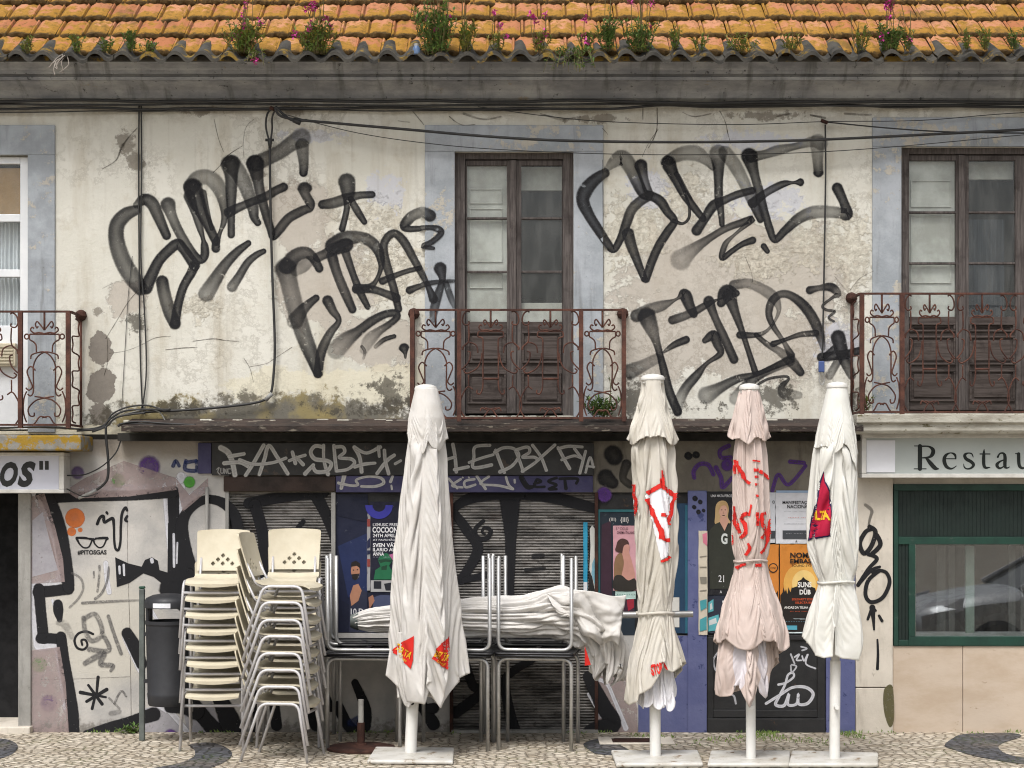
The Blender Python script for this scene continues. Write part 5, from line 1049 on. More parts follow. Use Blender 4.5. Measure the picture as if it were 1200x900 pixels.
for dx, (pts, lab) in enumerate((([(163,122),(162.5,200),(163,300),(164,400),(166.5,470),(170,482)], 'dark vertical cable on the left wall, left strand of the close pair'), ([(165.5,122),(166,200),(165,300),(169,360),(171.5,430),(168,470),(163,484)], 'dark vertical cable on the left wall, right strand of the close pair'))):
    cable([P(a, b, -.02 - dx * .006) for a, b in pts], .0065, lab)
cable([P(155,300,-.012), P(150,350,-.012), P(147,400,-.012), P(143,470,-.012)], .0025, 'thin dark wire hanging beside the close pair of vertical cables')
cable([P(316,165,-.05), P(317,240,-.05), P(319,320,-.05), P(322,400,-.05), P(320.5,440,-.05), P(317,462,-.05), P(309,469,-.05), P(290,473.5,-.05), P(250,478,-.05), P(210,481,-.05), P(170,483,-.05), P(150,486,-.06)], .0115, 'thick black cable dropping through the left graffiti and turning along the ledge')
cable([P(322,126,-.10), P(314,132,-.07), P(311.5,146,-.06), P(314,160,-.06), P(317,165,-.06)], .008, 'black cable loop at the top of the thick vertical cable, left side')
cable([P(324,125,-.12), P(319,138,-.08), P(319,150,-.06), P(317.5,163,-.06)], .008, 'black cable loop at the top of the thick vertical cable, right side')
cable([P(323,125,-.12), P(331,133,-.13), P(343,141,-.14), P(360,141,-.14)], .012, 'short thick black cable splice at the start of the drooping service cable')
cable([P(967,146,-.05), P(967.5,200,-.045), P(966,300,-.045), P(964.5,380,-.045), P(963.5,420,-.05)], .0075, 'single black vertical cable beside the right window')
for k, (pts, r, lab, mt) in enumerate((
 ([(-60,506),(-10,503),(40,501),(90,503),(120,500),(140,488),(165,481),(185,482),(193,492),(196,500)], .0055, 'grey cable curling along the left balcony onto the ledge', 'cablegrey'),
 ([(-60,499),(0,501),(60,500),(100,503),(122,498),(132,485),(150,477),(172,475),(190,480)], .008, 'black cable along the left railing foot, upper one', 'cable'),
 ([(90,505),(118,502),(128,492),(142,483),(160,480),(200,480)], .009, 'black cable bending from the balcony to the ledge, inner bend', 'cable'),
 ([(108,506),(124,500),(135,490),(150,486),(170,484)], .009, 'black cable bending from the balcony to the ledge, outer bend', 'cable'),
 ([(138,499),(150,496),(180,498),(220,499),(300,500),(420,501),(480,501.5)], .012, 'black cable lying along the top of the ledge', 'cable'),
 ([(140,497),(160,494),(190,496),(230,498)], .008, 'short black cable looping on the left end of the ledge', 'cable'),
 ([(124,500),(124.5,515),(126.5,535),(127,552),(125,563),(119,570),(113,574)], .0115, 'thick black cable hanging down beside the small white sign', 'cable'),
 ([(76,557),(95,557),(110,552),(124,543),(136,530),(142,515)], .006, 'thin black cable swooping right from the small white sign', 'cable'),
 ([(75,571),(88,578),(100,582),(115,578)], .005, 'thin black wire dangling under the small white sign', 'cable'))):
    cable([P(a, b, -.06 - .012 * k if k < 4 else (-.30 - .01 * k if k < 6 else -.05 - .01 * k)) for a, b in pts], r, lab, mt)
m = MB(); m.tube([P(113,574,-.11), P(105,578,-.12), P(92,584,-.12)], .013, 8); m.build('conduit', M['cablegrey'], smooth='all', label='short grey conduit end on the cable beside the small white sign', cat='conduit')
m = MB(); m.tube([P(344,140.5,-.14), P(352,144,-.145)], .022, 8); m.build('cable_clamp', M['cable'], smooth='all', label='black clamp on the drooping service cable', cat='clamp')
m = MB(); m.tube([P(311,164,-.06), P(321,164,-.06)], .012, 6); m.tube([P(316,163,-.06), P(316.5,173,-.055)], [.022, .012], 8); m.build('cable_clamp', M['cable'], smooth='all', label='black wedge clamp where the cable loop meets the thick vertical cable', cat='clamp')
m = MB(); m.tube([P(311,469,-.055), P(319,461,-.055)], .018, 8); m.build('cable_tie', M['cablegrey'], smooth='all', label='silvery tape at the bend of the thick vertical cable', cat='tape')
lk = empty('padlock', 'blue padlock hanging from the vertical cable beside the right balcony', 'padlock', P(963.5, 436, -.06))
chl(MB().pbox(959.5, 966.5, 423, 436, -.075, -.045).build('body', plain('blue_padlock', hx('4a5f96', .8), None, 6, .4, bmp=0), bevel=.006), lk)
m = MB(); m.tube(cat_rom([tuple(P(a, b, -.06)) for a, b in ((961,436),(960,446),(963,451),(966,446),(965,436))], 5), .004, 6); chl(m.build('shackle', M['chrome'], smooth='all'), lk)
for k, (x, y, w) in enumerate(((320, 128, 7), (966, 143, 8))):
    m = MB(); m.tube([P(x, y, .0), P(x, y, -.12)], .012, 8); m.tube([P(x - w / 2, y - 2, -.1), P(x + w / 2, y + 1, -.1)], .016, 8); m.build('wall_bracket', M['rustdark'], smooth='all', label=('small dark cable bracket above the left graffiti', 'small dark cable bracket above the right graffiti')[k], cat='bracket')
# ------------------------------------------------------------------ litter bin on its post
c = G(193, 868); by = c.y
bn = empty('litter_bin', 'dark grey hooded plastic litter bin on a grey post beside the stacked chairs', 'bin', (c.x, by, 0))
s_ = F0 / (D0 + by); X0 = PX(198, by); Zb = lambda py: PZ(py, by)
rB = .185; cx = X0 - c.x
m = MB(); m.lathe([(rB*.86, Zb(826)), (rB*.90, Zb(824)), (rB*.93, Zb(815)), (rB*.94, Zb(812)), (rB*.92, Zb(811)), (rB*.99, Zb(740)), (rB*.99, Zb(732)), (rB*1.03, Zb(731)), (rB*1.03, Zb(727)), (rB*.93, Zb(727)), (rB*.9, Zb(740))], (cx, 0, 0), 40); m.build('bin_body', M['bin'], bn, smooth=True)
m = MB(); m.lathe([(rB*1.0, Zb(712)), (rB*1.06, Zb(711.5)), (rB*1.07, Zb(705)), (rB*.98, Zb(700.5)), (rB*.7, Zb(697)), (rB*.3, Zb(695.5)), (.002, Zb(695))], (cx, 0, 0), 40); m.build('bin_hood', M['bin'], bn, smooth=True)
m = MB()
for a0, a1 in ((150, 215), (-35, 30)):
    for i in range(6):
        A, B_ = math.radians(a0 + (a1 - a0) * i / 6), math.radians(a0 + (a1 - a0) * (i + 1) / 6); z0, z1 = Zb(731), Zb(706)
        vs = [(cx + r * math.cos(t), r * math.sin(t), z) for z in (z0, z1) for r, t in ((rB*1.0, A), (rB*1.0, B_), (rB*.93, B_), (rB*.93, A))]
        m.add(vs, [(0,1,5,4),(1,2,6,5),(2,3,7,6),(3,0,4,7),(0,3,2,1),(4,5,6,7)])
m.build('bin_side', M['bin'], bn)
m = MB(); xp = PX(166.5, by) - c.x; m.box(xp - .022, xp + .022, -.02, .02, 0, Zb(690)); m.build('bin_post', M['binpost'], bn, bevel=.008)
MB().box(xp - .024, xp + .024, -.022, .022, Zb(690) + .001, Zb(687)).build('post_cap', plain('green_cap', hx('2f5a48', .8), None, 6, .5, bmp=0), bn, bevel=.006)
m = MB(); m.box(xp + .02, cx - rB*.9, -.03, .03, Zb(800), Zb(796)); m.box(xp + .02, cx - rB*.9, -.03, .03, Zb(745), Zb(741)); m.build('mount_arm', M['bin'], bn)
m = MB()
for i in range(6):
    t0, t1 = math.radians(-118 + i * 7), math.radians(-111 + i * 7); R_ = rB * 1.07 + .003
    m.add([(cx + R_*math.cos(t), R_*math.sin(t), z) for t, z in ((t0, Zb(711)), (t1, Zb(711)), (t1, Zb(705.5)), (t0, Zb(705.5)))], [(0,1,2,3)])
m.build('sticker', M['patch'], bn)
# ------------------------------------------------------------------ chairs
def rounded(path, r, n=5):
    pts = [Vector(p) for p in path]; out = [pts[0]]
    for i in range(1, len(pts) - 1):
        a, b, c_ = pts[i-1], pts[i], pts[i+1]; u = (a - b).normalized(); v = (c_ - b).normalized(); p0, p1 = b + u * r, b + v * r
        for k in range(n + 1): t = k / n; out.append(p0 * (1-t)**2 + b * 2*t*(1-t) + p1 * t*t)
    return out + [pts[-1]]
def make_chair():
    t = empty('cafe_chair', 'x', 'chair', (0, 0, 0), 'stacked cream cafe chairs')
    for s in (-1, 1):
        m = MB(); m.tube(rounded([(s*.245, -.25, 0), (s*.228, -.175, .433), (s*.228, .115, .433), (s*.245, .265, 0)], .06), .0115, 8); m.build('leg_frame', M['alu'], t, smooth='all')
        m = MB(); m.tube(rounded([(s*.17, .04, .428), (s*.17, .180, .432), (s*.172, .262, .60)], .05), .0105, 8); m.build('back_support', M['alu'], t, smooth='all')
    m = MB(); m.tube([(-.232, -.19, .345), (.232, -.19, .345)], .0115, 8); m.tube([(-.228, -.10, .425), (.228, -.10, .425)], .009, 6); m.tube([(-.228, .10, .425), (.228, .10, .425)], .009, 6); m.build('crossbar', M['alu'], t, smooth='all')
    # seat shell
    nx, ny = 16, 16; m = MB(); top = []; 
    for lay in (0, 1):
        for j in range(ny + 1):
            v = j / ny
            for i in range(nx + 1):
                u = i / nx * 2 - 1; w = .212 - .012 * abs(v - .45); y = -.245 + .43 * v + .012 * u * u * (1 - v)
                z = .452 - .016 * (1 - u*u) * (.4 + .6 * math.sin(PI * min(1, v * 1.1))) - .030 * max(0, (.22 - v) / .22) ** 2 + .028 * max(0, (v - .82) / .18) ** 2
                if lay: z -= .012 + .014 * (1 - u*u) * max(0, 1 - v * 1.6)
                m.v.append((u * w, y, z))
    st = (nx + 1) * (ny + 1)
    for j in range(ny):
        for i in range(nx):
            k = j * (nx + 1) + i; m.f.append((k, k+1, k+nx+2, k+nx+1)); m.f.append((st+k, st+k+nx+1, st+k+nx+2, st+k+1))
    ring = [i for i in range(nx + 1)] + [j * (nx + 1) + nx for j in range(1, ny + 1)] + [ny * (nx + 1) + i for i in range(nx - 1, -1, -1)] + [j * (nx + 1) for j in range(ny - 1, 0, -1)]
    for a, b in zip(ring, ring[1:] + ring[:1]): m.f.append((a, st + a, st + b, b))
    m.build('seat', M['cream'], t, smooth=True)
    # back shell with its pyramid of small holes
    nx, nz = 52, 40; m = MB(); H0, H1 = .50, .82; cw_ = .43 / nx
    def hole(i, j):
        for (hx_, hz) in ((0, 15), (-5, 11), (5, 11), (-10, 7), (0, 7), (10, 7)):
            if abs(i + .5 - nx / 2 - hx_) + abs(j + .5 - hz) < 2.1: return True
        return False
    def bv(i, j, lay):
        u = i / nx * 2 - 1; v = j / nz; w = .200 + .016 * v - .010 * max(0, (v - .93) / .07) ** 2 * (abs(u) > .9)
        z = H0 + (H1 - H0) * v + .012 * (1 - u*u) * (v > .5) * (v - .5) * 2; y = .218 + .105 * v + .022 * (1 - u*u) - .012 * v * v + lay * .011
        return (u * w, y, z)
    for lay in (0, 1):
        for j in range(nz + 1):
            for i in range(nx + 1): m.v.append(bv(i, j, lay))
    st = (nx + 1) * (nz + 1)
    for j in range(nz):
        for i in range(nx):
            if hole(i, j): 
                k = j * (nx + 1) + i
                for (di, dj, a, b) in ((-1, 0, k, k+nx+1), (1, 0, k+1, k+nx+2), (0, -1, k, k+1), (0, 1, k+nx+1, k+nx+2)):
                    if not hole(i + di, j + dj): m.f.append((a, b, st + b, st + a))
                continue
            k = j * (nx + 1) + i; m.f.append((k, k+1, k+nx+2, k+nx+1)); m.f.append((st+k, st+k+nx+1, st+k+nx+2, st+k+1))
    ring = [i for i in range(nx + 1)] + [j * (nx + 1) + nx for j in range(1, nz + 1)] + [nz * (nx + 1) + i for i in range(nx - 1, -1, -1)] + [j * (nx + 1) for j in range(nz - 1, 0, -1)]
    for a, b in zip(ring, ring[1:] + ring[:1]): m.f.append((a, st + a, st + b, b))
    m.build('backrest', M['cream'], t, smooth=True)
    return t
chair0 = make_chair(); first = [True]
ORD = ['bottom', 'second', 'third', 'fourth', 'fifth', 'sixth', 'seventh', 'top']
def stack(x, y, rz, n, step, lean, desc, seed):
    r = random.Random(seed)
    for k in range(n):
        loc = (x + lean[0] * k + r.uniform(-.008, .008), y + lean[1] * k + r.uniform(-.008, .008), step * k + (r.uniform(-.003, .003) if k else 0)); rot = (0, 0, rz + r.uniform(-.03, .03))
        w = ORD[k] if k in (0, 7) else ORD[k] + ' from bottom'
        lab = f'cream cafe chair, {w} in the {desc}'
        if first[0]: chair0.location = loc; chair0.rotation_euler = rot; chair0['label'] = lab; first[0] = False
        else: dup(chair0, loc, rot, lab)
stack(-2.33, -.85, 0.0, 8, .1255, (0, .004), 'left stack beside the bin', 1)
stack(-1.735, -1.44, math.radians(83), 8, .1255, (.004, 0), 'front stack seen from the side', 2)
stack(-1.765, -.66, math.radians(2), 8, .1255, (0, .004), 'rear stack behind the sideways stack', 3)
# ------------------------------------------------------------------ tables
def make_table():
    t = empty('cafe_table', 'x', 'table', (0, 0, 0), 'cafe tables stacked in front of the shutter')
    for yy in (-.25, .25):
        m = MB(); m.tube(rounded([(-.285, yy, 0), (-.285, yy, .715), (.285, yy, .715), (.285, yy, 0)], .075, 7), .0155, 10); m.build('leg_frame', M['chrome'], t, smooth='all')
    MB().box(-.30, .30, -.30, .30, .732, .748).build('table_top', M['tabletop'], t, bevel=.006)
    m = MB(); m.tube(rounded([(-.303, 0, .740), (-.303, -.303, .740), (.303, -.303, .740), (.303, .303, .740), (-.303, .303, .740), (-.303, .002, .740)], .03, 4), .009, 6); m.build('edge_band', M['tabletop'], t, smooth='all')
    m = MB(); m.box(-.27, .27, -.25, -.235, .70, .7155); m.box(-.27, .27, .235, .25, .70, .7155); m.box(-.02, .02, -.235, .235, .716, .7315); m.build('under_brace', M['tabletop'], t)
    return t
t0 = make_table(); tf = True
cols = [PX(430, -1.08), PX(532, -1.08), PX(632, -1.08)]
cn = ['left column beside the chairs', 'middle column behind the white parasol', 'right column under the bundled parasol end']
for k, x in enumerate(cols):
    for row, (yy, dx, rn) in enumerate(((-.83, 0, 'front'), (-.335, -.075, 'back'))):
        rz = math.radians((-6, -5, -8)[k] if row == 0 else -2)
        lab = f'upright black-topped steel table, {rn} row, {cn[k]}'
        if tf: t0.location = (x + dx, yy, 0); t0.rotation_euler = (0, 0, rz); t0['label'] = lab; tf = False
        else:
            o = dup(t0, (x + dx, yy, 0), (0, 0, rz), lab)
            if row: o.scale = (1, .9, 1)
        o = dup(t0, (x + dx + (-.012, .03, -.008)[k], yy, .750 + .748), (PI, 0, rz + math.radians((4, -3, 2)[k])), f'upside-down steel table, legs in the air, {rn} row, {cn[k]}')
        if row: o.scale = (1, .9, 1)
# ------------------------------------------------------------------ closed parasols
def interp(tab, x):
    if x <= tab[0][0]: return tab[0][1]
    for (a, b), (c, d) in zip(tab, tab[1:]):
        if x <= c:
            t = (x - a) / (c - a); t = t * t * (3 - 2 * t) * .5 + t * .5; return b + (d - b) * t
    return tab[-1][1]
import numpy as np
def drape(V, rh, rv, steps, con, pin, ribs=None, ribk=.25, g=.0022, wrap=True, it=6, bend=.22, seed=0):
    """small cloth solver: rows x columns grid pulled by gravity, keeping its rest lengths; con() keeps it inside its outline and off the pole"""
    X = V.copy(); Pv = X.copy(); X0 = V.copy(); nr, nc = X.shape[:2]; rs = np.random.RandomState(seed)
    rh = np.asarray(rh); rv = np.asarray(rv)
    def solve(a, b, rest, k):
        d = b - a; l = np.sqrt((d * d).sum(-1)) + 1e-9
        return (d * (k * .5 * (l - rest) / l)[..., None])
    cols = np.arange(nc)
    def hor(step, k, off):
        if wrap: c0 = cols[(cols // step) % 2 == off]; c1 = (c0 + step) % nc
        else: c0 = cols[((cols // step) % 2 == off) & (cols + step < nc)]; c1 = c0 + step
        a, b = X[:, c0], X[:, c1]; dl = solve(a, b, rh[:, None] * step, k); X[:, c0] += dl; X[:, c1] -= dl
    def ver(step, k, off):
        r0 = np.arange(nr - step); r0 = r0[(r0 // step) % 2 == off]; r1 = r0 + step
        rest = sum(rv[r0 + q] for q in range(step)); dl = solve(X[r0], X[r1], rest, k); X[r0] += dl; X[r1] -= dl
    def dia(sg, off):
        r0 = np.arange(nr - 1); r0 = r0[r0 % 2 == off]; r1 = r0 + 1
        Y = np.roll(X, -sg, axis=1) if wrap else None
        if wrap:
            rest = np.sqrt(rh[r0][:, None] ** 2 + rv[r0] ** 2); d = Y[r1] - X[r0]; l = np.sqrt((d * d).sum(-1)) + 1e-9
            dl = d * (.22 * (l - rest) / l)[..., None]; X[r0] += dl; Y[r1] -= dl; X[r1] = np.roll(Y[r1], sg, axis=1)
    for s_ in range(steps):
        vel = np.clip((X - Pv) * .92, -.004, .004); Pv = X.copy(); X = X + vel; X[..., 2] -= g
        if s_ < steps * .5: X += rs.normal(0, .0004, X.shape)
        for i_ in range(it):
            for off in (0, 1): hor(1, .9, off)
            for off in (0, 1): ver(1, .95, off)
            if wrap:
                for off in (0, 1):
                    dia(1, off); dia(-1, off)
            for off in (0, 1): hor(2, bend, off); ver(2, .5, off); ver(6, .35, off)
            if ribs is not None: X[:, ribs] += (X0[:, ribs] - X[:, ribs]) * ribk
            X = con(X); X[:pin] = X0[:pin]
    for _ in range(1):                                     # settle the last crinkles
        if wrap: X[1:] = X[1:] * .7 + .15 * (np.roll(X, 1, 1) + np.roll(X, -1, 1))[1:]
    return X
def cloth(name, mat, root, y0, prof, cxs, N_, dep, hem, seed, top, nth=300, nv=150, wr=.006, hook=0.0, over=1.0, mat2=None, sectors=(), exc=1.28, steps=60, nribs=8, ribk=.12, g=.0022, rmin=0.0, waist=400, calm=()):
    """draped canvas round a pole: broad panels with sharp creases between them; tables are read off the photograph in pixels"""
    r = random.Random(seed); L = Vector(root.location); s = (D0 + y0) / F0
    cre = []
    for k in range(N_):
        cre.append((2*PI*(k + r.uniform(-.34, .34)) / N_, r.uniform(.07, .16), r.uniform(.5, 1.0), r.uniform(-.12, .12), r.uniform(0, 6), r.choice((-1, 1)) * r.uniform(.5, 1.3)))
    cre = [c for c in cre if not any(abs((math.degrees(c[0]) - q + 180) % 360 - 180) < h_ for q, h_ in calm)]
    sub_ = [(r.uniform(0, 2*PI), r.uniform(.03, .06), r.uniform(.10, .30), r.uniform(-.25, .25), r.uniform(.1, .8), r.uniform(.3, .9)) for k in range(N_ * 2)]
    sub_ = [c for c in sub_ if not any(abs((math.degrees(c[0]) - q + 180) % 360 - 180) < h_ for q, h_ in calm)]
    V, Fc = [], []
    for j in range(nv + 1):
        t = j / nv
        for i in range(nth):
            th = 2*PI*i/nth
            pyh = hem(th); py = top + (pyh - top) * t
            R = interp(prof, py) * s; D = interp(dep, py); cx = interp(cxs, py)
            f = 0.0; ov = 0.0
            for (a, w, d, dr, ph, lean) in cre:
                dd = (th - a - dr * t - .05 * math.sin(t * 5 + ph) + PI) % (2*PI) - PI
                f = max(f, d * math.exp(-abs(dd / (w * 1.7)) ** 1.5)); sg = 1 if lean > 0 else -1
                ov += lean * w * d * (1.5 * math.exp(-((dd * sg + 1.9 * w) / (1.3 * w)) ** 2) - .9 * math.exp(-((dd * sg - .1 * w) / w) ** 2)) * min(1.0, t * 1.8 + .2) * over
            g = 0.0
            for (a, w, d, dr, t0, t1) in sub_:
                dd = (th - a - dr * t + PI) % (2*PI) - PI
                if abs(dd) < w * 4: g += d * math.exp(-(dd / w) ** 2) * math.exp(-((t - t0) / t1) ** 2)
            n1 = noise.noise(Vector((math.cos(th) * 1.8, math.sin(th) * 1.8, t * 2.0 + seed))); n2 = noise.noise(Vector((math.cos(th) * 5, math.sin(th) * 5, t * 5 + seed)))
            n3 = noise.noise(Vector((math.cos(th) * 12, math.sin(th) * 12, t * 9 + seed)))
            rr = R * (1 - D * (f + .35 * g) - .05 * D) + wr * (n1 * 1.8 + n2 * .9 + n3 * .45) * min(1, t * 8) * (R / .2 + .25)
            if hook and t > .80: rr += hook * ((t - .80) / .20) ** 1.5 * (n2 * .7 + n1 * .9 - .6 * f)
            rr = max(rr, .030)
            tw = .05 * n1 + ov
            V.append((PX(cx, y0) + rr * math.cos(th + tw) - L.x, y0 + rr * math.sin(th + tw) - L.y, PZ(py, y0) + wr * n2 * .6))
    for j in range(nv):
        for i in range(nth):
            k = (i + 1) % nth; Fc.append((j*nth + i, j*nth + k, (j+1)*nth + k, (j+1)*nth + i))
    if steps:
        A = np.array(V).reshape(nv + 1, nth, 3)
        zs = A[..., 2].mean(1); pys = [HOR - (z - EYE) / s for z in zs]
        zt = np.linspace(A[..., 2].min() - .05, A[..., 2].max() + .05, 300); pz = [HOR - (z - EYE) / s for z in zt]
        Rt = np.array([interp(prof, q) * s for q in pz]); Ct = np.array([PX(interp(cxs, q), y0) - L.x for q in pz]); yc = y0 - L.y
        Rr = np.array([interp(prof, q) * s for q in pys])
        ex = 1 + (exc - 1) * np.clip(np.linspace(0, 1, nv + 1) * 4, .15, 1)
        rh = 2*PI*Rr*ex/nth; rv = np.abs(A[:-1, :, 2] - A[1:, :, 2]) + 1e-4
        zw = PZ(waist, y0)
        def con(X):
            Rm = np.interp(X[..., 2], zt, Rt); cx = np.interp(X[..., 2], zt, Ct)
            dx = X[..., 0] - cx; dy = X[..., 1] - yc; r_ = np.sqrt(dx*dx + dy*dy) + 1e-9
            k = np.clip(r_, np.maximum(.034, rmin * Rm * (X[..., 2] < zw)), Rm) / r_
            X[..., 2] = np.clip(X[..., 2], A[..., 2] - .05, A[..., 2] + .05)
            X[..., 0] = cx + dx * k; X[..., 1] = yc + dy * k; return X
        rb = np.random.RandomState(seed); ribs = ((np.arange(nribs) + rb.uniform(-.25, .25, nribs)) / nribs * nth).astype(int) % nth
        X = drape(A, rh, rv, steps, con, 2, ribs, ribk, g, seed=seed)
        V = [tuple(v) for v in X.reshape(-1, 3)]
    me = bpy.data.meshes.new(name); me.from_pydata(V, [], Fc); me.polygons.foreach_set('use_smooth', [True] * len(Fc)); me.materials.append(mat)
    if mat2:
        me.materials.append(mat2)
        for pi, po in enumerate(me.polygons):
            dg = math.degrees(2*PI*(pi % nth)/nth)
            if any(a <= (dg - 360 if dg > 180 else dg) <= b for a, b in sectors): po.material_index = 1
    me.update()
    o = bpy.data.objects.new(name, me); COL.objects.link(o); o.parent = root
    md = o.modifiers.new('thick', 'SOLIDIFY'); md.thickness = .003; md.offset = -1
    return o, BVHTree.FromPolygons([Vector(v) + L for v in V], Fc)
def smooth_hem(tab, w=10):
    f = hemtab(tab); return lambda th: sum(f(th + math.radians(k * w / 4)) * g for k, g in zip(range(-4, 5), (.04, .08, .12, .16, .20, .16, .12, .08, .04)))
def hemtab(tab):
    """hem height by direction in degrees: -90 faces the street, 0 right, 180 left; straight edges between the corners"""
    tab = sorted(tab); tab = tab + [(tab[0][0] + 360, tab[0][1])]
    def f(th):
        d = (math.degrees(th) - tab[0][0]) % 360 + tab[0][0]
        for (a, b), (c, e) in zip(tab, tab[1:]):
            if a <= d <= c: return b + (e - b) * (d - a) / max(c - a, 1e-6)
        return tab[0][1]
    return f
def finegrid(mb, emax=.012):
    bm = bmesh.new(); me = bpy.data.meshes.new('t'); me.from_pydata(mb.v, [], mb.f); bm.from_mesh(me); bpy.data.meshes.remove(me)
    bmesh.ops.triangulate(bm, faces=bm.faces)
    for _ in range(6):
        e = [e for e in bm.edges if e.calc_length() > emax]
        if not e: break
        bmesh.ops.subdivide_edges(bm, edges=e, cuts=1); bmesh.ops.triangulate(bm, faces=bm.faces)
    bm.verts.index_update(); out = MB(); out.v = [tuple(v.co) for v in bm.verts]; out.f = [tuple(v.index for v in f.verts) for f in bm.faces]; bm.free(); return out
def onto(mb, bvhs, root, name, mat, lift=.012, fine=.012, maxe=.09):
    g = finegrid(mb, fine); L = Vector(root.location); pts = []
    for v in g.v:
        best = None
        for b in bvhs:
            h = b.ray_cast(Vector((v[0], -6, v[2])), Vector((0, 1, 0)))
            if h[0] is not None and (best is None or h[0].y < best[0].y): best = h
        if best is None: pts.append(None)
        else:
            n = best[1] if best[1].y < 0 else -best[1]; pts.append(best[0] + n * lift * .6 - Vector((0, lift * .4, 0)) - L)
    m = MB(); mp = {}
    for f in g.f:
        q = [pts[i] for i in f]
        if any(p is None for p in q): continue
        if max((q[0]-q[1]).length, (q[1]-q[2]).length, (q[2]-q[0]).length) > maxe: continue
        idx = []
        for i in f:
            if i not in mp: mp[i] = len(m.v); m.v.append(tuple(pts[i]))
            idx.append(mp[i])
        m.f.append(tuple(idx))
    if m.f: return m.build(name, mat, root, smooth='all')
K3 = .72
def strokes_mb(*a): return strokes_(*a[1:], a[0]) if isinstance(a[0], float) else strokes_(*a, 1.2)
def strokes_(strokes, ox, oy, sc_, y, kw):
    m = MB()
    for st in strokes:
        w = 8; pts = []
        for q in st:
            if len(q) > 2: w = q[2]
            p = P(ox + q[0] / sc_, oy + q[1] / sc_, y); pts.append([p.x, p.z, kw * w / sc_ * (D0 + y) / F0])
        cr = cat_rom(pts, 5); o = len(m.v)
        for i, c in enumerate(cr):
            a, b = cr[max(i-1, 0)], cr[min(i+1, len(cr)-1)]; t = Vector((b[0]-a[0], b[1]-a[1])); t = t.normalized() if t.length > 1e-9 else Vector((1, 0))
            for sg in (-1, 1): m.v.append((c[0] - t.y * c[2]*.5*sg, y, c[1] + t.x * c[2]*.5*sg))
        for i in range(len(cr) - 1): k = o + 2*i; m.f.append((k, k+1, k+3, k+2))
    return m
def polys_mb(polys, y):
    m = MB()
    for p in polys: m.poly([(P(a, b, y).x, P(a, b, y).z) for a, b in p], y)
    return m
def parasol(label, base, plate, tip, pole_px, lean_top, capw):
    c = G(*base); y0 = c.y; root = empty('parasol', label, 'parasol', (c.x, c.y, 0), 'closed parasols on the pavement'); L = Vector(root.location)
    v = [G(*p) for p in plate]; m = MB(); h = .035
    vs = [(p.x - L.x, p.y - L.y, z) for z in (.004, h) for p in v]
    m.add(vs, [(3,2,1,0),(4,5,6,7),(0,1,5,4),(1,2,6,5),(2,3,7,6),(3,0,4,7)]); m.build('base_plate', M['plate'], root, bevel=.012)
    s = (D0 + y0) / F0; zt = PZ(tip, y0)
    lean = PX(lean_top, y0) - c.x
    m = MB(); r_ = pole_px * .5 * s; z1 = .95
    m.tube([(0, 0, h), (lean * .28, 0, z1 * .8)], r_ * 1.08, 20); m.build('pole_sleeve', M['white'], root, smooth=True)
    m = MB(); m.tube([(lean * .27, 0, z1 * .78), (lean, 0, zt - .02)], r_ * .92, 20); m.build('pole', M['white'], root, smooth=True)
    m = MB(); m.lathe([(capw, -.035), (capw * 1.02, -.02), (capw * .92, -.004), (capw * .5, .008), (.002, .012)], (lean, 0, zt), 24); m.lathe([(capw * .9, -.06), (capw * .9, -.035)], (lean, 0, zt), 24); m.build('cap', M['white'], root, smooth=True)
    m = MB(); m.tube([(lean * .15, -r_ * 1.1, .42), (lean * .15, -r_ * 2.4, .42)], .016, 10); m.build('clamp_knob', M['ink'] if base[0] < 600 else M['white'], root, smooth=True)
    return root, y0
def strap(root, y0, px, py, rx, mat, hpx=4, d=1.04):
    s = (D0 + y0) / F0; L = Vector(root.location); m = MB(); n = 64; rng = []
    for k in range(n):
        a = 2*PI*k/n; w = 1 + .03 * math.sin(9 * a); rng.append((a, rx * s * w))
    for zz in (-1, 1):
        for a, r in rng: m.v.append((PX(px, y0) + r * math.cos(a) - L.x, y0 + r * math.sin(a) * d - L.y, PZ(py + 1.2 * math.sin(a * 2 + 1), y0) + zz * hpx * .5 * s))
    m.f = [(k, (k+1) % n, n + (k+1) % n, n + k) for k in range(n)]
    o = m.build('tie_strap', mat, root, smooth='all'); md = o.modifiers.new('t', 'SOLIDIFY'); md.thickness = .006; md.offset = 1
def hemfn(seed, mid, amp, front=None, N_=8):
    r = random.Random(seed); ks = [r.uniform(-1, 1) for _ in range(24)]; ph = r.uniform(0, 6)
    def f(th):
        a = th / (2*PI) * 16; i = int(math.floor(a)); t = a - i; t = t * t * (3 - 2*t); v = ks[i % 16] * (1 - t) + ks[(i + 1) % 16] * t
        e = math.asin(math.sin(4 * th / 2 + ph)) / (PI / 2)
        b = 0
        if front: 
            for (c, w, d) in front:
                dd = (th - c + PI) % (2*PI) - PI; b += d * math.exp(-(dd / w) ** 2)
        return mid + amp * (.55 * v + .45 * e) + b
    return f
FR = -PI / 2
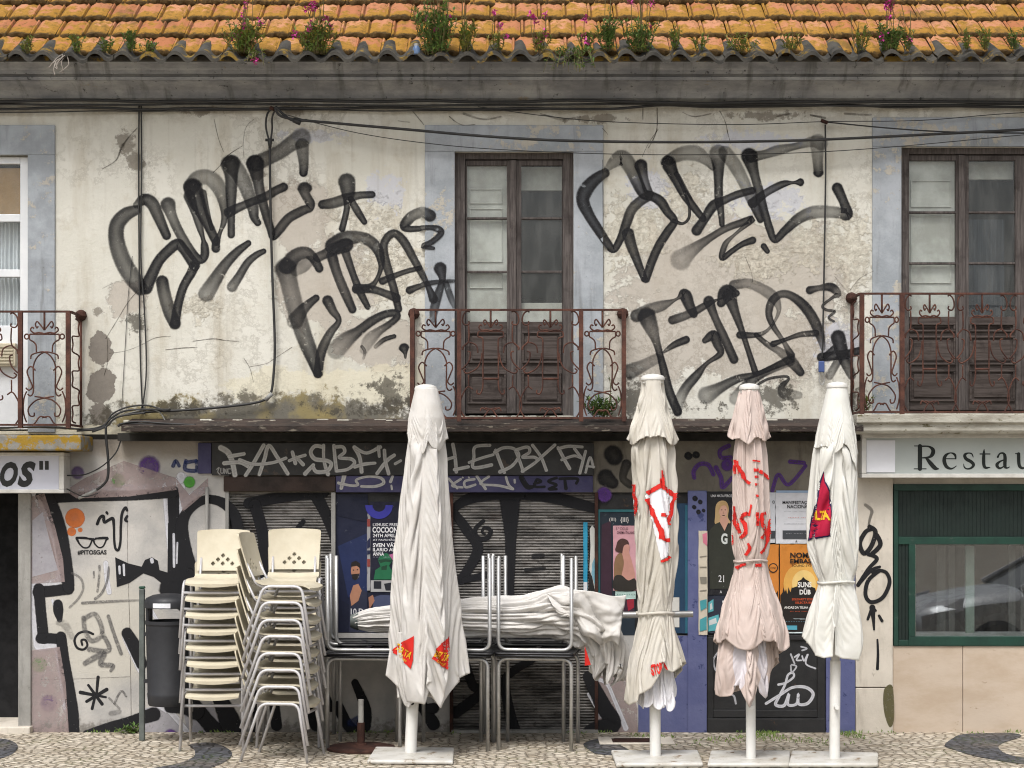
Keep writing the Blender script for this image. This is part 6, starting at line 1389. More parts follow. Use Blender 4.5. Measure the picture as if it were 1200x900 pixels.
# 1: dirty white, untied
BK = [(40, 800), (75, 826), (100, 806), (130, 824), (155, 802)]
r1, y1 = parasol('dirty white untied parasol with two red triangular logos, standing before the steel tables', (481, 887), [(430, 896), (531, 897), (532, 881), (440, 880)], 452, 13, 499, .085)
_, b1a = cloth('canopy', M['cloth_grey'], r1, y1, [(500, 17), (516, 24), (545, 28), (600, 33), (660, 40), (720, 46), (770, 52), (800, 53), (832, 46)], [(500, 499), (560, 497), (640, 496), (720, 497), (770, 498), (833, 499)], 8, [(500, .26), (560, .46), (700, .55), (780, .60), (833, .62)], hemtab([(-178, 786), (-150, 812), (-128, 827), (-112, 818), (-104, 829), (-92, 806), (-84, 786), (-70, 812), (-56, 834), (-38, 812), (-15, 798), (0, 786)] + BK), 4, 500, wr=.008, hook=.03, calm=((-120, 19), (-66, 15)))
_, b1i = cloth('canopy_lining', M['cloth_grey'], r1, y1, [(740, 30), (790, 30), (830, 22)], [(740, 494), (830, 489)], 6, [(740, .3), (830, .5)], hemtab([(-180, 818), (-120, 832), (-100, 816), (-80, 830), (-60, 812), (0, 824), (90, 815)]), 41, 740, nv=50, wr=.008)
_, b1b = cloth('vent_flap', M['cloth_grey'], r1, y1, [(456, 13), (462, 16), (480, 20), (500, 24.5), (512, 27.5), (530, 28)], [(456, 499.5), (530, 500)], 9, [(456, .04), (480, .2), (510, .32), (530, .36)], smooth_hem([(-180, 500), (-140, 514), (-105, 527), (-92, 522), (-80, 505), (-60, 518), (-40, 522), (-20, 508), (0, 506), (60, 520), (120, 508)]), 9, 456, nv=60, wr=.004, rmin=.74, waist=300, exc=1.15)
onto(polys_mb([[(459, 762), (466, 756), (475, 749), (487, 742), (486.5, 770), (484, 780), (473, 771)], [(509, 767), (513, 757), (519, 750), (527, 745), (526.5, 782), (518, 776)]], y1), [b1a], r1, 'printed_logo', M['red'])
t = text_mb('DELTA', 465, 486, 756.5, 765, y1, .02, 0, 0, -.42); text_mb('DELTA', 511, 527, 760.5, 768.5, y1, .02, 0, 0, -.45, mb=t); text_mb('CAFÉS', 468, 480, 767.5, 770, y1, .02, 0, 0, -.42, mb=t); text_mb('CAFÉS', 513, 523, 771, 773.5, y1, .02, 0, 0, -.45, mb=t)
onto(t, [b1a], r1, 'logo_lettering', M['yellow'], .018, .008)
# 2: beige, tied
r2, y2 = parasol('beige parasol with a red and white house-shaped print, beside the table pile', (768, 891), [(722, 900), (824, 899.5), (818, 884), (716, 884)], 440, 12, 765, .088)
_, b2a = cloth('canopy', M['cloth_beige'], r2, y2, [(490, 17), (530, 27), (580, 28), (640, 29), (690, 27), (710, 22.5), (718, 20.5), (726, 22.5), (745, 29), (775, 38), (800, 42), (834, 47)], [(490, 765), (640, 769), (718, 768), (775, 767), (834, 769)], 9, [(490, .24), (600, .36), (690, .40), (718, .2), (740, .38), (790, .50), (834, .54)], hemtab([(-180, 824), (-165, 833), (-150, 828), (-135, 812), (-118, 812), (-108, 800), (-94, 772), (-80, 770), (-66, 790), (-48, 785), (-36, 772), (-18, 790), (0, 770), (40, 790), (80, 812), (120, 800), (150, 820)]), 12, 490, wr=.006, hook=.015, rmin=.76, waist=740)
_, b2i = cloth('canopy_lining', M['printwhite'], r2, y2, [(750, 15), (775, 22), (800, 28), (834, 30)], [(745, 770), (834, 775)], 7, [(745, .3), (834, .5)], hemtab([(-180, 812), (-140, 824), (-115, 812), (-95, 826), (-75, 816), (-55, 829), (-35, 812), (0, 806), (90, 815)]), 121, 750, nv=60, wr=.008, hook=.01)
_, b2b = cloth('vent_flap', M['cloth_beige'], r2, y2, [(445, 12.5), (455, 14), (480, 20), (505, 28.5), (522, 34), (532, 35)], [(445, 765), (530, 765)], 8, [(445, .02), (470, .14), (505, .20), (530, .24)], smooth_hem([(-180, 518), (-158, 531), (-135, 520), (-110, 513), (-95, 515), (-80, 512), (-60, 516), (-40, 529), (-15, 522), (0, 515), (60, 528), (120, 514)]), 23, 445, nv=60, wr=.003, rmin=.74, waist=300, exc=1.15)
strap(r2, y2, 768, 718, 21.5, M['cloth_beige'], 3.5)
onto(polys_mb([[(755, 580), (774, 566), (790, 580), (789, 600), (781, 618), (782, 650), (773, 655), (764, 618)], [(741, 580), (744, 575), (743, 640), (740, 640)]], y2), [b2a], r2, 'printed_white', M['printwhite'], .010)
onto(strokes_mb([[(200, 634, 18), (240, 612, 18), (275, 590, 18)], [(270, 560, 14), (275, 600, 16), (272, 520, 8)], [(283, 600, 18), (310, 625, 18), (340, 645, 18), (375, 632, 18)], [(200, 660, 16), (232, 740, 18), (268, 820, 18), (270, 860, 16)], [(338, 650, 16), (322, 710, 16), (305, 790, 16)], [(345, 645, 16), (362, 690, 16), (373, 740, 16)], [(270, 740, 14), (288, 742, 14), (298, 750, 14)], [(272, 845, 16), (290, 865, 16), (310, 865, 16)], [(140, 640, 14), (150, 690, 14), (130, 800, 14), (134, 830, 14)], [(145, 590, 12), (143, 650, 12)]], 710, 430, 4.283, y2), [b2a], r2, 'printed_lines', M['red'], .015, .01)
onto(strokes_mb([[(490, 355, 12), (520, 345, 14), (548, 325, 14)], [(620, 170, 9), (627, 230, 9), (632, 300, 9)]], 680, 590, 5.293, y2), [b2a], r2, 'printed_lines', M['red'], .015, .01)
t = text_mb('STORA', 760, 779, 774, 786, y2, .05, 0, 0, .25); onto(t, [b2a], r2, 'printed_lettering', M['red'], .013, .008)
# 3: faded pink, tied
r3, y3 = parasol('faded pink parasol with red lettering, between the beige parasol and the white one', (880, 894), [(829, 900), (925, 900), (926, 884.5), (833, 884.5)], 451, 10.5, 878, .075)
_, b3a = cloth('canopy', M['cloth_pink'], r3, y3, [(500, 16), (530, 24), (560, 25.5), (620, 26), (645, 22.5), (655, 18), (662, 19), (680, 26), (710, 38), (740, 48), (770, 50)], [(500, 878), (600, 880), (657, 880), (740, 880), (830, 879)], 9, [(500, .26), (600, .40), (657, .22), (690, .36), (740, .46), (780, .5)], hemtab([(-180, 748), (-160, 742), (-140, 736), (-122, 748), (-104, 758), (-92, 752), (-80, 736), (-66, 742), (-40, 752), (-18, 756), (0, 748), (40, 765), (80, 745), (120, 765), (150, 750)]), 31, 500, wr=.006, hook=.02, rmin=.78, waist=690)
_, b3i = cloth('canopy_lining', M['cloth_pink'], r3, y3, [(705, 16), (740, 32), (760, 40), (790, 46), (832, 47)], [(690, 880), (760, 876), (832, 878)], 9, [(690, .3), (760, .5), (832, .62)], hemtab([(-180, 808), (-160, 824), (-140, 812), (-122, 792), (-108, 816), (-96, 832), (-86, 822), (-74, 790), (-62, 812), (-48, 822), (-30, 792), (0, 768), (60, 800), (120, 820)]), 131, 705, nv=90, wr=.008, hook=.015, mat2=M['cloth_pinkin'], sectors=((-138, -116), (-66, -42)))
_, b3b = cloth('vent_flap', M['cloth_pink'], r3, y3, [(455, 9.5), (462, 13), (485, 19), (510, 25.5), (524, 29), (532, 29)], [(455, 878), (532, 878)], 8, [(455, .02), (480, .16), (510, .22), (532, .26)], smooth_hem([(-180, 511), (-165, 519), (-130, 513), (-104, 523), (-95, 527), (-78, 511), (-50, 516), (-20, 521), (0, 512), (60, 522), (120, 512)]), 42, 455, nv=60, wr=.003, rmin=.74, waist=300, exc=1.15)
strap(r3, y3, 880, 657, 19, M['cloth_pink'], 2.5)
onto(strokes_mb(K3, [[(170, 480, 24), (200, 490, 30), (230, 550, 22), (255, 570, 22)], [(185, 445, 24), (188, 520, 22)], [(270, 450, 12), (310, 455, 12)], [(305, 505, 26), (340, 525, 24), (378, 555, 26)], [(275, 500, 24), (302, 500, 24)], [(278, 535, 18), (300, 535, 18)], [(280, 575, 18), (298, 575, 18)], [(282, 635, 20), (296, 635, 20)],
 [(178, 690, 26), (182, 760, 26), (205, 830, 24)], [(245, 720, 22), (215, 745, 28), (228, 790, 30), (232, 830, 28), (205, 855, 24)], [(262, 680, 18), (250, 740, 16)], [(345, 725, 22), (318, 735, 26), (322, 780, 30), (336, 820, 30), (318, 860, 24)], [(292, 720, 22), (290, 790, 22)], [(378, 740, 20), (360, 800, 24), (345, 880, 24)], [(160, 810, 18), (172, 860, 20), (165, 900, 18)]], 820, 440, 4.5, y3), [b3a], r3, 'printed_lettering', M['red'], .013, .01)
onto(strokes_mb(K3, [[(160, 290, 20), (215, 270, 20), (232, 235, 18)], [(225, 420, 22), (215, 380, 20)], [(310, 400, 24), (330, 360, 22), (322, 330, 18)], [(395, 390, 22), (430, 340, 22), (462, 250, 18), (468, 200, 16)]], 810, 570, 5, y3), [b3a], r3, 'printed_lettering', M['red'], .013, .01)
onto(strokes_mb(K3, [[(260, 478, 22), (290, 458, 22), (312, 452, 20)], [(362, 458, 26), (396, 458, 26)]], 810, 570, 5, y3), [b3a], r3, 'printed_lines', M['red'], .013, .01)
onto(strokes_mb(K3, [[(362, 545, 7), (348, 520, 7), (352, 495, 7), (372, 465, 8)], [(366, 500, 12), (368, 510, 12)], [(315, 665, 18), (345, 690, 20)], [(345, 655, 14), (350, 690, 12)]], 800, 660, 4.5, y3), [b3a], r3, 'printed_lines', M['red'], .013, .01)
# 4: white, tied
r4, y4 = parasol('clean white parasol with a crimson print, nearest the restaurant sign', (978, 894), [(924, 900), (1029, 900), (1029, 887), (928, 884.5)], 449, 11.5, 981, .078)
_, b4a = cloth('canopy', M['cloth_white'], r4, y4, [(500, 17), (530, 27), (580, 29), (640, 31), (665, 27), (680, 20), (688, 21), (700, 27), (725, 34), (745, 37), (765, 36), (782, 31)], [(500, 979), (600, 975), (640, 976), (682, 980), (745, 977), (780, 977)], 7, [(500, .22), (600, .32), (660, .36), (682, .2), (710, .30), (760, .36), (782, .4)], hemtab([(-180, 745), (-160, 758), (-145, 773), (-132, 766), (-120, 777), (-106, 775), (-98, 740), (-88, 724), (-78, 730), (-72, 772), (-58, 778), (-44, 770), (-28, 777), (0, 760), (60, 772), (120, 760)]), 52, 500, wr=.006, hook=.0)
_, b4b = cloth('vent_flap', M['cloth_white'], r4, y4, [(453, 10.5), (460, 14), (485, 20), (510, 26), (530, 30), (546, 31)], [(453, 981), (546, 979)], 7, [(453, .02), (480, .14), (520, .20), (546, .24)], smooth_hem([(-180, 518), (-150, 517), (-125, 515), (-112, 527), (-100, 520), (-78, 512), (-60, 518), (-42, 540), (-25, 546), (-10, 528), (0, 524), (60, 530), (120, 516)]), 61, 453, nv=60, wr=.003, rmin=.74, waist=300, exc=1.15)
strap(r4, y4, 980, 682, 20.8, M['cloth_white'], 3)
onto(polys_mb([[(961.5, 552), (963, 560), (967, 573), (970, 585), (969, 628), (957, 630), (947.5, 634), (950, 612), (955, 585), (957, 566)]], y4), [b4a], r4, 'printed_logo', M['navy'], .009)
onto(polys_mb([[(961.5, 554), (962.5, 562), (966, 575), (968.8, 587), (968, 626), (957, 628), (949, 631), (951.5, 612), (956, 587), (958, 568)]], y4), [b4a], r4, 'printed_logo', M['crimson'], .013)
onto(text_mb('LTA', 954, 967.5, 598, 608.5, y4, .05), [b4a], r4, 'logo_lettering', M['yellow'], .018, .008); 
# 5: the bundle lying across the tables
yl = -.80
bl = empty('parasol', 'dirty white folded parasol lying bundled across the steel tables', 'parasol', (PX(600, yl), yl, .77), 'folded parasol on the tables'); del bl['group']; L = Vector(bl.location)
path = [(416, 728, 9, .7), (430, 727, 14, .8), (455, 726, 17, .9), (500, 724, 20, 1), (545, 724, 23, 1), (590, 723, 25, 1), (625, 722, 27, 1), (650, 719, 31, 1), (672, 722, 32, 1), (690, 730, 30, 1), (703, 744, 28, 1), (711, 762, 26, 1), (712, 780, 24, .9), (709, 792, 18, .8)]
cr = cat_rom(path, 10); nth = 240; V = []; Fc = []
for j, c in enumerate(cr):
    a, b = cr[max(j-1, 0)], cr[min(j+1, len(cr)-1)]; t = Vector((b[0]-a[0], 0, -(b[1]-a[1]))).normalized(); up = Vector((-t.z, 0, t.x)); s = (D0 + yl) / F0; u = j / (len(cr) - 1)
    for i in range(nth):
        th = 2*PI*i/nth; q = Vector((math.cos(th), math.sin(th), 0)); fl = abs(math.sin(6 * th + 1.4 * math.sin(u * 6) + 1.2 * math.sin(th * 2 + u * 4))) ** .6; fl2 = abs(math.sin(15 * th + 2.5 * u * math.sin(th) + 2 * math.sin(u * 11))) ** .7; fl = 1 - fl; fl2 = 1 - fl2
        n1 = noise.noise(Vector((q.x * 1.6, q.y * 1.6, u * 9))); n2 = noise.noise(Vector((q.x * 4, q.y * 4, u * 16 + 3)))
        dp = .26 + .14 * max(0, (u - .6) / .4); r = c[2] * s * (1 - dp * fl - .12 * fl2 + .16 * n1 + .10 * n2 + .04 * noise.noise(Vector((q.x * 10, q.y * 10, u * 40))))
        if u > .85: r *= 1 + .25 * (u - .85) / .15 * math.sin(5 * th + 1)
        ctr = Vector((PX(c[0], yl), yl, PZ(c[1], yl)))
        p = ctr + up * (r * math.sin(th)) + Vector((0, 1, 0)) * (r * math.cos(th) * (1.15 if u < .75 else .9)) + t * (n1 * .05 + (.05 * math.sin(7 * th) if u > .93 else 0))
        if c[0] < 684: p.z = max(p.z, .772)
        V.append(tuple(p - L))
for j in range(len(cr) - 1):
    for i in range(nth): k = (i + 1) % nth; Fc.append((j*nth+i, j*nth+k, (j+1)*nth+k, (j+1)*nth+i))
m = MB(); m.v, m.f = V, Fc; o = m.build('canopy', M['cloth_grey'], bl, smooth='all'); md = o.modifiers.new('t', 'SOLIDIFY'); md.thickness = .003
m = MB(); rr = random.Random(5); nn = 46; Fq = []; V = []                     # loose flap of the canopy folded over the table end
for j in range(nn + 1):
    for i in range(nn + 1):
        u, v = i / nn, j / nn
        px = 640 + 92 * u * (1 - .25 * v) + 14 * v; py = 694 + 18 * u * (1 - u) * 4 * v * .4 + 62 * v * (.35 + .65 * u) + 3 * math.sin(u * 9 + v * 3)
        fold = .05 * (1 - 2 * abs(math.sin(u * 7.5 - v * 4 + 1.5 * v * v)) ** .6) + .06 * noise.noise(Vector((u * 3, v * 3, 1))) + .02 * noise.noise(Vector((u * 9, v * 9, 5)))
        w = P(px, py, yl); V.append((w.x - L.x, -.19 - .05 * v * (1 - v) + fold * (.3 + v), w.z - L.z + .02 * math.sin(u * 17 + v * 5) * v))
for j in range(nn):
    for i in range(nn): k = j * (nn + 1) + i; Fq.append((k, k+1, k+nn+2, k+nn+1))
m.v, m.f = V, Fq; o = m.build('canopy_flap', M['cloth_grey'], bl, smooth='all'); md = o.modifiers.new('t', 'SOLIDIFY'); md.thickness = .003
m = MB(); m.tube([P(640, 722, yl) - L, P(812, 719.5, yl) - L], .026, 20); m.build('pole', M['chrome'], bl, smooth=True)
m = MB(); m.tube([P(411, 728, yl) - L, P(420, 728, yl) - L], [.05, .075], 16); m.build('cap', M['binpost'], bl, smooth=True)
m = MB(); m.poly([(P(a, b, yl).x - L.x, P(a, b, yl).z - L.z) for a, b in ((684, 754), (691, 776), (684, 777))], -.215); m.build('printed_logo', M['red'], bl)
# ------------------------------------------------------------------ small things on the pavement
c = G(423, 878); rb_ = empty('parasol_stand', 'rusty round parasol stand with a broken stub pole under the steel tables', 'parasol stand', (c.x, c.y, 0))
m = MB(); m.lathe([(.27, .004), (.27, .018), (.24, .026), (.05, .034), (.045, .05)], (0, 0, 0), 40); m.build('foot_plate', M['rustdark'], rb_, smooth=True)
m = MB(); m.tube([(0, 0, .03), (0, 0, .21)], .030, 16); m.build('socket', M['rustdark'], rb_, smooth=True)
m = MB(); m.tube([(0, 0, .2), (0, 0, .39)], .022, 16); m.build('stub_pole', M['jamb'], rb_, smooth=True)
c = G(745, 869); dc = empty('drain_cover', 'rusty rectangular drain cover in its stone frame behind the beige parasol', 'drain cover', (c.x, c.y, 0))
m = MB(); m.box(-.30, .30, -.20, -.13, .002, .012); m.box(-.30, .30, .13, .20, .002, .012); m.box(-.30, -.19, -.13, .13, .002, .012); m.box(.19, .30, -.13, .13, .002, .012); m.build('stone_frame', M['stonepil'], dc, bevel=.004)
m = MB(); m.box(-.189, .189, -.129, .129, .002, .008)
for i in range(7): m.box(-.17, .17, -.115 + i * .034, -.097 + i * .034, .009, .014)
m.build('grating', M['rustdark'], dc)
# ------------------------------------------------------------------ plants
def leaf(mb, p, d, up, l, w):
    d = d.normalized(); s_ = d.cross(up)
    if s_.length < 1e-5: s_ = d.orthogonal()
    s_.normalize(); n = s_.cross(d) * (l * .12); o = len(mb.v)
    mb.v += [tuple(p), tuple(p + d * l * .5 + s_ * w + n), tuple(p + d * l), tuple(p + d * l * .5 - s_ * w + n)]; mb.f.append((o, o+1, o+2, o+3))
def weed(label, px, py, y, h, w, nst, leafm='leaf', flowers=0, tall=0, seed=0, group='weeds rooted along the roof edge', droop=0.0, name='weed', ll=.045):
    r = random.Random(seed); h *= 1.2; w *= 1.2; nst = int(nst * 1.5); b = P(px, py, y); root = empty(name, label, 'plant', tuple(b), group); sm, lm, lm2, fm = MB(), MB(), MB(), MB()
    for k in range(nst + tall):
        a = r.uniform(0, 2*PI); sp = r.uniform(.1, 1) * w; hh = h * r.uniform(.45, 1.05) if k < nst else h * r.uniform(1.3, 2.3); 
        base = Vector((math.cos(a) * sp * .45, math.sin(a) * sp * .3, 0)); tip = base + Vector((math.cos(a) * sp * (.6 if k < nst else .25) + r.uniform(-.02, .02), math.sin(a) * sp * .3 - .03, hh - droop * sp))
        pts = [base, base.lerp(tip, .5) + Vector((r.uniform(-.02, .02), r.uniform(-.02, .02), hh * .08)), tip]
        if droop: pts = [base, base + Vector((sp * .3 * math.cos(a), -.06, .03)), base + Vector((sp * .6 * math.cos(a), -.10, -droop * r.uniform(.5, 1)))]
        cr_ = cat_rom([tuple(p) for p in pts], 6); sm.tube(cr_, .0022 if k < nst else .0028, 4, cap=False)
        nl = int(9 + 14 * hh / .2) if k < nst else 8
        for q in range(nl):
            t = r.uniform(.12, 1) if k < nst else r.uniform(.2, 1); c_ = cr_[min(len(cr_) - 1, int(t * (len(cr_) - 1)))]
            d = Vector((r.uniform(-1, 1), r.uniform(-1, 1), r.uniform(-.2, 1.1))); l = ll * r.uniform(.5, 1.2) * (1 if k < nst else .5)
            leaf(lm if r.random() < .65 else lm2, Vector(c_), d, Vector((0, 0, 1)), l, l * r.uniform(.10, .22))
        if (k < flowers) or (k >= nst and r.random() < .75 and flowers):
            for q in range(r.randint(12, 20)):
                d = Vector((r.uniform(-1, 1), r.uniform(-1, 1), r.uniform(-1, 1))); c_ = Vector(cr_[-1]) + Vector((r.uniform(-.018, .018), r.uniform(-.018, .018), r.uniform(-.04, .01))); leaf(fm, c_, d, Vector((0, 0, 1)), .028, .010)
    sm.build('stem', M['stem'], root); lm.build('foliage', M[leafm], root)
    if lm2.v: lm2.build('foliage', M['leafdry' if leafm == 'leaf' else 'leaf'], root)
    if fm.v: fm.build('flower', M['flower'], root)
    return root
YE = -.50; W1 = 'weeds rooted along the roof edge'
rows = [
 ('bushy pink-flowered weed on the roof edge, left one of two neighbours', 284, 62, .20, .15, 26, 'leaf', 5, 6, 0),
 ('bushy pink-flowered weed on the roof edge, right one of two neighbours', 371, 64, .20, .16, 30, 'leaf', 6, 7, 0),
 ('tallest feathery green weed on the roof edge above the centre window', 512, 64, .34, .17, 34, 'leafdark', 4, 6, 0),
 ('low yellowing weed beside the tallest roof weed', 545, 62, .20, .10, 12, 'leafdry', 0, 3, 0),
 ('small dry weed with one pink flower above the centre window', 583, 60, .12, .08, 8, 'leafdry', 1, 2, 0),
 ('small weed with two pink flower stalks above the right edge of the centre window', 632, 60, .13, .08, 8, 'leafdry', 2, 3, 0),
 ('small yellow-green weed with a bright pink flower right of the centre window', 688, 60, .12, .08, 9, 'leaf', 2, 1, 0),
 ('upright dark green weed on the roof edge right of the hanging weed', 713, 60, .22, .10, 16, 'leafdark', 0, 3, 0),
 ('round loose weed on the roof edge with thin dry stalks', 751, 61, .20, .14, 20, 'leafdark', 1, 6, 0),
 ('small narrow upright green weed on the roof edge', 791, 58, .15, .05, 8, 'leaf', 0, 0, 0),
 ('small pointed weed on the roof edge, first right of the narrow upright one', 820, 60, .11, .05, 6, 'leaf', 0, 0, 0),
 ('spreading low green weed on the roof edge above the right graffiti', 868, 61, .11, .12, 13, 'leafdry', 0, 0, 0),
 ('pale dry wispy weed on the roof edge above the right graffiti', 925, 60, .10, .10, 8, 'leafdry', 0, 2, 0),
 ('sparse yellow weed on the roof edge left of the dark green right-hand clump', 1007, 60, .14, .09, 9, 'leafdry', 0, 2, 0),
 ('dark green clump with thin pink-flowered stalks on the right roof edge', 1043, 60, .16, .11, 22, 'leafdark', 2, 6, 0),
 ('slender weed with a pink flower just right of the dark green clump', 1064, 59, .14, .06, 7, 'leaf', 1, 2, 0),
 ('small green weed on the roof edge, left of the right-hand trio', 1133, 58, .12, .05, 7, 'leaf', 0, 0, 0),
 ('small green weed on the roof edge, middle of the right-hand trio', 1155, 58, .14, .06, 8, 'leaf', 0, 0, 0),
 ('small green weed on the roof edge, rightmost in the photo', 1189, 58, .14, .05, 8, 'leafdark', 0, 0, 0),
 ('small leafy weed on the roof edge, leftmost in the photo', 32, 63, .10, .06, 7, 'leafdry', 0, 0, 0),
 ('pale green rosette weed on the roof edge beside the dead twigs', 92, 62, .11, .07, 9, 'leaf', 0, 0, 0),
 ('small spiky weed on the roof edge between dead twigs and dark weed', 124, 62, .11, .06, 8, 'leaf', 0, 0, 0),
 ('dark narrow weed on the left roof edge above the vertical cables', 155, 60, .14, .06, 11, 'leafdark', 0, 0, 0),
 ('small dark low weed on the roof edge left of the first flowering bush', 174, 63, .08, .08, 8, 'leafdark', 0, 0, 0)]
for k, (lab, px, py, h, w, n_, lm_, fl, tl, dr_) in enumerate(rows): weed(lab, px, py, YE + .0, h, w, n_, lm_, fl, tl, 100 + k, W1, ll=.05 if h > .15 else .04)
weed('dark weed hanging down over the sooty cornice', 672, 66, -.55, .05, .20, 14, 'leafdark', 0, 0, 77, W1, .16)
weed('short weed with one pink flower hanging below the left flowering bush', 300, 66, -.55, .03, .08, 4, 'leaf', 1, 0, 78, W1, .10)
weed('small green weed growing at the right foot of the centre railing', 705, 489, -.22, .13, .14, 14, 'leafdark', 0, 2, 79, 'weeds on the balconies', ll=.06)
weed('small weed with dry leaves at the left foot of the right railing', 1012, 484, -.25, .10, .08, 8, 'leafdry', 0, 1, 80, 'weeds on the balconies')
g_ = G(154, 864)
weed('tiny green weed at the foot of the painted wall beside the bin post', 154, 862, -.05, .07, .10, 10, 'leafdark', 0, 0, 81, 'weeds at the foot of the wall', ll=.05)
tw = MB(); r = random.Random(9)
for k in range(9):
    a = P(76 + r.uniform(-3, 3), 64, -.52); pts = [a]
    for q in range(3): a = a + Vector((r.uniform(-.05, .03), -.02, r.uniform(-.06, .02) - .02)); pts.append(a)
    tw.tube(cat_rom([tuple(p) for p in pts], 4), .004, 4)
tw.build('dead_twigs', M['twig'], smooth='all', label='bundle of pale dead twigs hanging over the left roof edge', cat='twigs')
bt = empty('bottle', 'small blue-capped plastic bottle lodged among the weeds on the roof edge', 'bottle', P(488, 64, -.53))
m = MB(); m.lathe([(.002, 0), (.028, .002), (.03, .01), (.03, .05), (.018, .07)], (0, 0, 0), 16); m.build('body', plain('dull_blue_plastic', hx('4d6a94', .8), hx('6a80a0', .8), 8, .4, bmp=0), bt, smooth=True)
m = MB(); m.lathe([(.018, .07), (.018, .088), (.002, .09)], (0, 0, 0), 12); m.build('cap', M['jamb'], bt, smooth=True)
gr = MB(); r = random.Random(2)
for k in range(2600):
    if k < 1500: x = r.uniform(PX(735), PX(1003)); y = -abs(r.gauss(0, .28)) - .01
    else: x = r.uniform(-6, 7); y = -abs(r.gauss(0, .05)) - .012
    if noise.noise(Vector((x * 2.2, y * 3, 4))) < (.02 if k < 1500 else .15): continue
    leaf(gr, Vector((x, y, 0)), Vector((r.uniform(-.7, .7), r.uniform(-.7, .7), .8)), Vector((0, 1, 0)), r.uniform(.012, .04), r.uniform(.0025, .005))
gr.build('grass', M['leaf'], kind='stuff', label='sparse grass and moss between the cobbles along the wall')
# ------------------------------------------------------------------ light, sky, camera
w = bpy.data.worlds.new('World'); sc.world = w; w.use_nodes = True; nt = w.node_tree; nt.nodes.clear()
out = nt.nodes.new('ShaderNodeOutputWorld'); bg = nt.nodes.new('ShaderNodeBackground'); sky = nt.nodes.new('ShaderNodeTexSky'); sky.sky_type = 'NISHITA'; sky.sun_disc = False
EL, AZ = math.radians(58), math.radians(200)       # sun high, out in front of the facade, a little to the left
sky.sun_elevation = EL; sky.sun_rotation = AZ; sky.dust_density = 5; sky.air_density = 1.2; sky.ozone_density = 1.0
hs = nt.nodes.new('ShaderNodeHueSaturation'); hs.inputs['Saturation'].default_value = .40
nt.links.new(sky.outputs[0], hs.inputs['Color']); nt.links.new(hs.outputs[0], bg.inputs[0]); bg.inputs[1].default_value = .12; nt.links.new(bg.outputs[0], out.inputs[0])
sun = bpy.data.lights.new('sun', 'SUN'); sun.energy = 1.5; sun.angle = math.radians(20); sun.color = (1, .985, .965)
so = bpy.data.objects.new('sun', sun); COL.objects.link(so)
dirv = Vector((math.sin(AZ) * math.cos(EL), math.cos(AZ) * math.cos(EL), math.sin(EL)))
so.rotation_euler = dirv.to_track_quat('Z', 'Y').to_euler(); so.location = dirv * 30
cam = bpy.data.cameras.new('camera'); co = bpy.data.objects.new('camera', cam); COL.objects.link(co); sc.camera = co
co.location = (0, -D0, EYE); co.rotation_euler = (PI / 2, 0, 0); cam.sensor_width = 36; cam.lens = 36 * F0 / 1200; cam.shift_y = (HOR - 450) / 1200; cam.clip_end = 1000
vs = sc.view_settings; vs.view_transform = 'Standard'; vs.look = 'None'; vs.exposure = 0.58; vs.gamma = 1; vs.use_curve_mapping = False
sc.cycles.max_bounces = 8; sc.cycles.diffuse_bounces = 2; sc.cycles.transparent_max_bounces = 24; sc.cycles.use_denoising = True; sc.cycles.denoiser = 'OPENIMAGEDENOISE'; sc.cycles.denoising_input_passes = 'RGB_ALBEDO_NORMAL'; sc.cycles.denoising_prefilter = 'ACCURATE'; sc.cycles.filter_width = 1.1
# ------------------------------------------------------------------ silver car parked across the street: seen as the reflection in the restaurant window
cr_ = empty('parked_car', 'silver car parked on the near side of the street, reflected in the restaurant window', 'car', (4.4, -5.2, 0))
def car_body():
    # side outline stations: x, sill z, top z, half width
    st_ = [(0.0, .42, .62, .62), (.06, .30, .72, .74), (.25, .22, .80, .82), (.7, .20, .90, .86), (1.15, .20, .96, .87), (1.6, .20, .98, .88), (2.4, .20, .99, .88), (3.2, .20, 1.0, .88), (3.7, .22, 1.0, .86), (4.0, .30, .96, .80), (4.1, .42, .80, .70)]
    m = MB(); n = 16
    for (x, z0, z1, hw) in st_:
        for k in range(n):
            a = 2*PI*k/n; cx, cz = math.cos(a), math.sin(a); e = .42
            m.v.append((x, hw * math.copysign(abs(cx) ** e, cx), (z0 + z1) / 2 + (z1 - z0) / 2 * math.copysign(abs(cz) ** e, cz)))
    for i in range(len(st_) - 1):
        for k in range(n): l = (k+1) % n; m.f.append((i*n+k, i*n+l, (i+1)*n+l, (i+1)*n+k))
    m.f.append(tuple(range(n - 1, -1, -1))); m.f.append(tuple((len(st_)-1)*n + k for k in range(n))); return m
car_body().build('body', plain('silver_car_paint', hx('c6c9cc', .9), hx('bcc0c4', .9), 2, .3, .35, bmp=0), cr_, smooth=True)
gm_ = plain('dark_car_glass', (.02, .022, .025, 1), None, 3, .08, bmp=0)
m = MB(); sec = [(1.15, .95, .80), (1.95, 1.44, .62), (3.1, 1.46, .62), (3.85, 1.0, .76)]
for (x, z, hw) in sec: m.v += [(x, -hw, z), (x, hw, z)]
m.v += [(1.15, -.80, .9), (1.15, .80, .9), (3.85, -.76, .9), (3.85, .76, .9)]
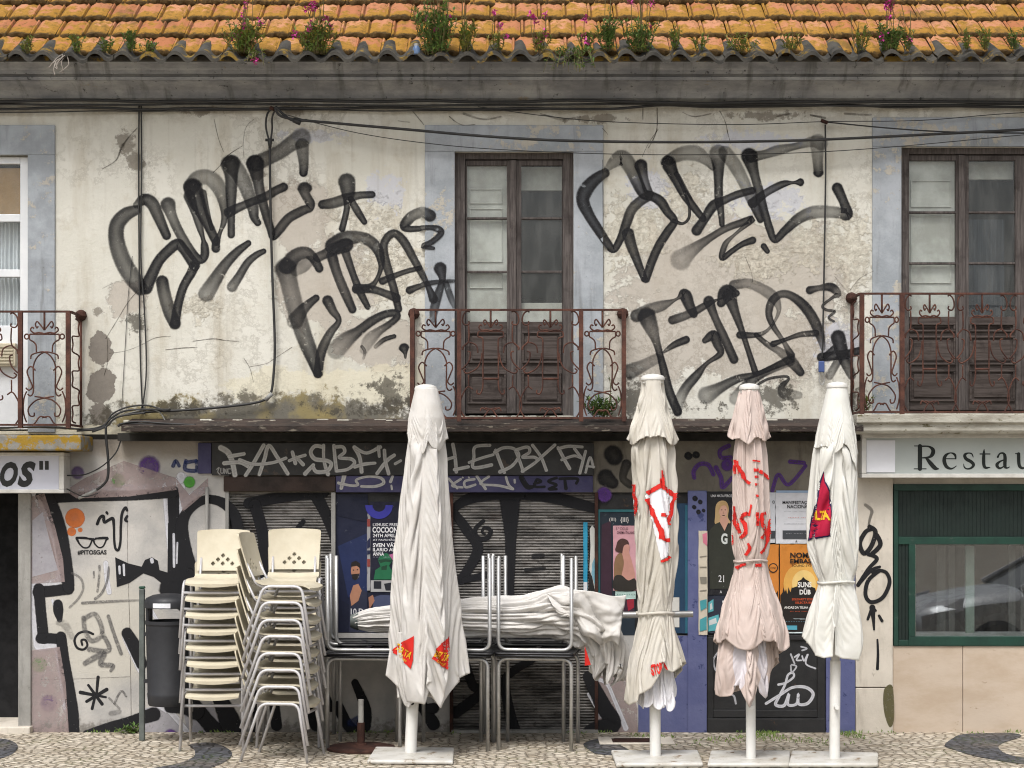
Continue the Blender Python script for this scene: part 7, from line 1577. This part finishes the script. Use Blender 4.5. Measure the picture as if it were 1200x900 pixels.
m.f = [(0,1,3,2),(4,5,7,6),(0,2,4,6),(1,3,5,7),(8,9,1,0),(10,11,7,6),(8,0,6,10),(9,1,7,11)]; m.build('window', gm_, cr_)
m = MB(); m.add([(1.9, -.64, 1.425), (1.9, .64, 1.425), (3.15, .64, 1.445), (3.15, -.64, 1.445), (1.95, -.58, 1.475), (1.95, .58, 1.475), (3.1, .58, 1.49), (3.1, -.58, 1.49)], [(0,3,2,1),(4,5,6,7),(0,1,5,4),(1,2,6,5),(2,3,7,6),(3,0,4,7)]); m.build('roof', M['alu'], cr_, bevel=.02)
for s in (-1, 1):
    m = MB(); m.tube([(1.12, s*.81, .96), (1.95, s*.64, 1.45)], .03, 6); m.tube([(2.5, s*.84, .98), (2.55, s*.64, 1.46)], .035, 6); m.tube([(3.15, s*.64, 1.46), (3.85, s*.78, 1.0)], .04, 6); m.build('pillar', M['alu'], cr_)
    m = MB(); m.lathe([(.02, -.09), (.07, -.05), (.085, 0), (.06, .06), (.01, .08)], (1.45, s*.98, 1.05), 14); m.build('wing_mirror', M['alu'], cr_, smooth=True)
    m = MB(); m.add([(.10, s*.42, .66), (.05, s*.66, .62), (.48, s*.845, .72), (.50, s*.80, .86), (.16, s*.55, .79)], [(0,1,2,3,4)]); m.build('headlight', M['patch'], cr_)
    for x in (.85, 3.3):
        m = MB(); prof = [(.16, -.10), (.27, -.11), (.31, -.07), (.31, .07), (.27, .11), (.16, .10)]
        vs = []; n = 28
        for r_, h_ in prof:
            for k in range(n): a = 2*PI*k/n; vs.append((x + r_*math.cos(a), s*.80 + h_, .31 + r_*math.sin(a)))
        fs = [(i*n+k, i*n+(k+1) % n, (i+1)*n+(k+1) % n, (i+1)*n+k) for i in range(5) for k in range(n)]
        m.add(vs, fs); w_ = m.build('wheel', M['tabletop'], cr_, smooth=True)
        m = MB(); m.tube([(x, s*.80 - .085, .31), (x, s*.80 + .085, .31)], .165, 20); m.build('rim', M['alu'], w_)
MB().box(-.02, .05, -.35, .35, .42, .54).build('number_plate', M['patch'], cr_, bevel=.004)
